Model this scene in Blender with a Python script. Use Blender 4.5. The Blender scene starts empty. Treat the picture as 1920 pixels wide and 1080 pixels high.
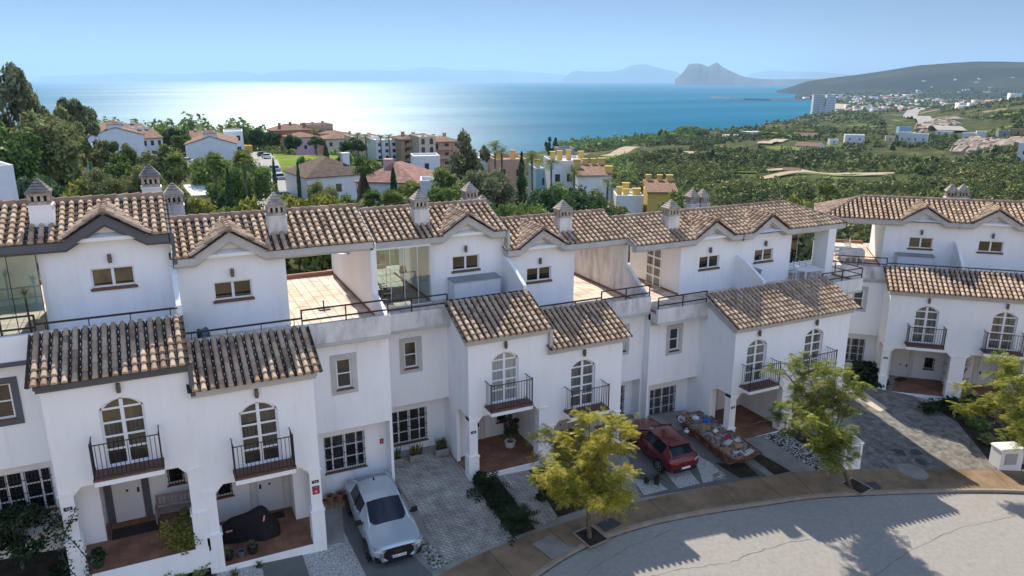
import bpy, math, random
import numpy as np
from mathutils import Vector, Matrix
random.seed(7); rng = np.random.default_rng(7)
sc = bpy.context.scene
R = math.radians
# ---------------------------------------------------------------- camera
F = 1400.; HY = 149.
PITCH = math.atan((540-HY)/F); YAW = math.atan((960-265)/math.hypot(F, 540-HY))
fw = Vector((math.sin(YAW)*math.cos(PITCH), math.cos(YAW)*math.cos(PITCH), -math.sin(PITCH)))
rt = Vector((math.cos(YAW), -math.sin(YAW), 0)); up = rt.cross(fw)
cam = bpy.data.cameras.new('camera'); co = bpy.data.objects.new('camera', cam); sc.collection.objects.link(co)
cam.sensor_width = 36; cam.lens = 36*F/1920; cam.clip_end = 300000; cam.clip_start = 0.5
co.matrix_world = Matrix(((rt.x, up.x, -fw.x, 0), (rt.y, up.y, -fw.y, 0), (rt.z, up.z, -fw.z, 0), (0, 0, 0, 1)))
sc.camera = co
# ---------------------------------------------------------------- light
SUN_AZ, SUN_EL = R(9.5), R(44.5)
w = bpy.data.worlds.new('World'); sc.world = w; w.use_nodes = True
nt = w.node_tree; bg = nt.nodes['Background']
sky = nt.nodes.new('ShaderNodeTexSky'); sky.sky_type = 'NISHITA'; sky.sun_disc = False
sky.sun_elevation = SUN_EL; sky.sun_rotation = SUN_AZ; sky.altitude = 0; sky.air_density = 0.42; sky.dust_density = 0.0; sky.ozone_density = 1.3
bg.inputs[1].default_value = 0.051
# bright cloud added in the unseen rear sky to fill the shaded street fronts
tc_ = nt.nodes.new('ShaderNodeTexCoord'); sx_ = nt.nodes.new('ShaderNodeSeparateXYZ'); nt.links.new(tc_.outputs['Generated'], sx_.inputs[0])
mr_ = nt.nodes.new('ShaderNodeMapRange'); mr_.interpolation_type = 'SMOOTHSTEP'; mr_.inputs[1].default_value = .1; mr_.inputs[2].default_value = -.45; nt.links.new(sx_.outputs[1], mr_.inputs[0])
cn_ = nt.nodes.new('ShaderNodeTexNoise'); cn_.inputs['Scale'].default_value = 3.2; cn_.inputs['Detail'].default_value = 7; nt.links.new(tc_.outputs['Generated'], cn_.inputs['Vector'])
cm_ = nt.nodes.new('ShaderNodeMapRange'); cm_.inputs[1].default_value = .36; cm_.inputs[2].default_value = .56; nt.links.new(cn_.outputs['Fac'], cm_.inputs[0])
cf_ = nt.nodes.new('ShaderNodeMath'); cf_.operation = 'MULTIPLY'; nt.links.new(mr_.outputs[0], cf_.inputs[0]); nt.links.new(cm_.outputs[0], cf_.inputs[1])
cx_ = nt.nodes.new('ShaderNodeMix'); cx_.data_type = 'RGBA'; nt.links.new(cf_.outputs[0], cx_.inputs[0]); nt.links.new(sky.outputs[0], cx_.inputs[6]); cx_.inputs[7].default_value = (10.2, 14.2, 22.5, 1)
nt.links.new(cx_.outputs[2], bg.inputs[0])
sl = bpy.data.lights.new('sun', 'SUN'); sl.energy = 4.8; sl.angle = R(0.5); sl.color = (1, .905, .77)
so = bpy.data.objects.new('sun', sl); sc.collection.objects.link(so)
sd = Vector((math.sin(SUN_AZ)*math.cos(SUN_EL), math.cos(SUN_AZ)*math.cos(SUN_EL), math.sin(SUN_EL)))
so.rotation_euler = sd.to_track_quat('Z', 'Y').to_euler(); so.location = (0, 60, 80)
vs = sc.view_settings; vs.view_transform = 'Standard'; vs.look = 'None'; vs.exposure = 0.62; vs.gamma = 1
sc.cycles.max_bounces = 8; sc.cycles.diffuse_bounces = 4; sc.cycles.transparent_max_bounces = 16; sc.cycles.volume_bounces = 1
sc.cycles.use_denoising = True; sc.cycles.sample_clamp_indirect = 6
# ---------------------------------------------------------------- pixel helpers (photo pixels -> points of the place)
def ray(px, py): return fw*F + rt*(px-960) + up*(540-py)
def Py(px, py, y): d = ray(px, py); return d*(y/d.y)
def Pz(px, py, z): d = ray(px, py); return d*(z/d.z)
def plz(x, y): return -17.63-.055*x+.11*(min(y, 33)-27)
def G(px, py, off=0.):
    d = ray(px, py); a = d.z+.055*d.x-.11*d.y
    return d*((-20.6+off)/a)
def lin(c):  # srgb 0-255 -> linear
    return tuple((v/255/12.92 if v/255 < .04045 else ((v/255+.055)/1.055)**2.4) for v in c)
# ---------------------------------------------------------------- materials
MATS = {}
def mat(name, cols, scale=3., rough=.8, bump=0., bscale=None, spec=.3, rand=0., metal=0., detail=6., coat=0., stretch=None, world=False, alpha=None, pos=None):
    if name in MATS: return MATS[name]
    m = bpy.data.materials.new(name); m.use_nodes = True; n = m.node_tree; L = n.links
    b = n.nodes['Principled BSDF']; b.inputs['Roughness'].default_value = rough; b.inputs['Metallic'].default_value = metal
    b.inputs['Specular IOR Level'].default_value = spec
    if coat: b.inputs['Coat Weight'].default_value = coat; b.inputs['Coat Roughness'].default_value = .05
    if len(cols) == 1 and not bump and not rand: b.inputs['Base Color'].default_value = (*cols[0], 1)
    else:
        tc = n.nodes.new('ShaderNodeTexCoord'); src = tc.outputs['Object']
        if world:
            g = n.nodes.new('ShaderNodeNewGeometry'); src = g.outputs['Position']
        if stretch:
            mp = n.nodes.new('ShaderNodeMapping'); mp.inputs['Scale'].default_value = stretch; L.new(src, mp.inputs['Vector']); src = mp.outputs[0]
        nz = n.nodes.new('ShaderNodeTexNoise'); nz.inputs['Scale'].default_value = scale; nz.inputs['Detail'].default_value = detail; nz.inputs['Roughness'].default_value = .62
        L.new(src, nz.inputs['Vector'])
        fac = nz.outputs['Fac']
        if rand:
            g2 = n.nodes.new('ShaderNodeNewGeometry'); mx = n.nodes.new('ShaderNodeMix'); mx.inputs[0].default_value = rand
            L.new(fac, mx.inputs[2]); L.new(g2.outputs['Random Per Island'], mx.inputs[3]); fac = mx.outputs[0]
        cr = n.nodes.new('ShaderNodeValToRGB'); el = cr.color_ramp.elements
        k = len(cols)
        lo, hi = (.12, .88) if rand > .4 else (.3, .7)
        ps = pos or [lo+(hi-lo)*i/max(1, k-1) for i in range(k)]
        el[0].position = ps[0]; el[0].color = (*cols[0], 1)
        if k == 1: el[1].position = .99; el[1].color = (*cols[0], 1)
        else:
            el[1].position = ps[-1]; el[1].color = (*cols[-1], 1)
            for i in range(1, k-1):
                e = el.new(ps[i]); e.color = (*cols[i], 1)
        L.new(fac, cr.inputs[0]); L.new(cr.outputs[0], b.inputs['Base Color'])
        if bump:
            bz = n.nodes.new('ShaderNodeTexNoise'); bz.inputs['Scale'].default_value = bscale or scale*8; bz.inputs['Detail'].default_value = 4
            L.new(src, bz.inputs['Vector'])
            bp = n.nodes.new('ShaderNodeBump'); bp.inputs['Strength'].default_value = bump; bp.inputs['Distance'].default_value = .03
            L.new(bz.outputs['Fac'], bp.inputs['Height']); L.new(bp.outputs[0], b.inputs['Normal'])
    MATS[name] = m; return m
def leafmat(name, cols, trans=.45, scale=.6, pos=None, isl=.3):
    if name in MATS: return MATS[name]
    m = bpy.data.materials.new(name); m.use_nodes = True; n = m.node_tree; L = n.links
    for x in list(n.nodes): n.nodes.remove(x)
    out = n.nodes.new('ShaderNodeOutputMaterial'); g = n.nodes.new('ShaderNodeNewGeometry')
    nz = n.nodes.new('ShaderNodeTexNoise'); nz.inputs['Scale'].default_value = scale; nz.inputs['Detail'].default_value = 3
    L.new(g.outputs['Position'], nz.inputs['Vector'])
    mx = n.nodes.new('ShaderNodeMix'); mx.inputs[0].default_value = isl
    L.new(nz.outputs['Fac'], mx.inputs[2]); L.new(g.outputs['Random Per Island'], mx.inputs[3])
    oi = n.nodes.new('ShaderNodeObjectInfo'); ad = n.nodes.new('ShaderNodeMath'); ad.operation = 'MULTIPLY_ADD'; ad.inputs[1].default_value = .16; ad.inputs[2].default_value = -.08
    L.new(oi.outputs['Random'], ad.inputs[0]); a2 = n.nodes.new('ShaderNodeMath'); L.new(ad.outputs[0], a2.inputs[0]); L.new(mx.outputs[0], a2.inputs[1])
    cr = n.nodes.new('ShaderNodeValToRGB'); el = cr.color_ramp.elements; k = len(cols)
    ps = pos or [.27+.46*i/(k-1) for i in range(k)]
    el[0].position = ps[0]; el[0].color = (*cols[0], 1); el[1].position = ps[-1]; el[1].color = (*cols[-1], 1)
    for i in range(1, k-1): e = el.new(ps[i]); e.color = (*cols[i], 1)
    L.new(a2.outputs[0], cr.inputs[0])
    d = n.nodes.new('ShaderNodeBsdfDiffuse'); t = n.nodes.new('ShaderNodeBsdfTranslucent'); gl = n.nodes.new('ShaderNodeBsdfGlossy'); gl.inputs['Roughness'].default_value = .45
    for s_ in (d, t): L.new(cr.outputs[0], s_.inputs['Color'])
    m1 = n.nodes.new('ShaderNodeMixShader'); m1.inputs[0].default_value = trans; L.new(d.outputs[0], m1.inputs[1]); L.new(t.outputs[0], m1.inputs[2])
    m2 = n.nodes.new('ShaderNodeMixShader'); m2.inputs[0].default_value = .018; L.new(m1.outputs[0], m2.inputs[1]); L.new(gl.outputs[0], m2.inputs[2])
    L.new(m2.outputs[0], out.inputs[0]); MATS[name] = m; return m
def glassmat(name, tint=(.9, .95, .95), refl=.12):
    if name in MATS: return MATS[name]
    m = bpy.data.materials.new(name); m.use_nodes = True; n = m.node_tree; L = n.links
    for x in list(n.nodes): n.nodes.remove(x)
    out = n.nodes.new('ShaderNodeOutputMaterial'); t = n.nodes.new('ShaderNodeBsdfTransparent'); t.inputs[0].default_value = (*tint, 1)
    g = n.nodes.new('ShaderNodeBsdfGlossy'); g.inputs['Roughness'].default_value = .02
    fr = n.nodes.new('ShaderNodeFresnel'); fr.inputs[0].default_value = 1.5
    ad = n.nodes.new('ShaderNodeMath'); ad.inputs[1].default_value = refl; L.new(fr.outputs[0], ad.inputs[0])
    mx = n.nodes.new('ShaderNodeMixShader'); L.new(ad.outputs[0], mx.inputs[0]); L.new(t.outputs[0], mx.inputs[1]); L.new(g.outputs[0], mx.inputs[2])
    L.new(mx.outputs[0], out.inputs[0]); MATS[name] = m; return m
def brickmat(name, c1, c2, mortar, bw, bh, ms=.01, rough=.85, rot=0., bump=.3, off=.5):
    if name in MATS: return MATS[name]
    m = bpy.data.materials.new(name); m.use_nodes = True; n = m.node_tree; L = n.links; b = n.nodes['Principled BSDF']; b.inputs['Roughness'].default_value = rough
    b.inputs['Specular IOR Level'].default_value = .25
    tc = n.nodes.new('ShaderNodeTexCoord'); mp = n.nodes.new('ShaderNodeMapping'); mp.inputs['Rotation'].default_value = (0, 0, rot); L.new(tc.outputs['Object'], mp.inputs[0])
    br = n.nodes.new('ShaderNodeTexBrick'); br.offset = off; br.inputs['Scale'].default_value = 1; br.inputs['Brick Width'].default_value = bw; br.inputs['Row Height'].default_value = bh
    br.inputs['Mortar Size'].default_value = ms; br.inputs['Color1'].default_value = (*c1, 1); br.inputs['Color2'].default_value = (*c2, 1); br.inputs['Mortar'].default_value = (*mortar, 1)
    L.new(mp.outputs[0], br.inputs['Vector'])
    nz = n.nodes.new('ShaderNodeTexNoise'); nz.inputs['Scale'].default_value = 1.3; nz.inputs['Detail'].default_value = 7; L.new(tc.outputs['Object'], nz.inputs['Vector'])
    mr = n.nodes.new('ShaderNodeMapRange'); mr.inputs[1].default_value = .3; mr.inputs[2].default_value = .7; mr.inputs[3].default_value = .62; mr.inputs[4].default_value = 1.2; L.new(nz.outputs['Fac'], mr.inputs[0])
    mu = n.nodes.new('ShaderNodeMix'); mu.data_type = 'RGBA'; mu.blend_type = 'MULTIPLY'; mu.inputs[0].default_value = 1
    L.new(br.outputs['Color'], mu.inputs[6]); L.new(mr.outputs[0], mu.inputs[7]); L.new(mu.outputs[2], b.inputs['Base Color'])
    bp = n.nodes.new('ShaderNodeBump'); bp.inputs['Strength'].default_value = bump; bp.inputs['Distance'].default_value = .01; bp.invert = True; L.new(br.outputs['Fac'], bp.inputs['Height']); L.new(bp.outputs[0], b.inputs['Normal'])
    MATS[name] = m; return m
wall_m = mat('wall_white', [(.72, .715, .70), (.81, .81, .81), (.845, .85, .855), (.865, .87, .875)], 1.1, .9, .14, 9, .2, stretch=(1, 1, .3), detail=9, pos=[.26, .37, .5, .7])
def streaks(m, lo=.84):
    n = m.node_tree; L = n.links; b = n.nodes['Principled BSDF']; src = b.inputs['Base Color'].links[0].from_socket
    tc = n.nodes.new('ShaderNodeTexCoord'); mp = n.nodes.new('ShaderNodeMapping'); mp.inputs['Scale'].default_value = (4, 4, .28); L.new(tc.outputs['Object'], mp.inputs[0])
    z = n.nodes.new('ShaderNodeTexNoise'); z.inputs['Scale'].default_value = 1.4; z.inputs['Detail'].default_value = 7; L.new(mp.outputs[0], z.inputs['Vector'])
    r = n.nodes.new('ShaderNodeMapRange'); r.inputs[1].default_value = .56; r.inputs[2].default_value = .74; r.inputs[3].default_value = 1; r.inputs[4].default_value = lo; L.new(z.outputs['Fac'], r.inputs[0])
    x = n.nodes.new('ShaderNodeMix'); x.data_type = 'RGBA'; x.blend_type = 'MULTIPLY'; x.inputs[0].default_value = 1; L.new(src, x.inputs[6]); L.new(r.outputs[0], x.inputs[7]); L.new(x.outputs[2], b.inputs['Base Color'])
streaks(wall_m, .935)
stain_m = mat('wall_weathered', [(.38, .37, .355), (.64, .63, .61), (.77, .76, .745)], 1.6, .9, .15, 9, .2, stretch=(1, 1, .35))
trim_m = mat('trim_light', [(.42, .415, .40), (.54, .53, .51)], 1.2, .85)
trimd_m = mat('trim_dark', [(.10, .105, .12), (.125, .13, .145)], 1.2, .8)
pink_m = mat('wall_pale_pink', [(.74, .68, .67), (.80, .74, .73)], .7, .9, .12, 9, .2)
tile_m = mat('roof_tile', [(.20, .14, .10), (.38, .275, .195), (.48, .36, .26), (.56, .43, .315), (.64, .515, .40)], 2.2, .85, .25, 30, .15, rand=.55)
pan_m = mat('roof_pan_tile', [(.035, .026, .02), (.085, .06, .045), (.15, .11, .08)], 3, .9, .2, 30, .1, rand=.5)  # pan tiles coloured darker to carry the shade between the cover tiles
ridge_m = mat('ridge_tile', [(.22, .15, .11), (.36, .26, .2), (.45, .34, .27)], 2.5, .9, .2, 30, .1, rand=.6)
slate_m = mat('chimney_cap_slate', [(.12, .11, .11), (.22, .20, .19), (.33, .29, .26)], 3, .9, .2, 20)
capst_m = mat('chimney_cap_stone', [(.20, .17, .14), (.42, .37, .31), (.55, .5, .44)], 4, .9, .2, 20)
winframe_m = mat('window_frame_white', [(.78, .79, .80)], rough=.4, spec=.4)
def panemat(name, base, rough=.03):
    return mat(name, [base], rough=rough, spec=.75)
pane_m = panemat('window_pane', (.012, .014, .017)); curtain_m = mat('window_pane_curtain', [(.22, .23, .23), (.42, .43, .42)], 3, .08, spec=.7, stretch=(5, 5, .25)); dimcur_m = mat('window_pane_blind', [(.03, .03, .03), (.13, .13, .12), (.26, .26, .24)], 1.3, .06, spec=.7, stretch=(4, 4, .3)); refl_m = mat('window_pane_room', [(.01, .012, .014), (.035, .03, .025), (.09, .075, .05)], 1.1, .03, spec=.8, stretch=(1.5, 1.5, .8))
sill_m = mat('sill_terracotta', [(.12, .06, .045), (.20, .11, .08)], 6, .8)
iron_m = mat('black_iron', [(.006, .0065, .010)], rough=.45, spec=.5)
door_m = mat('door_white', [(.70, .71, .73)], rough=.5)
terra_m = brickmat('porch_terracotta', (.23, .115, .07), (.28, .145, .09), (.14, .08, .06), .33, .33, .008, .7, off=0)
terr_m = brickmat('terrace_tile', (.66, .53, .44), (.71, .585, .49), (.36, .26, .2), .45, .45, .022, .75, off=0, bump=.1)
skirt_m = mat('terracotta_skirting', [(.26, .13, .085), (.33, .17, .11)], 4, .8)
lamp_m = mat('lamp_bronze', [(.10, .085, .075), (.16, .14, .12)], 9, .45, metal=.4)
black_m = mat('black_plastic', [(.015, .015, .017)], rough=.5)
white_m = mat('white_paint', [(.78, .78, .78)], rough=.5)
# ---------------------------------------------------------------- mesh builder
COL = sc.collection
class MB:
    def __init__(s): s.v = []; s.f = []; s.m = []
    def add(s, vs, fs, m=0):
        o = len(s.v); s.v += [tuple(p) for p in vs]; s.f += [tuple(i+o for i in f) for f in fs]; s.m += [m]*len(fs)
    def quad(s, a, b, c, d, m=0): s.add((a, b, c, d), ((0, 1, 2, 3),), m)
    def poly(s, ps, m=0): s.add(ps, (tuple(range(len(ps))),), m)
    def box(s, x0, x1, y0, y1, z0, z1, m=0):
        x0, x1 = min(x0, x1), max(x0, x1); y0, y1 = min(y0, y1), max(y0, y1); z0, z1 = min(z0, z1), max(z0, z1)
        s.add([(x0, y0, z0), (x1, y0, z0), (x1, y1, z0), (x0, y1, z0), (x0, y0, z1), (x1, y0, z1), (x1, y1, z1), (x0, y1, z1)],
              [(0, 3, 2, 1), (4, 5, 6, 7), (0, 1, 5, 4), (1, 2, 6, 5), (2, 3, 7, 6), (3, 0, 4, 7)], m)
    def frust(s, x, y, z0, z1, a0, b0, a1, b1, m=0):  # tapered box, half sizes
        s.add([(x-a0, y-b0, z0), (x+a0, y-b0, z0), (x+a0, y+b0, z0), (x-a0, y+b0, z0), (x-a1, y-b1, z1), (x+a1, y-b1, z1), (x+a1, y+b1, z1), (x-a1, y+b1, z1)],
              [(0, 3, 2, 1), (4, 5, 6, 7), (0, 1, 5, 4), (1, 2, 6, 5), (2, 3, 7, 6), (3, 0, 4, 7)], m)
    def prism(s, pts, d, m=0):  # polygon pts (3d) extruded by vector d
        n = len(pts); P = [Vector(p) for p in pts]; Q = [p+Vector(d) for p in P]
        s.add(P+Q, [tuple(range(n))[::-1], tuple(range(n, 2*n))]+[(i, (i+1) % n, (i+1) % n+n, i+n) for i in range(n)], m)
    def tube(s, pts, r, n=6, m=0, caps=True):
        P = [Vector(p) for p in pts]; k = len(P); rs = r if isinstance(r, (list, tuple)) else [r]*k
        rings = []; ref = None
        for i, p in enumerate(P):
            t = (P[min(i+1, k-1)]-P[max(i-1, 0)]).normalized()
            if ref is None: ref = t.orthogonal().normalized()
            ref = (ref-t*ref.dot(t)).normalized(); b = t.cross(ref)
            rings.append([p+(ref*math.cos(2*math.pi*j/n)+b*math.sin(2*math.pi*j/n))*rs[i] for j in range(n)])
        vs = [q for rg in rings for q in rg]; fs = []
        for i in range(k-1):
            for j in range(n): fs.append((i*n+j, i*n+(j+1) % n, (i+1)*n+(j+1) % n, (i+1)*n+j))
        if caps: fs += [tuple(range(n))[::-1], tuple(range((k-1)*n, k*n))]
        s.add(vs, fs, m)
    def lathe(s, c, prof, n=14, m=0):  # prof: (r, z)
        c = Vector(c); vs = []; fs = []; k = len(prof)
        for r, z in prof:
            for j in range(n): a = 2*math.pi*j/n; vs.append(c+Vector((r*math.cos(a), r*math.sin(a), z)))
        for i in range(k-1):
            for j in range(n): fs.append((i*n+j, i*n+(j+1) % n, (i+1)*n+(j+1) % n, (i+1)*n+j))
        fs.append(tuple(range(n))[::-1]); fs.append(tuple(range((k-1)*n, k*n)))
        s.add(vs, fs, m)
    def build(s, name, mats, parent=None, smooth=False, tf=None):
        me = bpy.data.meshes.new(name)
        vs = [tf(p) for p in s.v] if tf else s.v
        me.from_pydata(vs, [], s.f)
        if not isinstance(mats, (list, tuple)): mats = [mats]
        for x in mats: me.materials.append(x)
        if len(mats) > 1: me.polygons.foreach_set('material_index', s.m)
        if smooth: me.polygons.foreach_set('use_smooth', [True]*len(me.polygons))
        me.update(); o = bpy.data.objects.new(name, me); COL.objects.link(o)
        if parent is not None: o.parent = parent
        return o
def tag(o, label, cat, group=None, kind=None):
    if label: o['label'] = label
    if cat: o['category'] = cat
    if group: o['group'] = group
    if kind: o['kind'] = kind
    return o
def thing(name, label, cat, loc=(0, 0, 0), rz=0., group=None):
    o = bpy.data.objects.new(name, None); COL.objects.link(o); o.location = loc; o.rotation_euler = (0, 0, rz); o.empty_display_size = .3
    return tag(o, label, cat, group)
def struct(o): o['kind'] = 'structure'; return o
def copy_tree(o, loc=None, rz=None, label=None, group=None, scale=None, parent=None):
    c = o.copy(); COL.objects.link(c)
    if parent is not None: c.parent = parent
    for ch in list(o.children): copy_tree(ch, parent=c)
    if loc is not None: c.location = loc
    if rz is not None: c.rotation_euler = (0, 0, rz)
    if scale is not None: c.scale = (scale,)*3 if not isinstance(scale, tuple) else scale
    if label: c['label'] = label
    if group: c['group'] = group
    return c
def fastmesh(name, V, Fq, mats, parent=None, mi=None, smooth=False):  # numpy verts (n,3), quads (m,4)
    me = bpy.data.meshes.new(name); V = np.ascontiguousarray(V, np.float32); Fq = np.ascontiguousarray(Fq, np.int32); k = Fq.shape[1]
    me.vertices.add(len(V)); me.vertices.foreach_set('co', V.ravel())
    me.loops.add(Fq.size); me.loops.foreach_set('vertex_index', Fq.ravel())
    me.polygons.add(len(Fq)); me.polygons.foreach_set('loop_start', np.arange(0, Fq.size, k, dtype=np.int32)); me.polygons.foreach_set('loop_total', np.full(len(Fq), k, np.int32))
    for x in (mats if isinstance(mats, (list, tuple)) else [mats]): me.materials.append(x)
    if mi is not None: me.polygons.foreach_set('material_index', np.ascontiguousarray(mi, np.int32))
    if smooth: me.polygons.foreach_set('use_smooth', np.ones(len(Fq), bool))
    me.update(calc_edges=True); o = bpy.data.objects.new(name, me); COL.objects.link(o)
    if parent is not None: o.parent = parent
    return o
def textmesh(name, body, size, m, parent, loc, rot):
    cu = bpy.data.curves.new('txt', 'FONT'); cu.body = body; cu.size = size; cu.align_x = 'CENTER'; cu.align_y = 'CENTER'; cu.extrude = .001
    o = bpy.data.objects.new('txt', cu); COL.objects.link(o); dg = bpy.context.evaluated_depsgraph_get()
    me = bpy.data.meshes.new_from_object(o.evaluated_get(dg)); bpy.data.objects.remove(o); bpy.data.curves.remove(cu)
    me.materials.clear(); me.materials.append(m); me.name = name
    t = bpy.data.objects.new(name, me); COL.objects.link(t); t.parent = parent; t.location = loc; t.rotation_euler = rot
    return t
# ---------------------------------------------------------------- tiled roofs
def tiles(mb, O, ex, eu, en, cols, pitch, a_of, b_of, rl=.36, r=.095):
    O = Vector(O); ex = Vector(ex); eu = Vector(eu); en = Vector(en); n = 6
    for c in range(cols):
        x = (c+.5)*pitch; a = a_of(x); b = b_of(x)
        if b-a < .12: continue
        k = max(1, int(round((b-a)/rl))); L = (b-a)/k; P = O+ex*x
        jx = random.uniform(-.008, .008)
        for i in range(k):
            s0 = a+i*L; s1 = min(a+(i+1)*L+.07, b+.02); vs = []
            j = random.uniform(-.012, .012); lf = .042+random.uniform(-.008, .01)
            for (s, rr, l) in ((s0-.01+j, r*1.03, lf), (s1, r*.84, 0)):
                for q in range(n+1):
                    th = math.pi*q/n; vs.append(P+ex*(math.cos(th)*rr+jx)+en*(math.sin(th)*rr*1.12+l+.02)+eu*s)
            fs = [(q, q+1, q+n+2, q+n+1) for q in range(n)]+[tuple(range(n+1))]
            mb.add(vs, fs, 0)
        for side in (-1, 1):
            if side == -1 and c > 0: continue
            xc = x+side*pitch/2; h = pitch*.33
            for i in range(k):
                s0 = a+i*L; s1 = s0+L+.03; Q = O+ex*xc
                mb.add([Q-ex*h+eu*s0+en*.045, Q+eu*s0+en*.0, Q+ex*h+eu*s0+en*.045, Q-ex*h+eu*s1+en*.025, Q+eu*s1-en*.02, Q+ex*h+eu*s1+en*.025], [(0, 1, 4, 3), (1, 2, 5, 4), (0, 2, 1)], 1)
def ridge_run(mb, A, B, r=.14, L=.42, upv=(0, 0, 1), m=0):
    A = Vector(A); B = Vector(B); d = B-A; k = max(1, int(round(d.length/L))); t = d.normalized(); sd_ = t.cross(Vector(upv)).normalized(); u2 = sd_.cross(t); n = 6
    for i in range(k):
        p = A+d*(i/k); q = A+d*((i+1)/k)+t*.05; vs = []
        for (c, rr, l) in ((p, r*1.06, .03), (q, r*.88, 0)):
            for j in range(n+1):
                th = math.pi*j/n; vs.append(c+sd_*math.cos(th)*rr+u2*(math.sin(th)*rr+l))
            vs.append(c-u2*.12+sd_*(-rr)); vs.append(c-u2*.12+sd_*rr)
        w_ = n+3
        fs = [(j, j+1, j+w_+1, j+w_) for j in range(n)]+[(n, n+1, n+1+w_, n+w_), (n+2, 0, w_, n+2+w_), tuple(range(n+3))]
        mb.add(vs, fs, m)
def wall_holes(mb, u0, u1, z0, z1, y, holes, dep=.18, m=0):
    us = sorted({u0, u1, *[h[0] for h in holes], *[h[1] for h in holes]}); zs = sorted({z0, z1, *[h[2] for h in holes], *[h[3] for h in holes]})
    for a, b in zip(us, us[1:]):
        for c, d in zip(zs, zs[1:]):
            mu, mz = (a+b)/2, (c+d)/2
            if any(h[0] < mu < h[1] and h[2] < mz < h[3] for h in holes): continue
            mb.quad((a, y, c), (b, y, c), (b, y, d), (a, y, d), m)
    for a, b, c, d in holes:
        for e, f in (((a, c), (b, c)), ((b, c), (b, d)), ((b, d), (a, d)), ((a, d), (a, c))):
            mb.quad((e[0], y, e[1]), (f[0], y, f[1]), (f[0], y+dep, f[1]), (e[0], y+dep, e[1]), m)
# ---------------------------------------------------------------- townhouse
def arc_pts(u0, u1, zs, za, n=10):
    c = (u0+u1)/2; h = (u1-u0)/2; s = za-zs; rr = (h*h+s*s)/(2*s); zc = za-rr; a0 = math.asin(h/rr)
    return [(c+rr*math.sin(-a0+2*a0*i/n), zc+rr*math.cos(-a0+2*a0*i/n)) for i in range(n+1)]
def chimney(root, tf, cx, cy, z0, z1, hw=.37, m=None, cap=slate_m, double=False):
    m = m or wall_m
    b = MB(); b.frust(cx, cy, z0, z1, hw*1.06, hw*1.06, hw, hw); b.box(cx-hw-.03, cx+hw+.03, cy-hw-.03, cy+hw+.03, z1, z1+.06)
    st = b.build('chimney', m, root, tf=tf)
    c = MB(); h = hw-.02; zt = z1+.06
    for iu in range(4):
        for iv in range(4):
            if iu in (0, 3) or iv in (0, 3):
                x = cx-h+.05+(2*h-.1)*iu/3; y = cy-h+.05+(2*h-.1)*iv/3
                c.box(x-.05, x+.05, y-.05, y+.05, zt+.1, zt+.34)
    c.box(cx-h, cx+h, cy-h, cy+h, zt, zt+.12); c.box(cx-h-.01, cx+h+.01, cy-h-.01, cy+h+.01, zt+.33, zt+.46)
    c.box(cx-h+.13, cx+h-.13, cy-h+.13, cy+h-.13, zt+.12, zt+.33, 1)
    c.build('chimney_arcade', [capst_m, black_m], st, tf=tf)
    p = MB(); e = hw+.04; za = zt+.46; ap = (cx, cy, za+.50); q = [(cx-e, cy-e, za), (cx+e, cy-e, za), (cx+e, cy+e, za), (cx-e, cy+e, za)]
    p.poly(q); p.box(cx-e, cx+e, cy-e, cy+e, za-.05, za-.002)
    for i in range(4):
        a, b2 = Vector(q[i]), Vector(q[(i+1) % 4]); A = Vector(ap)
        for k in range(5):
            f0, f1 = k/5, (k+1)/5; lo = Vector((0, 0, .012))
            p.quad(a.lerp(A, f0)+lo, b2.lerp(A, f0)+lo, b2.lerp(A, f1)-lo*.5, a.lerp(A, f1)-lo*.5)
    p.build('chimney_cap', cap, st, tf=tf)
    return st
def lamp(root, tf, u, y, z):
    b = MB(); b.box(u-.05, u+.05, y-.03, y, z+.05, z+.2); b.tube([(u, y-.1, z-.02), (u, y-.1, z+.3)], .07, 10); b.tube([(u, y-.1, z+.09), (u, y-.1, z+.17)], .078, 10)
    b.build('wall_lamp', lamp_m, root, tf=tf)
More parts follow.
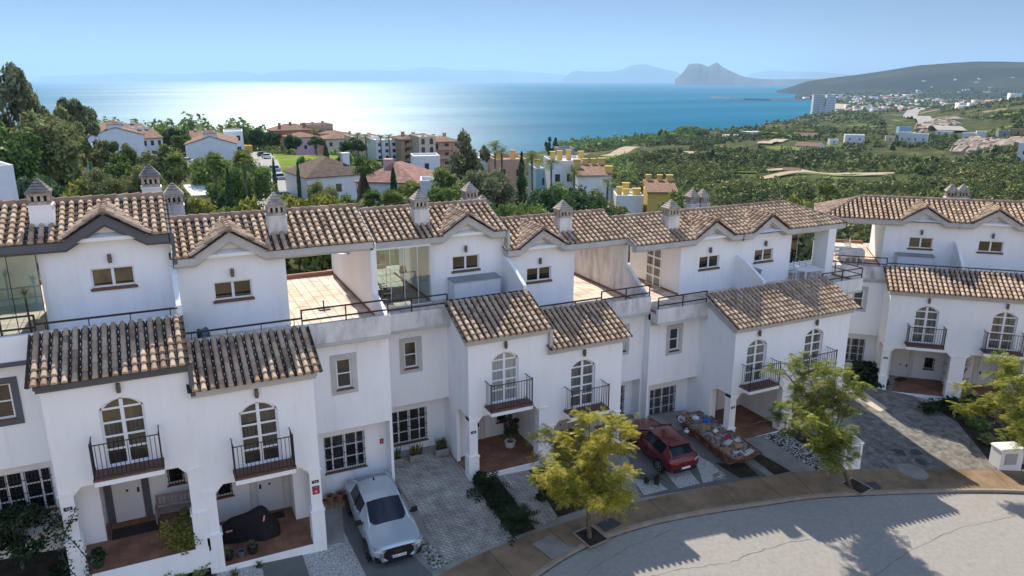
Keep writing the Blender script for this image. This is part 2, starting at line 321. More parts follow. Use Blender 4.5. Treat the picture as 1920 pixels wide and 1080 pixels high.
def window(root, tf, u0, u1, z0, z1, y, nc, nr, fw_=.06, bar=.035, pm=None, frame=None, sill=True, name='window', grill=False, dep=.09, split=None, sillz=.06):
    b = MB(); fy0, fy1 = y+dep, y+dep+.05
    b.box(u0, u0+fw_, fy0, fy1, z0, z1); b.box(u1-fw_, u1, fy0, fy1, z0, z1); b.box(u0+fw_, u1-fw_, fy0, fy1, z0, z0+fw_*1.2); b.box(u0+fw_, u1-fw_, fy0, fy1, z1-fw_, z1)
    xs = split or [i/nc for i in range(1, nc)]
    for k, f in enumerate(xs):
        x = u0+(u1-u0)*f; bw = bar*(1.7 if (nc % 2 == 0 and abs(f-.5) < .01) else 1)
        b.box(x-bw, x+bw, fy0+.002, fy1-.002, z0+fw_, z1-fw_)
    for i in range(1, nr):
        z = z0+(z1-z0)*i/nr; b.box(u0+fw_, u1-fw_, fy0+.006, fy1-.006, z-bar*.6, z+bar*.6)
    fr = b.build(name, frame or winframe_m, root, tf=tf)
    p = MB(); p.quad((u0+.02, fy0+.025, z0+.02), (u1-.02, fy0+.025, z0+.02), (u1-.02, fy0+.025, z1-.02), (u0+.02, fy0+.025, z1-.02)); p.build('pane', pm or pane_m, fr, tf=tf)
    if sill: s_ = MB(); s_.box(u0-.06, u1+.06, y-.05, y+dep-.003, z0-sillz, z0+.004); s_.build('sill', sill_m, fr, tf=tf)
    if grill:
        g = MB(); n = int((u1-u0)/.115)
        for i in range(n+1):
            x = u0+.02+(u1-u0-.04)*i/n; g.tube([(x, y-.03, z0+.01), (x, y-.03, z1-.01)], .012, 5)
        for f in (.2, .5, .8): g.box(u0-.02, u1+.02, y-.042, y-.03, z0+(z1-z0)*f-.012, z0+(z1-z0)*f+.012)
        g.build('window_grille', iron_m, fr, tf=tf)
    return fr
def house(P):
    s, wb, wr, ze, yg, hf = P['s'], P['wb'], P['wr'], P['ze'], P['yg'], P['hf']
    yu, yl, yp = P.get('yu', 2.4), P.get('yl', 3.1), P.get('yp', 2.0); pt, pb = P.get('pt', 1.38), P.get('pb', .55); W = wb+wr
    trim = P.get('trim', trim_m); wm = P.get('wall', wall_m); ua = P.get('ua', 2.1); bc = P.get('bc', 2.15); top = P.get('tf', .75)
    tf = lambda p: (s*p[0], p[1], p[2]-hf)
    root = thing('townhouse', P['label'], 'house', (0, 0, 0), 0, P.get('group', 'white townhouses along the street'))
    root.location = P['loc']; root.rotation_euler = (0, 0, P.get('rz', 0)); gz = P.get('gz', hf-.9)
    # ---- walls of the lower storeys
    d0, d1, dzb, dsp, dap = bc-.68, bc+.68, -3.08, -.95, -.6
    b = MB(); po = 3.55  # porch beam bottom
    wall_holes(b, 0, wb, -po, .02, 0, [(d0, d1, dzb, dap)], .2)
    arc = arc_pts(d0, d1, dsp, dap)
    for (a, c) in zip(arc, arc[1:]):
        b.quad((a[0], 0, a[1]), (c[0], 0, c[1]), (c[0], 0, dap), (a[0], 0, dap)); b.quad((a[0], 0, a[1]), (c[0], 0, c[1]), (c[0], .2, c[1]), (a[0], .2, a[1]))
    b.quad((0, 0, -po), (wb, 0, -po), (wb, yl, -po), (0, yl, -po))          # porch ceiling
    for e in (wb,): # bay side
        b.quad((e, 0, -po), (e, yu+.0, -po), (e, yu, .3), (e, 0, .3)); b.poly([(e-.004, 0, .02), (e-.004, yu+.2, .02), (e-.004, yu+.2, top), (e-.004, yp+.1, top+.3), (e-.004, yp, .2+.44*(yp+.4)), (e-.004, 0, .37)])
        b.quad((e, 1.6, hf), (e, yl, hf), (e, yl, -po), (e, 1.6, -po)); b.quad((e-.18, 1.6, hf), (e-.18, yl, hf), (e-.18, yl, -po), (e-.18, 1.6, -po)); b.quad((e, 1.6, hf), (e-.18, 1.6, hf), (e-.18, 1.6, -po), (e, 1.6, -po))
        b.poly([(e, 1.2, -po), (e, 1.6, -po), (e, 1.6, -po-.4)])
    p0 = 0 if s < 0 else .015
    b.poly([(p0, 0, .02), (p0, yp, .02), (p0, yp, 1.25), (p0, 0, .32)])
    b.quad((p0, .2, hf), (p0, yl, hf), (p0, yl, -po), (p0, .2, -po))              # party side in porch
    # porch rear wall with door and small window holes
    wu0, wu1 = .55, 1.15; wz0, wz1 = -5.78, -4.95
    wall_holes(b, 0, wb, hf, -po, yl, [(wu0, wu1, wz0, wz1)], .15)
    b.box(3.4, wb-.18, 1.95, yl-.003, hf, -po-.002)                            # meter/store cupboard
    # recess walls
    uw0, uw1, uz0, uz1 = 5.53, 6.17, -1.68, -.38
    wall_holes(b, wb, W, -3.5, pb+.02, yu, [(uw0, uw1, uz0, uz1)], .16)
    b.quad((wb, yu, -3.5), (W, yu, -3.5), (W, yl, -3.5), (wb, yl, -3.5))
    lw0, lw1, lz0, lz1 = P.get('lw', (4.95, 6.7, -5.75, -4.05))
    wall_holes(b, wb, W, gz, -3.5, yl, [(lw0, lw1, lz0, lz1)], .16)
    b.box(W-.12, W, yu+.003, yg+8, gz, top-.03); b.box(0, W-.125, yg+7.8, yg+8, gz-3, top-.03)
    b.build('wall', wm, root, tf=tf)
    # ---- pillars
    for k, (uc, hw) in enumerate(((wb-.21, .21), (.21, .21)) if s*P.get('pp', 1) > 0 or P.get('both') else ((wb-.21, .21),)):
        pb_ = MB(); y1 = .42
        for (h, z0, z1) in ((hw+.045, gz if k == 0 else hf-.2, -5.55), (hw+.075, -5.55, -5.47), (hw, -5.47, -3.78), (hw+.04, -3.78, -3.7), (hw+.0, -3.7, -po+.002)):
            dd = h-hw; pb_.box(uc-h, uc+h, -dd-.002, y1+dd, z0, z1)
        pb_.box(uc-.21, uc+.21, .002, .42, -po-.15, -po+.01)
        sgn = -1 if uc > 1 else 1
        pb_.prism([(uc+sgn*hw, .01, -po), (uc+sgn*(hw+.28), .01, -po), (uc+sgn*hw, .01, -po-.32)], (0, .4, 0))
        pl = pb_.build('porch_pillar', wm, root, tf=tf)
        if k == 0 and P.get('num'):
            n_ = MB(); n_.box(uc-.13, uc+.13, -.02, -.004, -4.32, -4.2); np_ = n_.build('house_number_plate', iron_m, root, tf=tf)
            textmesh('number', P['num'], .11, white_m, root, (s*uc, -.024, -4.26-hf), (math.pi/2, 0, 0))
    # ---- porch floor
    fb = MB(); fb.quad((0, -.05, hf+.004), (wb, -.05, hf+.004), (wb, yl, hf+.004), (0, yl, hf+.004)); fb.build('porch_floor', terra_m, root, tf=tf)
    fb = MB(); fb.box(.02, wb-.02, -.05, yl-.2, gz, hf); fb.build('porch_plinth', wm, root, tf=tf)
    # ---- front door
    du0, du1 = 2.1, 3.1
    db = MB(); db.box(du0, du1, yl-.05, yl-.002, hf+.02, -4.4)
    dr = db.build('front_door', door_m, root, tf=tf)
    kb = MB(); kb.lathe((0, 0, 0), [(.035, 0), (.05, .02), (.03, .05)], 8); kk = kb.build('door_knob', iron_m, dr, tf=lambda p: (s*((du0+du1)/2)+p[0], yl-.05-p[2], -5.6-hf+p[1]))
    kb = MB(); kb.box(du0+.08, du0+.16, yl-.075, yl-.05, -5.75, -5.55); kb.build('door_lock', iron_m, dr, tf=tf)
    pj = MB()
    for a in ((du0-.27, du0-.02), (du1+.02, du1+.27)): pj.box(a[0], a[1], yl-.06, yl-.002, hf+.006, -po-.004)
    pj.build('door_surround', P.get('surround', stain_m), root, tf=tf)
    window(root, tf, wu0, wu1, wz0, wz1, yl, 1, 1, pm=pane_m, grill=True)
    # ---- balcony and its french door
    fr = MB(); y0, y1 = .12, .17; cw = .055
    fr.box(d0, d0+.08, y0, y1, dzb, dsp+.06); fr.box(d1-.08, d1, y0, y1, dzb, dsp+.06); fr.box(bc-.06, bc+.06, y0, y1, dzb, dap-.01)
    for (a, c) in zip(arc, arc[1:]): fr.prism([(a[0], y0, a[1]), (c[0], y0, c[1]), (bc+(c[0]-bc)*.88, y0, c[1]-.075), (bc+(a[0]-bc)*.88, y0, a[1]-.075)], (0, .05, 0))
    for sd_ in (-1, 1):
        a, c = (d0+.08, bc-.06) if sd_ < 0 else (bc+.06, d1-.08)
        for z in (dzb+.05, dzb+.62, -1.98, -1.48, -.98): fr.box(a, c, y0+.004, y1-.004, z-.04, z+.03)
    f_ = fr.build('balcony_door', winframe_m, root, tf=tf)
    p_ = MB(); p_.poly([(d0+.02, y0+.03, dzb), (d1-.02, y0+.03, dzb)]+[(x, y0+.03, z-.02) for x, z in reversed(arc)]); p_.build('pane', P.get('bpane', pane_m), f_, tf=tf)
    bl = MB(); bl.box(bc-1.05, bc+1.05, -.78, -.004, -3.3, -3.12); bs = bl.build('balcony', wm, root, tf=tf)
    bl = MB(); bl.box(bc-1.07, bc+1.07, -.80, -.003, -3.118, -3.05); bl.build('balcony_floor', sill_m, bs, tf=tf)
    rl_ = MB(); z0, z1 = -3.05, -1.82
    for u in (bc-1.02, bc+1.02): rl_.box(u-.022, u+.022, -.772, -.728, z0, z1+.08); rl_.box(u-.018, u+.018, -.732, 0, z1-.012, z1+.012); rl_.box(u-.015, u+.015, -.732, 0, z0+.07, z0+.09)
    rl_.box(bc-1.0, bc+1.0, -.765, -.735, z1-.015, z1+.015); rl_.box(bc-1.0, bc+1.0, -.76, -.74, z0+.07, z0+.09)
    for i in range(1, 15): rl_.tube([(bc-1.02+2.04*i/15, -.75, z0+.08), (bc-1.02+2.04*i/15, -.75, z1)], .012, 5)
    for u in (bc-1.02, bc+1.02):
        for i in range(1, 5): rl_.tube([(u, -.75+.75*i/5, z0+.08), (u, -.75+.75*i/5, z1)], .012, 5)
    rl_.build('balcony_railing', iron_m, bs, tf=tf)
    lamp(root, tf, bc, 0, -.36)
    # ---- recess windows
    sr = MB(); q = .22
    for (a, b2, c, d) in ((uw0-q, uw1+q, uz1, uz1+q), (uw0-q, uw1+q, uz0-q, uz0), (uw0-q, uw0, uz0, uz1), (uw1, uw1+q, uz0, uz1)): sr.box(a, b2, yu-.035, yu-.002, c, d)
    sr.build('window_surround', trim, root, tf=tf)
    window(root, tf, uw0, uw1, uz0, uz1, yu, 1, 2, .07, .04, pane_m)
    window(root, tf, lw0, lw1, lz0, lz1, yl, 4, 3, .06, .04, P.get('lpane', pane_m), grill=True, split=[.2, .5, .8])
    # ---- terrace
    t = MB(); t.quad((.0, yp+.1, top), (W, yp+.1, top), (W, yg+7.8, top), (0, yg+7.8, top)); t.build('terrace_floor', terr_m, root, tf=tf)
    pp = MB(); pp.box(wb+.003, W-.003, yp-.02, yp+.16, pb, pt); pp.box(0, wb+.003, yp+.0, yp+.16, .5, pt+.02); pp.box(wb, W, yp+.16, yu+.2, pb, top-.006)
    pp.build('parapet', P.get('parm', stain_m), root, tf=tf)
    pp = MB(); pp.box(wb+.02, W, yp+.165, yp+.18, top+.01, pt-.01); pp.box(W-.145, W-.125, yp+.18, yg+7.7, top+.004, top+.12); pp.box(wb+.004, wb+.02, yg, yg+6, top+.004, top+.12); pp.box(wb+.05, W-.15, yg+7.6, yg+7.79, top+.004, top+.2)
    pp.build('skirting', skirt_m, root, tf=tf)
    # parapet and eave mouldings
    tr = MB(); tr.box(-.0, wb+.1, -.13, -.002, .0, .13); tr.box(-.0, wb+.14, -.2, -.002, .13, .3); tr.box(wb+.002, wb+.12, -.002, .1, .0, .3)
    tr.prism([(wb+.002, .1, .0), (wb+.002, .1, .28), (wb+.002, yp-.1, 1.1), (wb+.002, yp-.1, .82)], (.1, 0, 0))
    tr.box(wb+.02, W-.004, yu-.14, yu-.003, pb-.26, pb-.12); tr.box(wb+.02, W-.004, yp-.06, yu-.003, pb-.12, pb)
    tr.build('moulding', trim, root, tf=tf)
    # rails
    ra = MB(); ry = yp+.07; zr = pt+.62; zb = pt+.3
    for z in (zr, pt+.2): ra.box(wb+.1, W-.06, ry-.028, ry+.028, z-.028, z+.028)
    n = 2
    for i in range(n+1): x = wb+.1+(W-.16-wb)*i/n; ra.box(x-.024, x+.024, ry-.024, ry+.024, pt, zr)
    ra.box(wb+.06, wb+.1, ry-.022, ry+.022, zb-.02, zr+.02)
    ra.box(.05, wb+.06, ry-.035, ry+.035, zb-.03, zb+.03)
    for i in range(4): x = .3+(wb-.5)*i/3; ra.box(x-.015, x+.015, ry-.015, ry+.015, pt, zb)
    if P.get('siderail'):
        x = W-.05
        for z in (zr, pt+.2): ra.box(x-.02, x+.02, ry, yg+7.5, z-.02, z+.02)
        for i in range(6): yy = ry+(yg+7.5-ry)*i/5; ra.box(x-.018, x+.018, yy-.018, yy+.018, top, zr)
    ra.build('terrace_railing', iron_m, root, tf=tf)
    # ---- upper room
    g0, g1, gz0, gz1 = 1.35, 2.8, 2.13, 2.88
    if ua != 2.1: g0 += ua-2.1; g1 += ua-2.1
    eb = 3.75; hwd = 1.22; ap = eb+.86
    b = MB(); wall_holes(b, 0, wb, top, eb+.02, yg, [(g0, g1, gz0, gz1)], .2); b.poly([(ua-hwd, yg, eb+.02), (ua+hwd, yg, eb+.02), (ua, yg, ap+.02)])
    yr = yg+2.2; ye = yg-.45; zt = eb+.29; m = .40; zrd = zt+m*(yr-ye)
    b.poly([(wb, yg, top), (wb, yg+5, top), (wb, yg+5, zrd-.4-m*2.8), (wb, yr, zrd-.12), (wb, yg, zt+.1)])
    b.quad((wb, yg+5, top), (0, yg+5, top), (0, yg+5, 3.9), (wb, yg+5, 3.9))
    b.poly([(p0, yg, top), (p0, yg+5, top), (p0, yg+5, zrd-.4-m*2.8), (p0, yr, zrd-.12), (p0, yg, zt+.1)])
    b.build('upper_wall', wm, root, tf=tf)
    window(root, tf, g0, g1, gz0, gz1, yg, 2, 1, .06, .03, P.get('gpane', pane_m), sillz=.1)
    lamp(root, tf, ua, yg, 3.1)
    # divider / party walls
    dv = P.get('divider')
    if dv:
        b = MB(); x0, x1 = W-.12, W+.12
        pr = [(x0, ye+.15, top), (x0, yg+7.8, top), (x0, yg+7.8, top+1.1), (x0, yr+1.4, top+1.9), (x0, yr+1.4, zrd-.6), (x0, yr, zrd-.15), (x0, ye+.15, zt-.12)]
        b.prism(pr, (.24, 0, 0))
        h = dv; b.prism([(x0+.002, yp+.2, top), (x0+.002, ye+.15, top), (x0+.002, ye+.15, top+h), (x0+.002, ye-.35, top+h*.86), (x0+.002, yp+.2, top+.5)], (.2, 0, 0))
        b.build('terrace_dividing_wall', P.get('divm', wm), root, tf=tf)
    if P.get('party'):
        b = MB(); b.prism([(-.09, yp+.25, top), (-.09, yg, top), (-.09, yg, top+2.0), (-.09, yg-.75, top+1.8), (-.09, yp+.55, top+1.1), (-.09, yp+.25, top+.95)], (.18, 0, 0)); b.build('terrace_party_wall', wm, root, tf=tf)
    # ---- main roof
    hip = P.get('hip'); we = W+(.55 if hip else 0); c_, s_ = math.cos(math.atan(m)), math.sin(math.atan(m)); tanh = .62
    def a_of(x):
        du = abs(x-ua); zd = ap+.40-.66*du
        return max(0, (zd-zt)/m/c_-.12) if du < 1.5 and zd > zt else 0
    Lr = (yr-ye)/c_
    hipx = (yr-ye)*1.0
    def b_of(x): return min(Lr, (we-x)/hipx*Lr) if hip and x > we-hipx else Lr
    b = MB(); nc = int(we/.302); pitch = we/nc
    tiles(b, (0, ye, zt), (1, 0, 0), (0, c_, s_), (0, -s_, c_), nc, pitch, a_of, b_of, r=pitch*.315)
    # dormer
    zda = ap+.40; md = .66; cd, sd2 = math.cos(math.atan(md)), math.sin(math.atan(md)); yf = yg-.5; yend = ye+(zda-zt)/m+.1; ncd = int((yend-yf)/.3); pd = (yend-yf)/ncd
    for sg in (-1, 1):
        E_ = 1.42
        def a2(t):
            y = yf+t; zm = zt+m*(y-ye); return max(0, (E_-max(0, min(E_, (zda-zm)/md+.12)))/cd)
        tiles(b, (ua+sg*E_, yf, zda-md*E_), (0, 1, 0), (-sg*cd, 0, sd2), (sg*sd2, 0, cd), ncd, pd, a2, lambda t: E_/cd, rl=.34, r=pd*.33)
    if hip:
        D_ = yr-ye; nh = int(2*D_/.302); tiles(b, (we, ye, zt), (0, 1, 0), (-c_, 0, s_), (s_, 0, c_), nh, 2*D_/nh, lambda t: 0, lambda t: max(0, min(t, 2*D_-t))/c_, r=pitch*.315)
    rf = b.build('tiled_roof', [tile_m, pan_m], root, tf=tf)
    b = MB(); ridge_run(b, (0, yr, zrd+.04), (we-hipx if hip else we, yr, zrd+.04), .15); ridge_run(b, (ua, yf-.03, zda+.06), (ua, yend, zda+.06), .11)
    if hip:
        ridge_run(b, (we-.05, ye+.02, zt+.07), (we-hipx, yr, zrd+.04), .12); 
    b.build('ridge_tiles', ridge_m, rf, tf=tf)
    b = MB()  # boarding under the tiles, rear slope
    if hip:
        b.poly([(0, ye, zt-.02), (we, ye, zt-.02), (we-hipx, yr, zrd-.02), (0, yr, zrd-.02)]); b.poly([(we, ye, zt-.02), (we-hipx, yr, zrd-.02), (we, yr+(yr-ye), zt-.02)], 1)
        b.poly([(0, yr, zrd-.02), (we-hipx, yr, zrd-.02), (we, yr+2.65, zt-.02), (0, yr+2.65, zt-.02)], 1)
        b.poly([(0, ye, zt-.1), (we, ye, zt-.1), (we, yr+2.65, zt-.1), (0, yr+2.65, zt-.1)], 0)
    else:
        b.prism([(0, ye+.14, zt-.09), (0, ye+.14, zt+.04), (0, yr, zrd-.01), (0, yr, zrd-.14)], (we, 0, 0))
        b.prism([(0, yr, zrd-.1), (0, yr, zrd+.03), (0, yr+2.7, zrd+.03-m*2.7), (0, yr+2.7, zrd-.1-m*2.7)], (wb+.3, 0, 0), 1)
        b.prism([(wb+.3, yr, zrd-.1), (wb+.3, yr, zrd+.03), (wb+.3, yr+P.get('back', 1.2), zrd+.03-m*P.get('back', 1.2)), (wb+.3, yr+P.get('back', 1.2), zrd-.1-m*P.get('back', 1.2))], (we-wb-.3, 0, 0), 1)
    b.build('roof_boarding', [wm, pan_m], rf, tf=tf)
    b = MB(); lo = [(0, eb, .29), (ua-hwd-.08, eb, .29), (ua, ap-.04, .42), (ua+hwd+.08, eb, .29), (we, eb, .29)]
    for (p, q2) in zip(lo, lo[1:]):
        sl_ = abs(p[1]-q2[1]) > .1; h1 = .36 if sl_ else .28
        b.prism([(p[0], yg-.42, p[1]), (q2[0], yg-.42, q2[1]), (q2[0], yg-.42, q2[1]+h1), (p[0], yg-.42, p[1]+h1)], (0, .42-.004, 0))
        b.prism([(p[0], yg-.3, p[1]-.1), (q2[0], yg-.3, q2[1]-.1), (q2[0], yg-.3, q2[1]), (p[0], yg-.3, p[1])], (0, .296, 0))
    if not hip: b.prism([(we-.02, yg-.42, eb), (we-.02, yg-.42, zt+.05), (we-.02, yr, zrd+.02), (we-.02, yr, zrd-.3)], (.06, 0, 0))
    b.prism([(-.03, yg-.42, eb-.1), (-.03, yg-.42, zt+.05), (-.03, yr, zrd+.02), (-.03, yr, zrd-.3)], (.06, 0, 0))
    if hip: b.box(we-.25, we, yg-.4, yr+2.6, eb, zt-.03)
    b.build('eave_moulding', trim, root, tf=tf)
    if P.get('step'):
        b = MB(); b.box(-.16, -.035, yg-.44, yg-.003, eb-P['step']+.1, zt+.02); b.build('step_fascia', trim, root, tf=tf)
        b = MB(); b.box(-.16, -.004, -.22, -.004, -P['step']+.1, .34); b.build('step_fascia', trim, root, tf=tf)
    # ---- bay roof
    b = MB(); ye2, z2 = -.4, .3; m2 = .44; y2 = yp+.02; c2, s2 = math.cos(math.atan(m2)), math.sin(math.atan(m2)); wb2 = wb+.22; nb = int(wb2/.285); pi2 = wb2/nb
    tiles(b, (.0, ye2, z2), (1, 0, 0), (0, c2, s2), (0, -s2, c2), nb, pi2, lambda x: 0, lambda x: (y2-ye2)/c2, r=pi2*.32)
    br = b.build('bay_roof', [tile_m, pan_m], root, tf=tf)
    b = MB(); b.prism([(0, ye2+.26, z2+.015), (0, ye2+.26, z2+.1), (0, y2, z2-.01+m2*(y2-ye2)), (0, y2, z2-.1+m2*(y2-ye2))], (wb2, 0, 0)); b.build('roof_boarding', wm, br, tf=tf)
    if P.get('chim'): 
        cx = P['chim']; chimney(root, tf, cx, yg+.98, zt+.2, 5.2, m=P.get('chm'), cap=slate_m if P.get('chm') is None else capst_m)
    root['ze'] = ze
    return root, tf
def place_house(P):
    P['loc'] = (P['xp'], P['y0'], P['ze']+P['hf']); return house(P)
HS = {}
HP = dict(
 A=dict(s=-1, xp=.27, y0=26.4, ze=-9.62, wb=4.37, wr=3.6, yg=4.4, hf=-6.9, trim=trimd_m, surround=trimd_m, step=1.0, chim=4.1, party=True, num='4 8', both=True, gpane=refl_m, bpane=refl_m, parm=wall_m, pb=.5, lpane=pane_m, label='white townhouse with dark grey trim, leftmost in the row'),
 B=dict(s=1, xp=.27, y0=26.4, ze=-10.63, wb=4.18, wr=3.6, yg=4.4, hf=-6.9, chim=4.1, chm=stain_m, divider=1.0, divm=wall_m, num='4 6', bpane=refl_m, label='white townhouse with light trim and a black covered motorbike in its porch'),
 C=dict(s=-1, xp=15.72, y0=29, ze=-11.37, wb=4.03, wr=3.6, yg=4.9, hf=-6.5, yu=2.6, yl=3.3, yp=2.15, pt=1.2, pb=.42, chim=4.1, chm=stain_m, step=1.05, party=True, num='44', both=True, bpane=curtain_m, lpane=refl_m, bc=2.2, lw=(4.95, 6.72, -5.85, -4.1), label='white townhouse behind the light herringbone driveway, with a glazed roof terrace'),
 D=dict(s=1, xp=15.72, y0=29, ze=-12.43, wb=4.21, wr=3.15, yg=4.9, hf=-5.95, yu=2.6, yl=3.3, yp=2.15, pt=1.33, pb=.5, chim=4.0, chm=stain_m, divider=1.9, divm=stain_m, num='42', bpane=dimcur_m, bc=1.98, label='white townhouse behind the dark red hatchback'),
 E=dict(s=-1, xp=30.6, y0=28.2, ze=-12.72, wb=4.16, wr=3.35, yg=4.9, hf=-6.35, yu=2.9, yl=3.6, yp=2.3, pt=1.05, pb=.3, chim=4.3, chm=stain_m, party=True, num='40', bpane=dimcur_m, lpane=dimcur_m, both=True, bc=2.6, ua=2.1, lw=(4.98, 6.75, -5.95, -4.15), label='white townhouse behind the rubble skip, with a french door onto its small roof terrace'),
 F=dict(s=1, xp=30.6, y0=28.2, ze=-12.72, wb=4.23, wr=3.5, yg=4.9, hf=-6.35, yu=2.9, yl=3.6, yp=2.3, pt=1.05, pb=.3, hip=True, siderail=True, bpane=dimcur_m, bc=1.55, label='white townhouse with hipped roof end, last on the right of the long row'),
)
for k_, P_ in HP.items(): HS[k_] = place_house(P_)
# the separate pair on the right, turned towards the bend
PH = R(42); eR = Vector((math.cos(PH), -math.sin(PH), 0)); nR = Vector((math.sin(PH), math.cos(PH), 0))
def RL(u, v, z): return eR*u+nR*v+Vector((0, 0, z))
for k_, s_, lb in (('G', -1, 'white townhouse at the back of the grey driveway, left half of the separate pair'), ('H', 1, 'white townhouse behind the bare shrub, right half of the separate pair')):
    P_ = dict(s=s_, wb=4.35, wr=3.6, ze=-13.09, yg=4.6, hf=-6.5, chim=None, hip=(s_ < 0), party=(s_ < 0), both=(s_ < 0), siderail=(s_ < 0), num='38' if s_ < 0 else None, ua=2.1, bc=2.15, bpane=dimcur_m, lpane=dimcur_m, pt=1.25, pb=.45, yu=2.2, yl=2.9, label=lb, rz=-PH)
    P_['loc'] = RL(14.5, 50.3, -13.09-6.5); HP[k_] = P_; HS[k_] = house(P_)

# back chimneys on the seaward slopes
for h_, px_, pyt, pyb, dy, m_ in (('A', 278, 306, 372, 4.2, wall_m), ('B', 322, 341, 398, 4.6, stain_m), ('C', 880, 340, 390, 4.4, stain_m), ('C', 904, 364, 392, 6.5, stain_m), ('E', 1299, 353, 405, 4.6, stain_m), ('E', 1318, 353, 405, 4.6, stain_m)):
    P_ = HP[h_]; rt_, tf_ = HS[h_]; yw = P_['y0']+P_['yg']+dy; a = Py(px_, pyt, yw); c_ = Py(px_, pyb, yw)
    inv = lambda q, P_=P_: q
    z1 = a.z-P_['ze']-1.02
    chimney(rt_, tf_, P_['s']*(a.x-P_['xp']), P_['yg']+dy, 3.4, z1, .37 if px_ < 1290 else .33, m_, capst_m if px_ > 300 else slate_m)
for px_ in (1782, 1803):
    P_ = HP['H']; rt_, tf_ = HS['H']; d_ = ray(px_, 372); n0 = nR.x*d_.x+nR.y*d_.y; k_ = (50.3+P_['yg']+4.2)/n0; q = d_*k_; u_ = eR.x*q.x+eR.y*q.y-14.5
    q2 = ray(px_, 343)*k_; chimney(rt_, tf_, u_, P_['yg']+4.2, 3.4, q2.z+13.09-1.02, .36, wall_m, capst_m)
# ---------------------------------------------------------------- street, pavement, yards
asph_m = mat('asphalt', [(.295, .278, .252), (.335, .315, .287), (.37, .35, .318)], 5., .95, .6, 60, .15, world=True, detail=13)
pave_m = mat('pavement_stamped', [(.14, .095, .06), (.235, .163, .103), (.33, .23, .14)], .7, .85, .3, 14, .2, world=True)
kerb_m = mat('kerb_concrete', [(.26, .21, .16), (.36, .31, .25)], 2, .9, .2, 20)
conc_m = mat('concrete_grey', [(.20, .19, .175), (.28, .265, .24), (.33, .31, .28)], 1.2, .9, .2, 25, .15)
slab_m = mat('slab_dark', [(.11, .11, .108), (.16, .157, .15)], 1.5, .85, .2, 25)
soil_m = mat('soil_dark', [(.014, .011, .009), (.035, .027, .02), (.06, .05, .035)], 2, 1, .6, 18)
gravel_m = mat('white_gravel', [(.16, .155, .145), (.42, .41, .39), (.62, .61, .59)], 14, .9, .8, 40, detail=3)
mixgravel_m = mat('mixed_gravel', [(.015, .014, .013), (.03, .03, .03), (.5, .49, .47), (.75, .74, .72)], 11, .9, .8, 40, detail=2, pos=[.3, .5, .56, .66])
grassgravel_m = mat('weedy_gravel', [(.03, .05, .02), (.08, .09, .05), (.4, .39, .37), (.5, .5, .48)], 8, .95, .7, 30, detail=3)
herring_m = brickmat('herringbone_paver', (.46, .43, .385), (.35, .325, .29), (.16, .148, .13), .30, .15, .013, .9, R(45))
stamp_m = mat('stamped_driveway', [(.075, .07, .065), (.17, .16, .145), (.27, .255, .23)], 2.4, .8, .7, 9, .3, world=True)
iron2_m = mat('cast_iron', [(.045, .05, .055), (.08, .085, .09)], 12, .7, .5, 30)
BASE_OFF = {}
def sheet(name, px, m, off, kind='structure', label=None, cat=None, world=None):
    ps = world or [G(*p) for p in px]; b = MB(); b.poly([Vector((p[0], p[1], plz(p[0], p[1])+off)) for p in ps]); o = b.build(name, m)
    if kind: o['kind'] = kind
    if label: tag(o, label, cat)
    return o
def cr_spline(P, n=14):
    out = []
    Q = [P[0]]+list(P)+[P[-1]]
    for i in range(1, len(Q)-2):
        p0, p1, p2, p3 = [np.array(q, float) for q in Q[i-1:i+3]]
        for k in range(n): t = k/n; out.append(.5*((2*p1)+(p2-p0)*t+(2*p0-5*p1+4*p2-p3)*t*t+(3*p1-p0-3*p2+p3)*t**3))
    out.append(np.array(P[-1], float)); return out
KERB = cr_spline([(-6, 8), (0, 14.2), (5, 18.4), (11.89, 22.44), (17.58, 23.67), (24.92, 23.15), (29.46, 22.39), (38.29, 19.86), (46, 16.2), (56, 9.5)])
INNER = cr_spline([(-9, 9.5), (-3, 16.2), (3, 20.9), (8.32, 23.65), (12.8, 24.67), (18.61, 25.15), (26.62, 24.91), (31.3, 23.98), (39.2, 21.59), (47.2, 18), (57.5, 11.3)])
def strip(name, A, B, oa, ob, m, sub=1):
    b = MB(); n = min(len(A), len(B))
    A = [A[int(round(i*(len(A)-1)/(n-1)))] for i in range(n)]; B = [B[int(round(i*(len(B)-1)/(n-1)))] for i in range(n)]
    for i in range(n-1):
        f = lambda p, o: (p[0], p[1], plz(p[0], p[1])+o)
        b.quad(f(A[i], oa), f(A[i+1], oa), f(B[i+1], ob), f(B[i], ob))
    return struct(b.build(name, m))
def shift(P, d):
    out = []
    for i, p in enumerate(P):
        t = P[min(i+1, len(P)-1)]-P[max(i-1, 0)]; t = t/np.linalg.norm(t); out.append(p+np.array((-t[1], t[0]))*d)
    return out
strip('road', shift(KERB, -14), KERB, -.13, -.13, asph_m)
strip('pavement', shift(KERB, .14), INNER, 0, 0, pave_m)
kb = MB()
Ks = shift(KERB, .14)
for i in range(len(KERB)-1):
    a, b_, c, d = KERB[i], KERB[i+1], Ks[i+1], Ks[i]; f = lambda p, o: (p[0], p[1], plz(p[0], p[1])+o)
    kb.quad(f(a, .006), f(b_, .006), f(c, .006), f(d, .006)); kb.quad(f(a, -.2), f(b_, -.2), f(b_, .006), f(a, .006))
struct(kb.build('kerb', kerb_m))
seam = MB()
SE = shift(KERB, -.02)
gut = MB(); Kg0, Kg1 = shift(KERB, -.012), shift(KERB, -.09)
for i in range(len(KERB)-1):
    f = lambda p, o: (p[0], p[1], plz(p[0], p[1])+o)
    gut.quad(f(Kg1[i], -.125), f(Kg1[i+1], -.125), f(Kg0[i+1], -.125), f(Kg0[i], -.125))
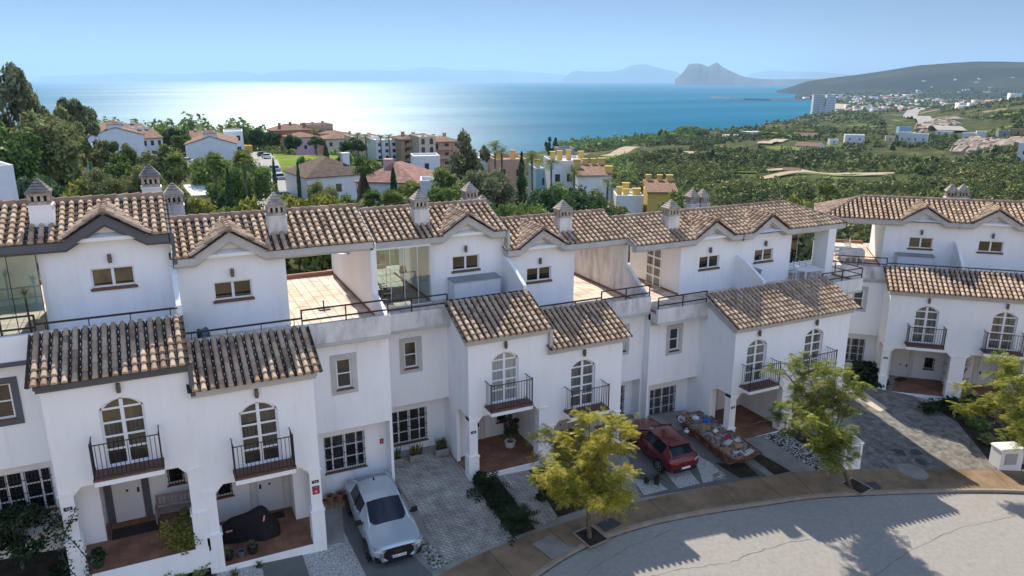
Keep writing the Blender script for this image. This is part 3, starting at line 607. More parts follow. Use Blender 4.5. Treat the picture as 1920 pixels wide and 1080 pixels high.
struct(gut.build('gutter', mat('gutter_dirt', [(.06, .055, .05), (.2, .19, .17)], 3, 1)))
jt = MB()
for fr_ in np.linspace(.12, .93, 17):
    a = Ks[int(fr_*(len(Ks)-1))]; b_ = INNER[int(round(fr_*(len(INNER)-1)))]
    # nearest inner point
    b_ = min(INNER, key=lambda q: (q[0]-a[0])**2+(q[1]-a[1])**2); d = (b_-a)/np.linalg.norm(b_-a); nrm = np.array((-d[1], d[0]))*.018
    f = lambda p: (p[0], p[1], plz(p[0], p[1])+.004)
    jt.quad(f(a-nrm), f(a+nrm), f(b_+nrm), f(b_-nrm))
struct(jt.build('pavement_joints', mat('joint_dark', [(.10, .07, .045)], rough=.95)))
# expansion bands (paler)
yard = [(p[0], p[1]) for p in INNER]+[(60, 33), (36, 33), (36, 31.8), (34.95, 31.8), (34.95, 28.15), (26.3, 28.15), (26.3, 31.95), (20.05, 32.4), (20.05, 28.95), (11.55, 28.95), (11.55, 32.4), (8.05, 32.4), (8.05, 29.6), (4.55, 29.6), (4.55, 26.35), (-4.2, 26.35), (-4.2, 29.6), (-14, 29.6), (-14, 8)]
sheet('yard_ground', None, conc_m, -.012, world=yard)
S = lambda n, px, m, o=.004: sheet(n, px, m, o)
S('garden_soil', [(-60, 960), (105, 940), (112, 960), (235, 1078), (330, 1082), (400, 1046), (412, 1100), (-60, 1110)], soil_m)
S('white_gravel', [(394, 1052), (486, 1036), (500, 1110), (405, 1110)], gravel_m)
S('garden_path', [(487, 1040), (561, 1022), (590, 1110), (503, 1110)], slab_m, .008)
S('white_gravel', [(563, 1030), (606, 1022), (622, 950), (652, 1000), (700, 1110), (592, 1110)], gravel_m)
S('stepping_slab', [(612, 925), (640, 930), (646, 1016), (606, 1024)], conc_m, .010)
S('drive_strip', [(622, 952), (660, 940), (740, 1010), (812, 1078), (790, 1110), (702, 1110)], slab_m, .007)
S('weedy_gravel', [(742, 985), (756, 968), (842, 1056), (816, 1072)], grassgravel_m, .009)
S('paved_drive', [(737, 893), (733, 866), (838, 842), (885, 905), (960, 1008), (842, 1057)], herring_m)
S('planting_bed', [(885, 905), (930, 890), (1004, 992), (962, 1007)], soil_m, .006)
S('paved_path', [(938, 884), (985, 872), (1046, 970), (1004, 992)], herring_m, .008)
S('planting_bed', [(985, 872), (1030, 862), (1100, 952), (1046, 970)], soil_m, .006)
S('drive_concrete', [(1170, 830), (1300, 800), (1440, 893), (1200, 934)], slab_m, .003)
S('white_gravel', [(1300, 850), (1334, 868), (1362, 897), (1318, 906)], gravel_m, .007)
S('weedy_gravel', [(1335, 890), (1352, 884), (1366, 896), (1338, 902)], grassgravel_m, .011)
S('white_gravel', [(1246, 884), (1290, 878), (1312, 907), (1272, 916)], gravel_m, .007)
S('agave_gravel', [(1186, 898), (1232, 902), (1252, 918), (1208, 929)], gravel_m, .008)
S('mulch_strip', [(1340, 868), (1396, 868), (1424, 892), (1388, 897)], soil_m, .007)
S('mulch_strip', [(1398, 850), (1434, 852), (1484, 884), (1452, 890)], soil_m, .008)
S('concrete_path', [(1400, 836), (1430, 822), (1532, 882), (1487, 886)], conc_m, .009)
S('mixed_gravel', [(1428, 816), (1462, 806), (1574, 876), (1530, 882)], mixgravel_m, .007)
S('planting_bed', [(1464, 806), (1500, 798), (1575, 850), (1572, 874)], soil_m, .006)
S('stamped_driveway', [(1600, 882), (1596, 740), (1622, 716), (1680, 720), (1745, 764), (1795, 792), (1868, 880)], stamp_m, .006)
S('planting_bed', [(1738, 758), (1990, 720), (1990, 880), (1868, 880), (1795, 792)], soil_m, .004)
S('pale_strip', [(1596, 742), (1622, 736), (1664, 766), (1650, 772)], mat('pale_concrete', [(.5, .42, .32), (.55, .47, .36)], 2), .010)
def cover(px, py, w_, h_, rz, label, round_=False, frame=False):
    p = G(px, py); o = thing('inspection_cover', label, 'drain cover', (p.x, p.y, plz(p.x, p.y)+.006), rz, 'inspection covers in the ground')
    o.rotation_euler = (math.atan(.11), math.atan(.055), rz)
    b = MB()
    if round_: b.lathe((0, 0, 0), [(w_/2, 0), (w_/2, .006), (w_/2-.03, .007), (w_/2-.035, .004), (.02, .004)], 28)
    else:
        b.box(-w_/2, w_/2, -h_/2, h_/2, 0, .008)
        for i in range(int(w_/.16)):
            for j in range(int(h_/.16)): b.box(-w_/2+.1+i*.16, -w_/2+.18+i*.16, -h_/2+.1+j*.16, -h_/2+.18+j*.16, .008, .013)
    b.build('lid', iron2_m if not frame else conc_m, o)
    return o
cover(1040, 1022, 1.5, 1.15, .3, 'large grey concrete inspection cover on the pavement left of the yellow-green tree', frame=True)
cover(1142, 983, 1.05, .6, .25, 'dark slab cover on the pavement just right of the yellow-green tree')
cover(1636, 911, .75, .6, -.2, 'square black cover on the pavement right of the leaning tree')
cover(1560, 885, .4, .3, -.2, 'small dark cover on the pavement beside the white meter cabinet')
cover(1682, 848, .8, .55, -.5, 'square cover set in the grey driveway')
cover(1718, 848, .62, .6, 0, 'round cover set in the grey driveway, farther from the street', True)
cover(1727, 866, .62, .6, 0, 'round cover set in the grey driveway, nearer the street', True)
cover(1712, 884, 1.5, .6, 0, 'wide round cover where the driveway meets the pavement', True, True)
# ---------------------------------------------------------------- cars
tyre_m = mat('tyre', [(.012, .012, .013)], rough=.85); rim_m = mat('alloy', [(.42, .43, .45)], rough=.3, metal=.8); rimd_m = mat('alloy_dark', [(.10, .10, .11)], rough=.35, metal=.6)
cglass_m = mat('car_glass', [(.004, .009, .018)], rough=.03, spec=.45); chrome_m = mat('chrome', [(.6, .6, .62)], rough=.15, metal=1); red_lens_m = mat('tail_lens', [(.30, .01, .012)], rough=.15, spec=.6); clear_lens_m = mat('head_lens', [(.30, .33, .38)], rough=.1, spec=.8)
plate_m = mat('plate_white', [(.72, .74, .76)], rough=.5); blue_m = mat('plate_blue', [(.02, .10, .45)], rough=.5)
def car(name, label, cat, loc, rz, st, roof, paint, wheel_y, wr_, W, rimm, slope=0., small=False, group=None):
    t = thing(name, label, cat, loc, rz, group)
    t.rotation_euler = (slope, 0, rz)
    rings = []
    for i, (y, wd, zl, zb, zc) in enumerate(st):
        xr, zr = roof.get(i, (.74*wd, zb+.4*(zc-zb)))[:2]; zt = roof[i][2] if i in roof else zc
        rings.append([(0, y, zl), (.8*wd, y, zl), (.95*wd, y, zl+.08), (wd, y, zl+.28), (wd*1.0, y, zb-.2), (.965*wd, y, zb-.03), (.94*wd, y, zb), (xr, y, zr), (xr*.55, y, zr+(zt-zr)*.8), (0, y, zt)])
    parts = {}
    ridx = sorted(roof); r0, r1 = ridx[0], ridx[-1]
    def addf(key, vs): parts.setdefault(key, MB()).add(vs, [tuple(range(len(vs)))])
    n = len(rings[0])
    for i in range(len(rings)-1):
        for sgn in (1, -1):
            for j in range(n-1):
                q = [rings[i][j], rings[i][j+1], rings[i+1][j+1], rings[i+1][j]]; key = 'body'
                if j == 6:
                    if i in ridx and i+1 in ridx: key = 'side_window'+str(sgn)
                if j >= 7:
                    if i == r0-1: key = 'windscreen'
                    elif i == r1: key = 'rear_window'
                q = [(x*sgn, y, z) for x, y, z in q]
                if sgn < 0: q = q[::-1]
                addf(key, q)
    for k in (0, -1): 
        rg = rings[k]; addf('body', [(x, y, z) for x, y, z in rg]+[(-x, y, z) for x, y, z in reversed(rg[1:-1])])
    body = None
    for key, mb in parts.items():
        nm = 'side_window' if key.startswith('side') else key
        me = mb
        o = me.build(nm, paint if nm == 'body' else cglass_m, t)
        bm_ = __import__('bmesh').new(); bm_.from_mesh(o.data); __import__('bmesh').ops.remove_doubles(bm_, verts=bm_.verts, dist=.0005); bm_.to_mesh(o.data); bm_.free()
        o.data.polygons.foreach_set('use_smooth', [True]*len(o.data.polygons))
        if nm == 'body': body = o; sm = o.modifiers.new('sub', 'SUBSURF'); sm.levels = sm.render_levels = 2
    # pillars and roof lines
    pb = MB()
    for sgn in (1, -1):
        a = rings[r0-1][7]; b = rings[r0][7]; pb.tube([(a[0]*sgn*1.05, a[1]-.05, a[2]), (b[0]*sgn, b[1], b[2])], .035, 6)
        pb.tube([(rings[i][7][0]*sgn, rings[i][7][1], rings[i][7][2]) for i in ridx], .03, 6)
        a = rings[r1][7]; b = rings[r1+1][7]; pb.tube([(a[0]*sgn, a[1], a[2]), (b[0]*sgn*1.03, b[1], b[2])], .05, 6)
    pb.build('roof_pillars', paint, t, smooth=True)
    bp = MB(); im = ridx[len(ridx)//2]
    for sgn in (1, -1):
        a, b = rings[im][6], rings[im][7]; bp.tube([(a[0]*sgn*1.005, a[1], a[2]), (b[0]*sgn*1.01, b[1], b[2])], .03, 5)
    bp.build('door_pillars', black_m, t)
    gp = MB()
    for sgn in (1, -1):
        for yy in (rings[r0-1][0][1]+.28, rings[im][0][1]+.08, rings[r1][0][1]+.12):
            k = min(range(len(st)), key=lambda i: abs(st[i][0]-yy)); wd_, zb_ = st[k][1], st[k][3]
            gp.tube([(sgn*wd_*.985, yy, .34), (sgn*wd_*1.001, yy, .55), (sgn*wd_*1.0, yy, zb_-.2), (sgn*wd_*.965, yy, zb_-.02)], .006, 4)
    gp.build('door_seams', black_m, t)
    for sgn in (1, -1):
        for wy in wheel_y:
            wz = wr_; x0 = W*sgn
            a = MB(); a.lathe((0, 0, 0), [(wr_+.07, -.02), (wr_+.07, .012), (wr_+.0, .014)], 24)
            tf_ = lambda p, x0=x0, wy=wy, sgn=sgn: (x0-sgn*.0+sgn*p[2], wy+p[0], wz+p[1]-.01)
            a.build('wheel_arch', black_m, t, tf=tf_)
            w_ = MB(); w_.lathe((0, 0, 0), [(wr_-.12, -.2), (wr_-.01, -.19), (wr_, -.16), (wr_, -.03), (wr_-.02, .0), (wr_*.68, .012)], 24); wo = w_.build('wheel', tyre_m, t, tf=lambda p, x0=x0, wy=wy, sgn=sgn: (x0+sgn*(p[2]+.012), wy+p[0], wz+p[1]))
            r_ = MB(); r_.lathe((0, 0, 0), [(wr_*.7, -.03), (wr_*.7, .016), (wr_*.62, .018), (wr_*.6, -.03)], 24)
            for k in range(5):
                an = 2*math.pi*k/5+.3
                r_.prism([(math.cos(an+d_)*rr, math.sin(an+d_)*rr, .004) for rr, d_ in ((.06, -.5), (wr_*.64, -.13), (wr_*.64, .13), (.06, .5))], (0, 0, .014))
            r_.lathe((0, 0, 0), [(.07, 0), (.07, .022), (.02, .026)], 12)
            r_.build('rim', rimm, wo, tf=lambda p, x0=x0, wy=wy, sgn=sgn: (x0+sgn*(p[2]+.014), wy+p[0], wz+p[1]))
        mr = MB(); my = rings[r0-1][7][1]+.32; mz = rings[r0-1][6][2]+.08
        mr.frust(sgn*(W+.10), my, mz-.08, mz+.09, .12, .06, .10, .045); mr.box(sgn*(W-.08), sgn*(W+.02), my-.03, my+.03, mz-.06, mz-.02); mr.build('wing_mirror', black_m, t, smooth=False)
    return t, rings, body
st_suv = [(0, .66, .36, .86, .88), (.03, .78, .28, .90, .93), (.16, .88, .24, .94, 1.0), (.6, .92, .22, .985, 1.05), (1.15, .92, .22, 1.02, 1.09), (1.98, .925, .22, 1.04, 1.09), (2.6, .925, .22, 1.05, 1.1), (3.3, .925, .22, 1.07, 1.1), (4.12, .90, .26, 1.08, 1.12), (4.38, .84, .32, 1.0, 1.03), (4.48, .74, .42, .86, .88)]
roof_suv = {5: (.62, 1.50, 1.55), 6: (.635, 1.545, 1.60), 7: (.60, 1.50, 1.555)}
st_suv[4] = (1.15, .92, .22, 1.02, 1.09)
paint_suv = mat('paint_silver_blue', [(.46, .52, .56)], rough=.28, metal=.35, spec=.5, coat=.6)
SL = math.atan(.11)
p = Vector((6.86, 24.55, 0)); p.z = plz(p.x, p.y)+.01
suv, rg, body = car('parked_car', 'silver grey coupe-roofed SUV parked nose out between the white houses', 'car', p, 0, st_suv, roof_suv, paint_suv, (.86, 3.54), .36, .925, rimd_m, SL, group='cars parked in the front yards'); suv.scale = (1.13, 1.1, 1.1)
b = MB(); b.prism([(-.36, -.025, .37), (.36, -.025, .37), (.53, -.02, .56), (.52, -.012, .72), (.42, .0, .855), (-.42, .0, .855), (-.52, -.012, .72), (-.53, -.02, .56)], (0, .08, 0)); gr = b.build('grille', black_m, suv)
b = MB()
for k in range(4): b.lathe((0, 0, 0), [(.035, 0), (.045, 0), (.045, .006), (.035, .006)], 14)
lg = MB()
for k in range(4):
    pts = [(-.105+.07*k+.045*math.cos(a), -.028, .715+.045*math.sin(a)) for a in np.linspace(0, 2*math.pi, 15)]; lg.tube(pts, .006, 5, caps=False)
lg.build('badge', rimd_m, gr)
for sg in (1, -1):
    b = MB(); b.prism([(sg*.55, -.005, .74), (sg*.52, .0, .865), (sg*.80, .08, .945), (sg*.90, .25, .93), (sg*.885, .14, .80), (sg*.74, .02, .74)], (0, -.02, .02)); b.build('headlight', clear_lens_m, suv)
    b = MB(); b.prism([(sg*.56, -.01, .79), (sg*.84, .07, .86), (sg*.84, .07, .83), (sg*.56, -.01, .76)], (0, -.028, .02)); b.build('light_strip', white_m, suv)
    b = MB(); b.prism([(sg*.60, -.015, .36), (sg*.82, .05, .36), (sg*.87, .10, .62), (sg*.70, -.005, .58)], (0, -.02, 0)); b.build('air_intake', black_m, suv)
    for yy in (2.35, 3.15): b = MB(); b.tube([(sg*.925, yy, .88), (sg*.945, yy+.08, .88), (sg*.925, yy+.18, .88)], .014, 5); b.build('door_handle', paint_suv, suv)
b = MB(); b.box(-.48, .48, -.03, .02, .27, .36); b.build('front_splitter', black_m, suv)
b = MB(); b.box(-.26, .26, -.04, -.028, .47, .58); pl = b.build('number_plate', plate_m, suv); b = MB(); b.box(-.26, -.215, -.044, -.0405, .472, .578); b.build('plate_band', blue_m, pl)
textmesh('plate_text', '8021 MTH', .098, black_m, pl, (.03, -.0415, .525), (math.pi/2, 0, 0))
b = MB(); b.frust(0, 3.15, 1.56, 1.66, .03, .07, .01, .03); b.build('roof_antenna', black_m, suv)
st_h = [(0, .56, .42, .66, .68), (.06, .74, .30, .72, .76), (.25, .84, .22, .79, .84), (.75, .885, .19, .88, .93), (1.25, .89, .19, .93, 1.0), (2.05, .895, .19, .95, 1.0), (2.75, .895, .19, .98, 1.0), (3.5, .895, .2, 1.02, 1.05), (4.0, .88, .24, 1.03, 1.07), (4.18, .84, .30, .95, .98), (4.28, .74, .38, .80, .82)]
roof_h = {5: (.58, 1.40, 1.45), 6: (.60, 1.44, 1.48), 7: (.56, 1.39, 1.43)}
paint_red = mat('paint_dark_red', [(.135, .004, .009)], rough=.25, metal=.25, spec=.6, coat=.8)
p = Vector((21.9, 30.55, 0)); p.z = plz(p.x, 30.55)+.01
red, rg, body = car('parked_car', 'dark red hatchback parked nose in beside the rubble skip', 'car', p, math.pi, st_h, roof_h, paint_red, (.82, 3.46), .33, .895, rim_m, -SL, group='cars parked in the front yards'); red.scale = (1.06, 1.04, 1.06)
for sg in (1, -1):
    b = MB(); b.prism([(sg*.50, 4.275, .80), (sg*.84, 4.16, .86), (sg*.86, 4.05, .93), (sg*.74, 4.17, .92), (sg*.50, 4.24, .90)], (0, .03, 0)); b.build('tail_light', clear_lens_m if sg < 0 else red_lens_m, red)
    for yy in (2.3, 3.1): b = MB(); b.tube([(sg*.895, yy, .84), (sg*.915, yy+.08, .84), (sg*.895, yy+.18, .84)], .014, 5); b.build('door_handle', paint_red, red)
b = MB(); b.box(-.62, .62, 4.24, 4.31, .36, .50); b.build('rear_bumper_insert', black_m, red)
b = MB(); b.box(-.26, .26, 4.312, 4.325, .50, .61); pl = b.build('number_plate', plate_m, red); b = MB(); b.box(.215, .26, 4.3255, 4.33, .502, .608); b.build('plate_band', blue_m, pl)
b = MB(); b.lathe((0, 0, 0), [(.05, 0), (.045, .012)], 12); b.build('badge', chrome_m, red, tf=lambda q: (q[0], 4.29+q[2], .76+q[1]*.8))
b = MB(); b.box(-.5, .5, 3.48, 3.72, 1.40, 1.43); b.build('roof_spoiler', paint_red, red)
# ---------------------------------------------------------------- skip with rubble
rust_m = mat('rusty_skip', [(.085, .042, .03), (.16, .065, .042), (.23, .105, .07), (.33, .26, .21)], 2.2, .8, .3, 14)
sx0, sx1, sy0, sy1 = 24.75, 26.6, 25.8, 30.5; zb0 = plz(25.4, 26.0)+.03; H_ = .58
sk = thing('skip', 'rust red open skip heaped with building rubble between the car and the porch', 'skip', (sx0, sy0, zb0)); w_ = sx1-sx0; l_ = sy1-sy0
b = MB(); t_ = .05
bt = [(.14, .55, 0), (w_-.14, .55, 0), (w_-.14, l_-.5, .42), (.14, l_-.5, .42)]; tp = [(0, 0, H_), (w_, 0, H_), (w_, l_, H_+.42), (0, l_, H_+.42)]
ti = [(t_, t_, H_), (w_-t_, t_, H_), (w_-t_, l_-t_, H_+.42), (t_, l_-t_, H_+.42)]; bi = [(.18, .6, .05), (w_-.18, .6, .05), (w_-.18, l_-.55, .45), (.18, l_-.55, .45)]
b.poly(bt); b.poly(bi)
for i in range(4): j = (i+1) % 4; b.quad(bt[i], bt[j], tp[j], tp[i]); b.quad(bi[i], bi[j], ti[j], ti[i]); b.quad(tp[i], tp[j], ti[j], ti[i])
b.build('hull', rust_m, sk)
b = MB(); b.tube([tp[0], tp[1], tp[2], tp[3], tp[0]], .045, 6)
for f in (.2, .4, .6, .8):
    for sx in (0, 1): q0 = Vector(bt[0 if sx == 0 else 1]).lerp(Vector(bt[3 if sx == 0 else 2]), f); q1 = Vector(tp[0 if sx == 0 else 1]).lerp(Vector(tp[3 if sx == 0 else 2]), f); b.tube([q0, q1], .035, 4)
b.build('rim_and_ribs', rust_m, sk)
b = MB()
for sx in (.0, w_): b.box(sx-.09, sx+.09, 1.2, 1.35, H_*.55, H_*.7); b.box(sx-.09, sx+.09, l_-1.4, l_-1.25, H_*.75, H_*.9)
b.build('lifting_lug', rust_m, sk)
rub_m = mat('rubble', [(.07, .05, .04), (.16, .115, .095), (.24, .18, .155), (.31, .265, .24), (.40, .37, .34)], 6, .95, .3, 20, rand=.7)
b = MB(); nx, ny = 16, 40
def rz_(u, v): return H_-.08+.42*v+.22*math.sin(math.pi*u)*math.sin(math.pi*min(1, v*1.1+.03))**.6
hv = [[(t_+.03+(w_-.12)*i/nx, .1+(l_-.2)*j/ny, rz_(i/nx, j/ny)+random.uniform(-.05, .05)) for i in range(nx+1)] for j in range(ny+1)]
for j in range(ny):
    for i in range(nx): b.quad(hv[j][i], hv[j][i+1], hv[j+1][i+1], hv[j+1][i])
for k in range(900):
    u, v = random.uniform(.04, .96), random.uniform(.03, .97); s_ = random.uniform(.03, .10); c = Vector((t_+(w_-.1)*u, .1+(l_-.2)*v, rz_(u, v)+.02)); M_ = Matrix.Rotation(random.uniform(0, 6), 3, Vector((random.random(), random.random(), random.random()+.2)).normalized())
    d_ = (s_*random.uniform(.7, 1.6), s_, s_*random.uniform(.25, .7)); vs = [c+M_@Vector((x*d_[0], y*d_[1], z*d_[2])) for x in (-1, 1) for y in (-1, 1) for z in (-1, 1)]
    b.add(vs, [(0, 1, 3, 2), (4, 6, 7, 5), (0, 4, 5, 1), (2, 3, 7, 6), (0, 2, 6, 4), (1, 5, 7, 3)])
o = b.build('rubble', rub_m); o.location = sk.location; o['kind'] = 'stuff'; tag(o, 'broken brick and tile rubble heaped in the rusty skip', 'rubble')
card_m = mat('cardboard', [(.30, .19, .11), (.36, .24, .15)], 3, .9); pinkp_m = mat('pink_plastic', [(.5, .06, .14)], rough=.5); bluep_m = mat('blue_plastic', [(.02, .12, .55)], rough=.4); whitep_m = mat('white_plastic', [(.68, .70, .74)], rough=.5); board_m = mat('pale_board', [(.5, .52, .53), (.6, .61, .6)], 4, .8)
def onskip(px, py, h=0):
    d = ray(px, py)  # meet the heap: iterate
    z = zb0+H_+.25
    for _ in range(6):
        q = d*(z/d.z); v = min(1, max(0, (q.y-sy0)/l_)); u = min(1, max(0, (q.x-sx0)/w_)); z = zb0+rz_(u, v)
    return Vector((q.x, q.y, z+h))
def carton(px, py, dims, rz, label, m=None, open_=False):
    o = thing('cardboard_box' if m is None else 'board_offcut', label, 'box' if m is None else 'board', onskip(px, py), rz, 'boxes and boards dumped on the rubble')
    a, b_, h = dims; b = MB(); m2 = m or card_m
    b.box(-a/2, a/2, -b_/2, -b_/2+.01, 0, h); b.box(-a/2, a/2, b_/2-.01, b_/2, 0, h); b.box(-a/2, -a/2+.01, -b_/2+.01, b_/2-.01, 0, h); b.box(a/2-.01, a/2, -b_/2+.01, b_/2-.01, 0, h); b.box(-a/2+.01, a/2-.01, -b_/2+.01, b_/2-.01, 0, .01)
    b.build('box_sides', m2, o)
    b = MB()
    if open_:
        b.prism([(-a/2, -b_/2, h), (a/2, -b_/2, h), (a/2, -b_/2-.12, h-.08), (-a/2, -b_/2-.12, h-.08)], (0, 0, .008)); b.prism([(-a/2, b_/2, h), (a/2, b_/2, h), (a/2, b_/2+.1, h+.09), (-a/2, b_/2+.1, h+.09)], (0, 0, .008))
    else: b.box(-a/2, a/2, -b_/2, -.01, h, h+.008); b.box(-a/2, a/2, .01, b_/2, h, h+.008)
    b.build('box_flaps', m2, o); o.rotation_euler = (random.uniform(-.15, .15), random.uniform(-.15, .15), rz); return o
carton(1290, 785, (.42, .34, .3), .4, 'brown cardboard box tipped at the far end of the skip', open_=True)
carton(1320, 805, (.6, .34, .25), .1, 'long brown cardboard box near the blue bag in the skip')
carton(1382, 838, (.42, .34, .2), -.2, 'beige carton beside the white offcut in the skip')
carton(1362, 846, (.5, .3, .16), .2, 'brown box lying flat in front of the white boards in the skip')
carton(1366, 834, (.42, .26, .2), .2, 'white board block beside the pink bucket in the skip', board_m)
carton(1383, 850, (.45, .16, .1), -.4, 'thin pale blue board lying on the near rubble', board_m)
carton(1402, 850, (.6, .26, .1), .15, 'white board resting on the near end of the skip', board_m)
def bucket(px, py, r, h, m, label, tilt):
    o = thing('bucket', label, 'bucket', onskip(px, py, .02), 0, 'buckets on the rubble'); b = MB(); b.lathe((0, 0, 0), [(r*.8, 0), (r, h), (r*1.07, h), (r*1.07, h-.03), (r*.97, h-.03), (r*.78, .02)], 16); b.build('shell', m, o, smooth=False)
    b = MB(); b.tube([(r*math.cos(a), .02, h+r*.6*math.sin(a)) for a in np.linspace(0, math.pi, 9)], .008, 5); b.build('bucket_handle', iron_m, o); o.rotation_euler = tilt; return o
bucket(1362, 826, .16, .26, pinkp_m, 'pink plastic bucket in the middle of the skip', (.3, .2, 0)); bucket(1378, 829, .16, .27, whitep_m, 'white plastic bucket tipped beside the pink bucket', (.9, .5, .2)); bucket(1277, 790, .18, .28, whitep_m, 'white tub at the far left corner of the skip', (.5, -.4, 0))
def bag(px, py, s_, m, label):
    o = thing('rubbish_bag', label, 'bag', onskip(px, py, .03), random.random(), 'bags on the rubble'); b = MB(); n = 12; vs = []; K = 7
    for i in range(K):
        ph = math.pi*i/(K-1)
        for j in range(n): a = 2*math.pi*j/n; rr = s_*math.sin(ph)**.7*(1+.18*math.sin(3*a+i)+random.uniform(-.1, .1)); vs.append((rr*math.cos(a), rr*math.sin(a), s_*.55*(1-math.cos(ph))))
    fs = [(i*n+j, i*n+(j+1) % n, (i+1)*n+(j+1) % n, (i+1)*n+j) for i in range(K-1) for j in range(n)]; b.add(vs, fs); b.build('bag_body', m, o); b = MB(); b.lathe((0, 0, s_*1.02), [(.03, 0), (.02, .06), (.05, .12)], 8); b.build('tied_neck', m, o)
bag(1325, 794, .22, bluep_m, 'blue plastic bag on the far end of the skip'); bag(1304, 788, .2, whitep_m, 'white sack beside the cardboard box at the far end of the skip'); bag(1341, 812, .15, whitep_m, 'small white bag half way along the skip'); bag(1287, 812, .13, whitep_m, 'crumpled white bag near the left edge of the skip')
# ---------------------------------------------------------------- meter cabinets
def cabinet(p0, w_, d_, h, rz, label, doors, arm=None):
    o = thing('meter_cabinet', label, 'cabinet', p0, rz, 'white masonry meter cabinets by the pavement')
    b = MB(); b.box(-w_/2, w_/2, 0, d_, -.3, h); b.build('cabinet_body', wall_m, o)
    b = MB(); b.frust(0, d_/2, h, h+.09, w_/2+.05, d_/2+.05, w_/2+.01, d_/2+.01); b.build('cabinet_top', wall_m, o)
    for (a, c, z0, z1) in doors:
        b = MB(); b.box(a, c, -.02, -.002, z0, z1); b.box(a+.04, c-.04, -.026, -.02, z0+.04, z1-.04); b.build('cabinet_door', mat('cabinet_door_grey', [(.40, .42, .44)], rough=.6), o)
    if arm: b = MB(); b.box(*arm); b.build('garden_wall', wall_m, o)
    return o
q = G(1596, 880); cabinet((q.x, q.y, q.z), 1.0, .75, 1.45, -.28, 'tall white meter cabinet with grey door behind the leaning tree', [(-.38, .38, .62, 1.32)], (-.5, -.32, .75, 2.2, -.3, .55))
q = G(1893, 882); cabinet((q.x, q.y, q.z), 1.3, .8, 1.2, -.35, 'low white meter cabinet with grey door at the right picture edge', [(-.4, .3, .35, 1.0)], None)
q = G(1950, 876); cabinet((q.x, q.y, q.z), 1.6, .9, 1.75, -.4, 'taller white cabinet block with several grey doors, cut by the right picture edge', [(-.7, -.1, .3, .9), (.05, .65, .3, .9), (-.7, -.1, 1.0, 1.55)], None)

# cracks and patches in the road
crk = MB()
def crack(pts, w_):
    P = [G(*p) for p in pts]; Q = []
    for a, c in zip(P, P[1:]):
        for k in range(8): q = a.lerp(c, k/8); Q.append(Vector((q.x+random.uniform(-.03, .03), q.y+random.uniform(-.05, .05), 0)))
    for a, c in zip(Q, Q[1:]):
        d = (c-a).normalized(); n_ = Vector((-d.y, d.x, 0))*w_*random.uniform(.5, 1.2); f = lambda v: (v.x, v.y, plz(v.x, v.y)-.126); crk.quad(f(a-n_), f(a+n_), f(c+n_), f(c-n_))
crack([(1370, 1050), (1420, 1030), (1480, 1012), (1530, 1006)], .012); crack([(1200, 1080), (1290, 1060), (1370, 1050)], .010); crack([(1640, 1075), (1720, 1020), (1800, 985), (1915, 960)], .010); crack([(1100, 1070), (1180, 1020), (1270, 985)], .009)
struct(crk.build('road_cracks', mat('crack_tar', [(.05, .05, .05), (.12, .115, .11)], 3, .9)))
# ---------------------------------------------------------------- terrain, sea, far land
SEA = -100.
TT = {  # photo column: (range in m, z if negative / photo row if positive)
 -500: [(75, -18.5), (150, -19.5), (230, -21), (350, -27), (600, -50), (1250, -104)],
 0: [(75, -18.5), (150, -19.5), (230, -21), (350, -27), (600, -50), (1250, -104)],
 400: [(75, -19), (150, -21), (230, -22), (280, -25), (400, -33), (700, -60), (1150, -104)],
 800: [(75, -20), (130, -21.5), (230, -24), (330, -34), (600, -65), (1050, -104)],
 1000: [(75, -22), (145, -26), (230, -34), (400, -50), (700, -74), (1150, -104)],
 1200: [(75, -24), (145, -29.5), (250, -40), (420, 298), (700, 281), (950, 270), (1150, 265), (1300, -104)],
 1400: [(75, -25), (150, -33), (250, 362), (400, 318), (700, 281), (1000, 262), (1300, 249), (1500, -104)],
 1440: [(75, -25), (150, -32), (280, 350), (500, 302), (800, 266), (1100, 248), (1600, 226), (1800, -104)],
 1500: [(75, -25), (150, -32), (300, 343), (600, 294), (900, 258), (1250, 238), (1900, 219), (2130, -101), (2300, -104), (4100, -104), (4300, -98), (6000, -97), (7000, 151), (9000, -98), (26000, -98)],
 1560: [(75, -25), (150, -31), (300, 345), (570, 298), (820, 258), (1300, 234), (2100, 209), (2500, -99), (2700, -103), (3300, -103), (3700, -97), (5500, -92), (7000, 143), (9000, -98), (26000, -98)],
 1600: [(75, -25), (150, -31), (300, 345), (550, 300), (800, 258), (1300, 232), (2200, 207), (3300, -97), (5000, -95), (5800, -80), (7000, 138), (9500, -90), (26000, -98)],
 1700: [(75, -25), (150, -31), (300, 347), (520, 305), (800, 259), (1300, 235), (2000, 207), (3400, -96), (4800, -95), (5600, -75), (7000, 121), (9500, -60), (26000, -98)],
 1800: [(75, -24), (150, -30), (300, 345), (500, 305), (620, 276), (800, 252), (1200, 222), (1500, 201), (1800, 191), (2600, -94), (4800, -95), (5600, -65), (7000, 114), (9500, -60), (26000, -98)],
 1920: [(75, -23), (150, -29), (300, 345), (500, 291), (620, 258), (800, 236), (1200, 200), (1500, 173), (2100, -75), (2700, -95), (4800, -95), (5600, -70), (7000, 116), (9500, -60), (26000, -98)],
 2500: [(75, -23), (150, -27), (300, -36), (620, -42), (1200, -38), (2000, -60), (7000, 100), (9500, -60), (26000, -98)],
}
def px2az(px): d = ray(px, 300); return math.atan2(d.x, d.y)
TA = []
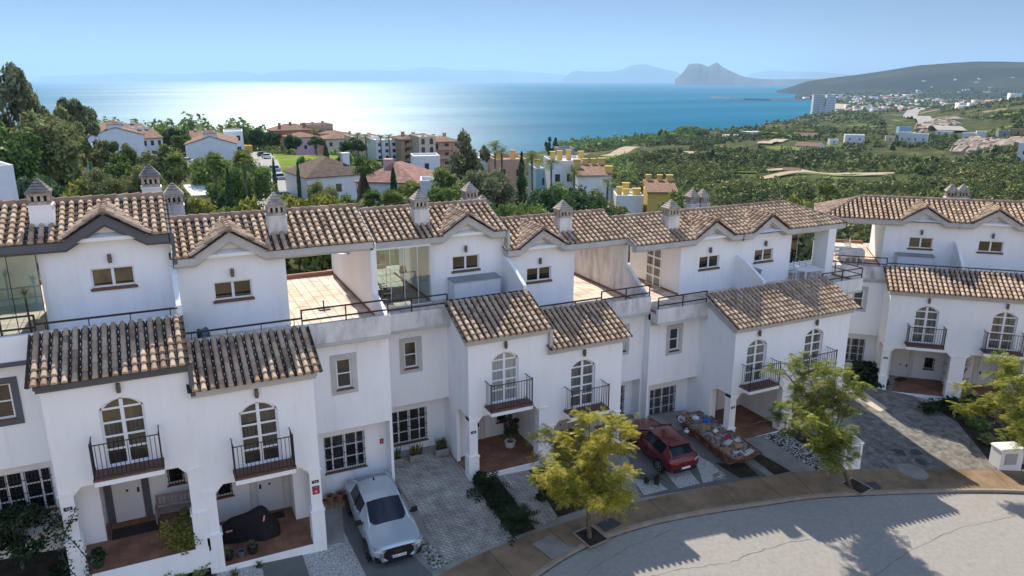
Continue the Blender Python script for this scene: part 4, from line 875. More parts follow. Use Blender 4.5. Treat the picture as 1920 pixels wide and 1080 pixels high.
for px_, L_ in sorted(TT.items()):
    d0 = ray(px_, HY); ds, zs = [], []
    for d, v in L_:
        if v > 0: q = ray(px_, v); z = q.z/math.hypot(q.x, q.y)*d
        else: z = v
        ds.append(math.log(d)); zs.append(z)
    if ds[-1] < math.log(26000): ds.append(math.log(27000)); zs.append(-106 if zs[-1] < -101 else zs[-1])
    TA.append((px2az(px_), np.array(ds), np.array(zs)))
def bump(x, y, d):
    a = np.clip((d-90)/200, 0, 1)*np.minimum(.0085*d, 5.5)*np.clip((3500-d)/2000, .25, 1)
    n = np.sin(x*.031+1.3)*np.cos(y*.027+.4)+.6*np.sin(x*.071+y*.043)+.35*np.sin(x*.13-y*.11+2)+.2*np.cos(x*.29+y*.23)
    f = np.clip(d/900, .2, 1.)
    n2 = np.sin(x*.006+y*.003)*np.cos(y*.007-1)+.5*np.sin(x*.017-y*.013)+.3*np.sin(x*.039+y*.031)
    return a*(n*(1-f)*.8+n2*f)
def terr(x, y, bumps=True):
    x = np.asarray(x, float); y = np.asarray(y, float); sh = x.shape; x = x.ravel(); y = y.ravel(); d = np.hypot(x, y); az = np.arctan2(x, y); ld = np.log(np.maximum(d, 1.))
    cols = np.array([np.interp(ld, t[1], t[2]) for t in TA]); azs = np.array([t[0] for t in TA])
    k = np.clip(np.searchsorted(azs, az)-1, 0, len(azs)-2); f = np.clip((az-azs[k])/(azs[k+1]-azs[k]), 0, 1); i = np.arange(len(az))
    z = cols[k, i]*(1-f)+cols[k+1, i]*f
    if bumps: z = z+bump(x, y, d)*np.clip((z-SEA+1)/6, 0, 1)
    pl = -17.63-.055*np.clip(x, -20, 48)+.11*(np.minimum(y, 33)-27)-.4
    w_ = np.clip((d-52)/26, 0, 1); w_ = w_*w_*(3-2*w_)
    # behind the camera: a rising dry hillside across the street
    back = pl-.1+.42*np.clip(4-y, 0, 200)+0*x
    z = np.where(y < 6, np.where(y < 4, back, pl), pl*(1-w_)+z*w_)
    return z.reshape(sh)
def T(px, py, dmin=60, dmax=20000):  # where the ray of a photo pixel meets the terrain
    d = ray(px, py); d = np.array(d)/math.hypot(d.x, d.y); rs = np.exp(np.linspace(math.log(dmin), math.log(dmax), 900)); P = rs[:, None]*d
    zt = terr(P[:, 0], P[:, 1]); h = np.nonzero(P[:, 2] <= zt)[0]
    if not len(h): return None
    i = h[0]; p = P[i].copy(); p[2] = zt[i]; return Vector(p)
def TD(px, dist):  # terrain point in the direction of a photo column at a range
    d = ray(px, 300); a = math.hypot(d.x, d.y); x, y = d.x/a*dist, d.y/a*dist; return Vector((x, y, float(terr(np.array([x]), np.array([y]))[0])))
def mpp(p): return p.dot(fw)/F  # metres per photo pixel at a point
scrub_cols = [(.022, .030, .012), (.045, .055, .02), (.075, .08, .03), (.13, .17, .04), (.20, .16, .085)]
ter_m = bpy.data.materials.new('terrain_scrub'); ter_m.use_nodes = True; n_ = ter_m.node_tree; L_ = n_.links; pb_ = n_.nodes['Principled BSDF']; pb_.inputs['Roughness'].default_value = 1; pb_.inputs['Specular IOR Level'].default_value = .1
g_ = n_.nodes.new('ShaderNodeNewGeometry')
def nz_(sc_, det=6, src=None):
    z = n_.nodes.new('ShaderNodeTexNoise'); z.inputs['Scale'].default_value = sc_; z.inputs['Detail'].default_value = det; z.inputs['Roughness'].default_value = .65; L_.new(src or g_.outputs['Position'], z.inputs['Vector']); return z.outputs['Fac']
def ramp_(fac, cols, ps):
    c = n_.nodes.new('ShaderNodeValToRGB'); e = c.color_ramp.elements; e[0].position = ps[0]; e[0].color = (*cols[0], 1); e[1].position = ps[-1]; e[1].color = (*cols[-1], 1)
    for i in range(1, len(cols)-1): q = e.new(ps[i]); q.color = (*cols[i], 1)
    L_.new(fac, c.inputs[0]); return c.outputs[0]
def mix_(fac, a, b):
    m = n_.nodes.new('ShaderNodeMix'); m.data_type = 'RGBA'; L_.new(fac, m.inputs[0]); L_.new(a, m.inputs[6]); L_.new(b, m.inputs[7]); return m.outputs[2]
c1 = ramp_(nz_(.09, 9), [(.026, .036, .014), (.048, .06, .023), (.08, .095, .034), (.17, .16, .075)], [.32, .46, .60, .74])
c2 = ramp_(nz_(.5, 5), [(.12, .17, .04), (.19, .235, .06)], [.3, .7])
f2 = ramp_(nz_(.017, 5), [(0, 0, 0), (0, 0, 0), (1, 1, 1)], [.3, .595, .65])
c3 = ramp_(nz_(.3, 6), [(.22, .15, .09), (.36, .27, .17)], [.3, .7])
f3 = ramp_(nz_(.011, 7), [(1, 1, 1), (0, 0, 0), (0, 0, 0)], [.36, .40, .6])
ln_ = n_.nodes.new('ShaderNodeVectorMath'); ln_.operation = 'LENGTH'; L_.new(g_.outputs['Position'], ln_.inputs[0])
fd_ = n_.nodes.new('ShaderNodeMapRange'); fd_.inputs[1].default_value = 2300; fd_.inputs[2].default_value = 4200; L_.new(ln_.outputs['Value'], fd_.inputs[0])
c4 = ramp_(nz_(.0018, 9), [(.010, .016, .013), (.018, .025, .018), (.045, .05, .035), (.09, .085, .06)], [.35, .5, .62, .74])
L_.new(mix_(fd_.outputs[0], mix_(f3, mix_(f2, c1, c2), c3), c4), pb_.inputs['Base Color'])
# sheet: polar grid in front of the camera
azs = np.linspace(px2az(-520), px2az(2480), 330); rs = np.concatenate([np.linspace(38, 120, 30), np.exp(np.linspace(math.log(123), math.log(9800), 200)), np.exp(np.linspace(math.log(10400), math.log(26500), 14))])
AA, RR = np.meshgrid(azs, rs); X = RR*np.sin(AA); Y = RR*np.cos(AA); Z = terr(X, Y); V = np.stack([X, Y, Z], -1).reshape(-1, 3); na, nr = len(azs), len(rs)
ii = (np.arange(nr-1)[:, None]*na+np.arange(na-1)[None]).ravel(); Fq = np.stack([ii, ii+1, ii+na+1, ii+na], -1)
struct(fastmesh('terrain', V, Fq, ter_m, smooth=True))
gx = np.linspace(-70, 110, 61); gy = np.linspace(-190, 40, 78); GX, GY = np.meshgrid(gx, gy); GZ = terr(GX, GY)-.05
near = (np.hypot(GX, GY) > 60) & (GY > 10); GZ = np.where(near, GZ-1.5, GZ)
V = np.stack([GX, GY, GZ], -1).reshape(-1, 3); na = 61; ii = (np.arange(77)[:, None]*na+np.arange(60)[None]).ravel(); Fq = np.stack([ii, ii+1, ii+na+1, ii+na], -1)
dry_m = mat('dry_hillside', [(.10, .095, .045), (.34, .27, .15), (.50, .40, .25), (.55, .46, .31)], .12, 1, .4, 1.2, .1, world=True, detail=8)
struct(fastmesh('hillside_across_street', V, Fq, dry_m, smooth=True))
# sea
sea_m = bpy.data.materials.new('sea_water'); sea_m.use_nodes = True; n_ = sea_m.node_tree; L_ = n_.links; pb_ = n_.nodes['Principled BSDF']
g_ = n_.nodes.new('ShaderNodeNewGeometry'); mp_ = n_.nodes.new('ShaderNodeMapping'); mp_.inputs['Rotation'].default_value = (0, 0, YAW); mp_.inputs['Scale'].default_value = (.25, 1, 1); L_.new(g_.outputs['Position'], mp_.inputs[0])
band = ramp_(nz_(.0011, 4, mp_.outputs[0]), [(.005, .088, .165), (.010, .122, .212), (.02, .16, .255)], [.35, .5, .66])
n_.nodes.remove(pb_); df_ = n_.nodes.new('ShaderNodeBsdfDiffuse'); gs_ = n_.nodes.new('ShaderNodeBsdfGlossy'); gs_.distribution = 'BECKMANN'; gs_.inputs['Color'].default_value = (.142, .152, .157, 1); as_ = n_.nodes.new('ShaderNodeAddShader'); L_.new(band, df_.inputs['Color']); L_.new(df_.outputs[0], as_.inputs[0]); L_.new(gs_.outputs[0], as_.inputs[1]); L_.new(as_.outputs[0], n_.nodes['Material Output'].inputs['Surface'])
rr_ = n_.nodes.new('ShaderNodeMapRange'); rr_.inputs[3].default_value = .43; rr_.inputs[4].default_value = .50; L_.new(nz_(.0016, 5, mp_.outputs[0]), rr_.inputs[0]); L_.new(rr_.outputs[0], gs_.inputs['Roughness'])
bp_ = n_.nodes.new('ShaderNodeBump'); bp_.inputs['Strength'].default_value = .35; bp_.inputs['Distance'].default_value = 1.6; wv_ = n_.nodes.new('ShaderNodeMath'); wv_.operation = 'MULTIPLY_ADD'; wv_.inputs[1].default_value = 3.; L_.new(nz_(.022, 3, mp_.outputs[0]), wv_.inputs[0]); L_.new(nz_(.11, 4), wv_.inputs[2]); L_.new(wv_.outputs[0], bp_.inputs['Height']); L_.new(bp_.outputs[0], gs_.inputs['Normal'])
SX = 60000.; V = []
sr = np.exp(np.linspace(math.log(500), math.log(58000), 40)); sa = np.linspace(px2az(-700), px2az(2600), 40); AA, RR = np.meshgrid(sa, sr); V = np.stack([RR*np.sin(AA), RR*np.cos(AA), np.full(AA.shape, SEA)], -1).reshape(-1, 3)
ii = (np.arange(39)[:, None]*40+np.arange(39)[None]).ravel(); struct(fastmesh('sea', V, np.stack([ii, ii+1, ii+41, ii+40], -1), sea_m))
# distant headlands: ridge line from the photo, given real distance, height and depth
rock_m = mat('far_rock', [(.05, .055, .055), (.10, .10, .095), (.17, .165, .15)], .0012, 1, 0, None, .1, world=True, detail=8)
scr_m = mat('far_scrub', [(.03, .036, .028), (.055, .06, .045), (.09, .09, .07)], .0015, 1, 0, None, .1, world=True, detail=8)
def massif(name, prof, dist, depth, m, base=SEA-5):
    xs = np.linspace(prof[0][0], prof[-1][0], max(24, int((prof[-1][0]-prof[0][0])/4))); ys = np.interp(xs, [p[0] for p in prof], [p[1] for p in prof])
    rows = []; nk = 9; rg = np.random.default_rng(int(dist))
    for k in range(nk):
        t = k/(nk-1); r = dist+depth*(t-.5); hh = 1-abs(2*t-1)**1.3; row = []
        for x, y in zip(xs, ys):
            d = ray(x, y); a = math.hypot(d.x, d.y); zt = d.z/a*dist; z = base+(zt-base)*hh
            if 0 < k < nk-1 and k != nk//2: z = base+(z-base)*(1-.13*abs(rg.standard_normal())*(abs(k-nk//2)**.7))
            row.append((d.x/a*r, d.y/a*r, z))
        rows.append(row)
    V = np.array(rows).reshape(-1, 3); n = len(xs); ii = (np.arange(nk-1)[:, None]*n+np.arange(n-1)[None]).ravel()
    return struct(fastmesh(name, V, np.stack([ii, ii+1, ii+n+1, ii+n], -1), m, smooth=False))
massif('rock_headland', [(1266, 149), (1272, 145), (1280, 136), (1286, 128), (1290, 121), (1297, 119), (1312, 119), (1320, 122), (1328, 125), (1335, 121), (1343, 117), (1348, 119), (1356, 126), (1370, 133), (1385, 140), (1400, 145), (1420, 147.5), (1450, 149)], 14500, 1600, rock_m)
massif('far_mountain', [(1055, 148), (1068, 137), (1078, 132), (1100, 134), (1140, 134), (1165, 131), (1180, 124), (1198, 120.5), (1212, 120.5), (1228, 125), (1245, 130), (1268, 134), (1290, 146)], 33000, 4000, scr_m)
massif('far_mountains', [(480, 147), (500, 137), (560, 130), (590, 131), (640, 132), (700, 131), (740, 133), (775, 130), (790, 125), (815, 125.5), (850, 131), (900, 133), (930, 130), (960, 133), (1010, 136), (1060, 140), (1075, 147)], 45000, 5000, scr_m)
massif('far_mountains', [(60, 148), (90, 142), (200, 139), (250, 137), (330, 139), (420, 134), (450, 133), (490, 139), (520, 148)], 50000, 5000, scr_m)
massif('far_mountains', [(1390, 148), (1410, 137), (1440, 132), (1480, 134), (1520, 134), (1560, 137), (1600, 140), (1640, 148)], 45000, 4000, scr_m)
massif('coast_plain', [(1395, 151), (1420, 150), (1470, 148.5), (1520, 148), (1570, 149), (1600, 151)], 18000, 2500, scr_m)
# harbour mole and beach
sand_m = mat('beach_sand', [(.42, .33, .22), (.5, .41, .3)], .05, .95, world=True)
def ribbon(name, pts, half, m, off=.6, label=None):
    P = [p for p in pts if p is not None]; b = MB()
    for i in range(len(P)-1):
        a, c = P[i], P[i+1]; t = Vector((c.x-a.x, c.y-a.y, 0)).normalized(); nn = Vector((-t.y, t.x, 0))
        h0, h1 = (half, half) if not isinstance(half, list) else (half[i], half[i+1])
        b.quad(a-nn*h0+Vector((0, 0, off)), a+nn*h0+Vector((0, 0, off)), c+nn*h1+Vector((0, 0, off)), c-nn*h1+Vector((0, 0, off)))
    return struct(b.build(name, m))
seaP = lambda px, py: Pz(px, py, SEA)
mole_m = mat('mole_rock', [(.10, .09, .08), (.2, .18, .16)], .05, .95, world=True)
b = MB()
mp1 = [(1334, 182.5), (1352, 184), (1370, 185.5), (1400, 187), (1440, 188), (1500, 188)]
for (a, c) in zip(mp1, mp1[1:]):
    A, C = seaP(*a), seaP(*c); nn = Vector((0, 1, 0)); b.prism([A+Vector((0, -22, -2)), A+Vector((0, -8, 6)), A+Vector((0, 12, 6)), A+Vector((0, 26, -2))], C-A)
struct(b.build('harbour_mole', mole_m))
b = MB(); b.poly([Vector((q.x, q.y, SEA+1.2)) for q in [seaP(1548, 206), seaP(1556, 193), seaP(1575, 190), seaP(1610, 193), seaP(1640, 199), seaP(1600, 203)]]); struct(b.build('beach', sand_m))
# haze: one closed box of even air round everything
hz = MB(); hz.box(-62000, 62000, -260, 62000, SEA-12, 1150)
hm = bpy.data.materials.new('haze_air'); hm.use_nodes = True; hn = hm.node_tree; hn.nodes.remove(hn.nodes['Principled BSDF']); pv = hn.nodes.new('ShaderNodeVolumePrincipled'); pv.inputs['Density'].default_value = 4.8e-5; pv.inputs['Color'].default_value = (.47, .72, 1, 1); pv.inputs['Anisotropy'].default_value = .15
hn.links.new(pv.outputs[0], hn.nodes['Material Output'].inputs['Volume'])
ho = hz.build('haze', hm); ho['kind'] = 'stuff'
# ---------------------------------------------------------------- vegetation
LV = {
 'olive': leafmat('leaf_olive', [(0.100, 0.129, 0.052), (0.200, 0.229, 0.091), (0.343, 0.358, 0.157)], .3),
 'mid': leafmat('leaf_mid', [(0.068, 0.125, 0.037), (0.156, 0.234, 0.068), (0.312, 0.390, 0.109)], .35),
 'dark': leafmat('leaf_dark', [(0.031, 0.069, 0.029), (0.069, 0.126, 0.051), (0.157, 0.220, 0.094)], .3),
 'lime': leafmat('leaf_lime', [(0.100, 0.130, 0.030), (0.220, 0.240, 0.050), (0.380, 0.360, 0.080)], .4),
 'euc': leafmat('leaf_eucalyptus', [(0.097, 0.122, 0.069), (0.204, 0.233, 0.122), (0.355, 0.355, 0.204)], .3),
 'jac': leafmat('leaf_jacaranda', [(.10, .15, .025), (.28, .31, .04), (.50, .44, .05), (.62, .53, .11)], .5, 1.2, isl=.5),
 'jacg': leafmat('leaf_jacaranda_green', [(.08, .13, .025), (.20, .26, .04), (.38, .38, .06), (.52, .48, .12)], .5, 1.2, isl=.5),
 'palm': leafmat('leaf_palm', [(0.057, 0.104, 0.034), (0.133, 0.190, 0.057), (0.266, 0.323, 0.095)], .3),
 'garden': leafmat('leaf_garden', [(0.012, 0.027, 0.012), (0.027, 0.054, 0.021), (0.068, 0.105, 0.045)], .25),
 'scrub': leafmat('leaf_scrub', [(0.048, 0.073, 0.030), (0.105, 0.144, 0.054), (0.195, 0.225, 0.084), (0.390, 0.420, 0.135)], .2, .05),
}
bark_m = mat('bark', [(.07, .055, .04), (.15, .12, .09), (.24, .2, .15)], 4, .95, .4, 14, stretch=(1, 1, .3)); barkd_m = mat('bark_dark', [(.03, .024, .018), (.07, .055, .04)], 4, .95, .4, 14); thatch_m = mat('palm_skirt', [(.05, .04, .03), (.11, .09, .06), (.16, .13, .09)], 5, 1, .4, 14)
def leafquads(C, size, rg, up=.25, aspect=.55, nrm=None):
    n = len(C); N = rg.standard_normal((n, 3)); 
    if nrm is not None: N = N*.75+nrm
    N[:, 2] += up; N /= np.linalg.norm(N, axis=1, keepdims=True)
    A = np.cross(N, rg.standard_normal((n, 3))); A /= np.linalg.norm(A, axis=1, keepdims=True); B = np.cross(N, A)
    s = size*rg.uniform(.6, 1.35, (n, 1)); A = A*s; B = B*s*aspect
    V = np.stack([C-A, C-B*.9+A*.1, C+A, C+B*.9+A*.1], 1).reshape(-1, 3); F_ = np.arange(4*n).reshape(-1, 4); return V, F_
def crown_pts(kind, rg, n):  # unit crown: height 1 (z 0..1), radius ~.5
    if kind in ('broad', 'pine', 'euc', 'bush', 'loose'):
        L = {'broad': 30, 'pine': 34, 'euc': 34, 'bush': 22, 'loose': 30}[kind]; out = []; nm = []
        for i in range(L):
            v = rg.standard_normal(3); v /= np.linalg.norm(v); rr = rg.uniform(.35, 1)**.5
            if kind == 'broad': c = np.array([v[0]*.38*rr, v[1]*.38*rr, .60+v[2]*.30*rr]); r = rg.uniform(.10, .17)
            elif kind == 'pine': c = np.array([v[0]*.40*rr, v[1]*.40*rr, .62+abs(v[2])*.26*rr*(1.2-abs(v[0]))]); r = rg.uniform(.09, .15)
            elif kind == 'euc': zz = rg.uniform(.32, .95); w_ = .44*max(.05, 1-((zz-.62)/.40)**2)**.5; a = rg.uniform(0, 6.28); q = rg.uniform(.25, 1)**.7; c = np.array([math.cos(a)*w_*q, math.sin(a)*w_*q, zz]); r = rg.uniform(.06, .115)
            elif kind == 'loose': c = np.array([v[0]*.42*rr, v[1]*.42*rr, .56+v[2]*.36*rr]); r = rg.uniform(.07, .13)
            else: c = np.array([v[0]*.36*rr, v[1]*.36*rr, .12+abs(v[2])*.62*rr]); r = rg.uniform(.13, .22)
            k = n//L; w = rg.standard_normal((k, 3)); w /= np.linalg.norm(w, axis=1, keepdims=True); q = rg.uniform(.45, 1.1, (k, 1))
            st = np.array([1, 1, .8 if kind != 'euc' else .95]); out.append(c+w*r*q*st); nm.append(w)
        return np.concatenate(out), np.concatenate(nm)
    z = rg.uniform(.02, 1, n); a = rg.uniform(0, 6.28, n)
    if kind == 'cypress': w_ = .5*np.sin(np.pi*np.clip(z*.88+.12, 0, 1))**.6
    else: w_ = .5*(1-z)**.8*(.75+.25*np.sin(z*38))
    q = rg.uniform(.55, 1.05, n); P = np.stack([np.cos(a)*w_*q, np.sin(a)*w_*q, z], -1); return P, np.stack([np.cos(a), np.sin(a), np.full(n, .3)], -1)
PROTO = {}
def tree_proto(kind, leaf, var, n, size, h, w_):
    """one mesh pair (crown, trunk) for a tree of about h x w metres"""
    key = (kind, leaf, var, n, size)
    if key in PROTO: return PROTO[key]
    rg = np.random.default_rng(sum(map(ord, kind))+17*var); P, N = crown_pts(kind, rg, n); P = P*np.array([w_, w_, h]); V, F_ = leafquads(P, size, rg, nrm=N*.5)
    o = fastmesh('crown', V, F_, LV[leaf]); cm = o.data; bpy.data.objects.remove(o)
    b = MB(); r0 = max(.06, h*.022)
    if kind in ('bush',): b.tube([(0, 0, -.2), (.03*w_, 0, h*.4)], [r0, r0*.4], 6)
    elif kind in ('cypress', 'conifer'): b.tube([(0, 0, -.3), (0, 0, h*.9)], [r0, .03], 6)
    else:
        fk = h*(.35 if kind != 'euc' else .3); lean = rg.uniform(-.05, .05)*w_; b.tube([(0, 0, -.4), (lean*.5, 0, fk*.5), (lean, 0, fk)], [r0*1.25, r0, r0*.85], 8)
        for k in range(6 if kind != 'euc' else 8):
            a = 6.28*k/6+rg.uniform(-.4, .4); e = h*rg.uniform(.62, .88); ww = w_*rg.uniform(.15, .36); mid = (lean+math.cos(a)*ww*.5, math.sin(a)*ww*.5, fk+(e-fk)*.55); b.tube([(lean, 0, fk-.05), mid, (lean+math.cos(a)*ww, math.sin(a)*ww, e)], [r0*.6, r0*.4, r0*.12], 5)
    o = b.build('trunk', barkd_m if kind in ('cypress', 'conifer') else bark_m); tm = o.data; bpy.data.objects.remove(o)
    PROTO[key] = (cm, tm, h, w_); return PROTO[key]
def put_tree(kind, leaf, p, h, w_, label, name='tree', cat='tree', group=None, n=3200, size=.3, rz=None, H0=None, W0=None):
    var = int(rng.integers(0, 3)); H0 = H0 or {'cypress': 9, 'conifer': 10, 'bush': 3}.get(kind, 8); W0 = W0 or {'cypress': 1.6, 'conifer': 4, 'bush': 4}.get(kind, 7)
    cm, tm, h0, w0 = tree_proto(kind, leaf, var, n, size, H0, W0)
    t = thing(name, label, cat, p, rng.uniform(0, 6.28) if rz is None else rz, group); t.scale = (w_/w0, w_/w0, h/h0)
    for nm, me in (('crown', cm), ('trunk', tm)): o = bpy.data.objects.new(nm, me); COL.objects.link(o); o.parent = t
    return t
def tree(kind, leaf, px, dist, pytop, wpx, label, **k):
    p = TD(px, dist); d = ray(px, pytop); a = math.hypot(d.x, d.y); h = d.z/a*dist-p.z; w_ = wpx*mpp(p); w_ = max(w_, h*(.78 if kind in ('broad', 'bush', 'pine') else .62 if kind in ('loose', 'euc') else 0)); return put_tree(kind, leaf, p, max(h, .8), w_, label, **k)
def palm_mesh(h, feather, rg, nf=30, L=1.7, skirt=0., dens=1):
    b = MB(); r = .16
    b.tube([(0, 0, -.3), (.04*h, 0, h*.5), (.05*h, 0, h)], [r*1.2, r*.9, r], 8)
    tr = b; c = Vector((.05*h, 0, h)); V = []; Fq = []
    def q(a, b_, c_, d): o = len(V); V.extend([a, b_, c_, d]); Fq.append((o, o+1, o+2, o+3))
    for i in range(nf):
        az = i*2.4; el = math.radians(rg.uniform(-35, 80)) if not feather else math.radians(rg.uniform(-15, 75)); dr = Vector((math.cos(az)*math.cos(el), math.sin(az)*math.cos(el), math.sin(el))); side = dr.cross(Vector((0, 0, 1))); side = side.normalized() if side.length > .01 else Vector((1, 0, 0)); upv = side.cross(dr).normalized()
        l = L*rg.uniform(.8, 1.1)
        if feather:
            k = 12; P = [c+dr*(l*t)-Vector((0, 0, 1))*(l*.55*t*t) for t in np.linspace(0, 1, k)]
            for j in range(1, k):
                t = j/k; ll = l*.34*math.sin(math.pi*min(.97, t*.85+.12))
                for s_ in (1, -1):
                    tip = P[j]+side*s_*ll+(P[j]-P[j-1]).normalized()*ll*.5-Vector((0, 0, ll*.3)); wv = (P[j]-P[j-1])*.36; q(P[j]-wv*.5, tip, tip+wv*.12, P[j]+wv*.8)
        else:
            base = c+dr*l*.45-Vector((0, 0, .05)); K = 11
            q(c-side*.02, base-side*.02, base+side*.02, c+side*.02)
            for j in range(K):
                a = math.radians(-105+210*j/(K-1)); dd = (dr*math.cos(a)+side*math.sin(a)); tip = base+dd*l*.55-Vector((0, 0, l*.16*(.4+abs(math.sin(a))))); pv = dd.cross(upv)*l*.045; md = base+dd*l*.3; q(base, md-pv, tip, md+pv)
    return tr, np.array([tuple(v) for v in V]), np.array(Fq)
PALMS = {}
def palm(px, dist, pytop, wpx, label, feather=False, skirt=False, leaf='palm', group='palm trees beyond the houses'):
    p = TD(px, dist); d = ray(px, pytop); a = math.hypot(d.x, d.y); H = d.z/a*dist-p.z; L = wpx*mpp(p)/2*1.05; hh = max(.5, H-L*.55)
    rg = np.random.default_rng(int(px)); b, V, Fq = palm_mesh(hh, feather, rg, 34 if not feather else 26, L)
    t = thing('palm_tree', label, 'palm', p, rg.uniform(0, 6), group); b.build('trunk', bark_m, t); fastmesh('fronds', V, Fq, LV[leaf], t)
    if skirt:
        m = MB()
        for i in range(160):
            a = rg.uniform(0, 6.28); z0 = hh*rg.uniform(.25, 1.0); r_ = L*rg.uniform(.25, .62); m.poly([(.05*hh+.1*math.cos(a-.2), .1*math.sin(a-.2), z0), (.05*hh+r_*math.cos(a-.12), r_*math.sin(a-.12), z0-hh*.28), (.05*hh+r_*.8*math.cos(a+.14), r_*.8*math.sin(a+.14), z0-hh*.32), (.05*hh+.1*math.cos(a+.2), .1*math.sin(a+.2), z0)])
        m.build('dead_frond_skirt', thatch_m, t)
    return t
# -- street trees: feathery jacarandas (fronds with leaflets on real branches)
def jacaranda(base, lean, H, W, label, seed, leaf, sparse=1., nfr=40):
    rg = np.random.default_rng(seed); t = thing('street_tree', label, 'tree', base, 0, 'young street trees along the pavement')
    b = MB(); fk = Vector((lean[0]*.55, lean[1]*.55, H*.30)); b.tube([(0, 0, -.2), (lean[0]*.2, lean[1]*.2, H*.14), fk*.72+Vector((.03, 0, 0)), fk], [.12, .095, .085, .075], 8)
    tips = []; top = Vector((lean[0], lean[1], H*.60)); nb = 16
    for k in range(nb):
        a = 6.283*k/nb+rg.uniform(-.3, .3); e = rg.uniform(-.75, 1); R_ = W*.5*(1-.55*abs(e)**1.6)*rg.uniform(.75, 1.05)
        end = top+Vector((math.cos(a)*R_*.8, math.sin(a)*R_*.8, H*.38*e)); mid = fk.lerp(end, .5)+Vector((0, 0, H*.07)); b.tube([fk, mid, end], [.05, .032, .012], 6)
        for j in range(6):
            f = rg.uniform(.35, 1); c0 = fk.lerp(mid, f*2) if f < .5 else mid.lerp(end, f*2-1); d = Vector(rg.standard_normal(3)); d.z = abs(d.z)*.4; d.normalize(); e2 = c0+d*W*rg.uniform(.10, .24); b.tube([c0, c0.lerp(e2, .5)+Vector((0, 0, .05)), e2], [.016, .011, .005], 4, caps=False); tips.append((c0, e2))
    b.build('trunk', bark_m, t, smooth=True)
    V = []; 
    def frond(o, d, l):
        d = d.normalized(); side = d.cross(Vector((0, 0, 1)));
        if side.length < .05: side = Vector((1, 0, 0))
        side.normalize(); k = 9
        for j in range(k):
            f = (j+.6)/k; c = o+d*l*f-Vector((0, 0, l*.32*f*f)); ll = l*.30*math.sin(math.pi*min(.95, f*.8+.15)); wv = d*l*.04
            for s_ in (1, -1):
                tp = c+side*s_*ll+d*ll*.35-Vector((0, 0, ll*.25)); V.extend([c-wv*.6, tp-wv*.5, tp+wv*.5, c+wv*.6])
    for c0, e2 in tips:
        if rg.uniform() > sparse: continue
        for j in range(nfr):
            o = c0.lerp(e2, rg.uniform(.2, 1.05)); d = Vector(rg.standard_normal(3)); d.z = d.z*.45+.12; o = o+Vector(rg.standard_normal(3))*.10; frond(o, d, rg.uniform(.26, .46)*W/5)
    V = np.array([tuple(v) for v in V]); fastmesh('crown', V, np.arange(len(V)).reshape(-1, 4), LV[leaf], t); return t
b_ = G(1105, 1008); jacaranda(b_, (-.25, .1), 6.2, 5.5, 'full yellow-green street tree in front of the paved driveway', 5, 'jac')
b_ = G(1597, 914); jacaranda(b_, (-2.7, .6), 7.3, 6.4, 'leaning street tree with thin open crown beside the white meter cabinet', 8, 'jacg', .72, 30)
b_ = G(1925, 905); jacaranda(b_, (-1.0, .3), 7.6, 6.6, 'green feathery street tree cut by the right edge of the picture', 12, 'jacg', 1., 34)
def treepit(px, py, s_, label):
    p = G(px, py); o = thing('tree_pit', label, 'tree pit', (p.x, p.y, plz(p.x, p.y)+.006), .2, 'tree pits in the pavement'); o.rotation_euler = (math.atan(.11), math.atan(.055), .2)
    b = MB(); b.box(-s_, s_, -s_, s_, 0, .012); b.build('soil', soil_m, o); b = MB()
    for (x0, x1, y0, y1) in ((-s_-.08, s_+.08, -s_-.08, -s_), (-s_-.08, s_+.08, s_, s_+.08), (-s_-.08, -s_, -s_, s_), (s_, s_+.08, -s_, s_)): b.box(x0, x1, y0, y1, 0, .03)
    b.build('edging', kerb_m, o)
treepit(1108, 1006, .5, 'square earth pit at the foot of the yellow-green street tree'); treepit(1606, 912, .5, 'square earth pit at the foot of the leaning street tree')
# -- front garden plants
def rosette(p, n, L, name, label, cat, leaf='garden', feather=True, stem=.0, group=None, up=(-5, 75)):
    rg = np.random.default_rng(int(abs(p[0]*100)+n)); V = []
    for i in range(n):
        az = i*2.4; el = math.radians(rg.uniform(*up)); dr = Vector((math.cos(az)*math.cos(el), math.sin(az)*math.cos(el), math.sin(el))); side = Vector((-math.sin(az), math.cos(az), 0)); l = L*rg.uniform(.75, 1.1); k = 9; c = Vector((0, 0, stem))
        P = [c+dr*(l*t)-Vector((0, 0, 1))*(l*.4*t*t) for t in np.linspace(0, 1, k)]
        for j in range(1, k):
            if feather:
                ll = l*.2*math.sin(math.pi*min(.97, j/k*.8+.15)); wv = (P[j]-P[j-1])*.3
                for s_ in (1, -1): tp = P[j]+side*s_*ll+(P[j]-P[j-1])*.5-Vector((0, 0, ll*.2)); V.extend([P[j]-wv, tp-wv*.3, tp+wv*.3, P[j]+wv])
            w0 = l*.055*(1-(j-1)/k) if not feather else .012; w1 = l*.055*(1-j/k) if not feather else .012; V.extend([P[j-1]-side*w0, P[j]-side*w1, P[j]+side*w1, P[j-1]+side*w0])
    t = thing(name, label, cat, p, 0, group); V = np.array([tuple(v) for v in V]); fastmesh('fronds' if feather else 'leaves', V, np.arange(len(V)).reshape(-1, 4), LV[leaf], t)
    b = MB(); b.lathe((0, 0, -.05), [(.12, 0), (.13, .05+stem*.6), (.08, .08+stem)] if stem < .5 else [(.035, 0), (.03, stem*.6), (.028, .05+stem)], 9); b.build('stem', barkd_m, t); return t
def shrub(p, h, w_, label, leaf='garden', name='shrub', cat='shrub', n=900, size=.075, kind='bush', group=None): return put_tree(kind, leaf, p, h, w_, label, name=name, cat=cat, n=n, size=size, group=group, H0=h, W0=w_)
rosette(G(915, 925), 26, 1.15, 'cycad', 'dark feathery cycad next to the porch pillar in the bed by the paved driveway', 'cycad', stem=.3)
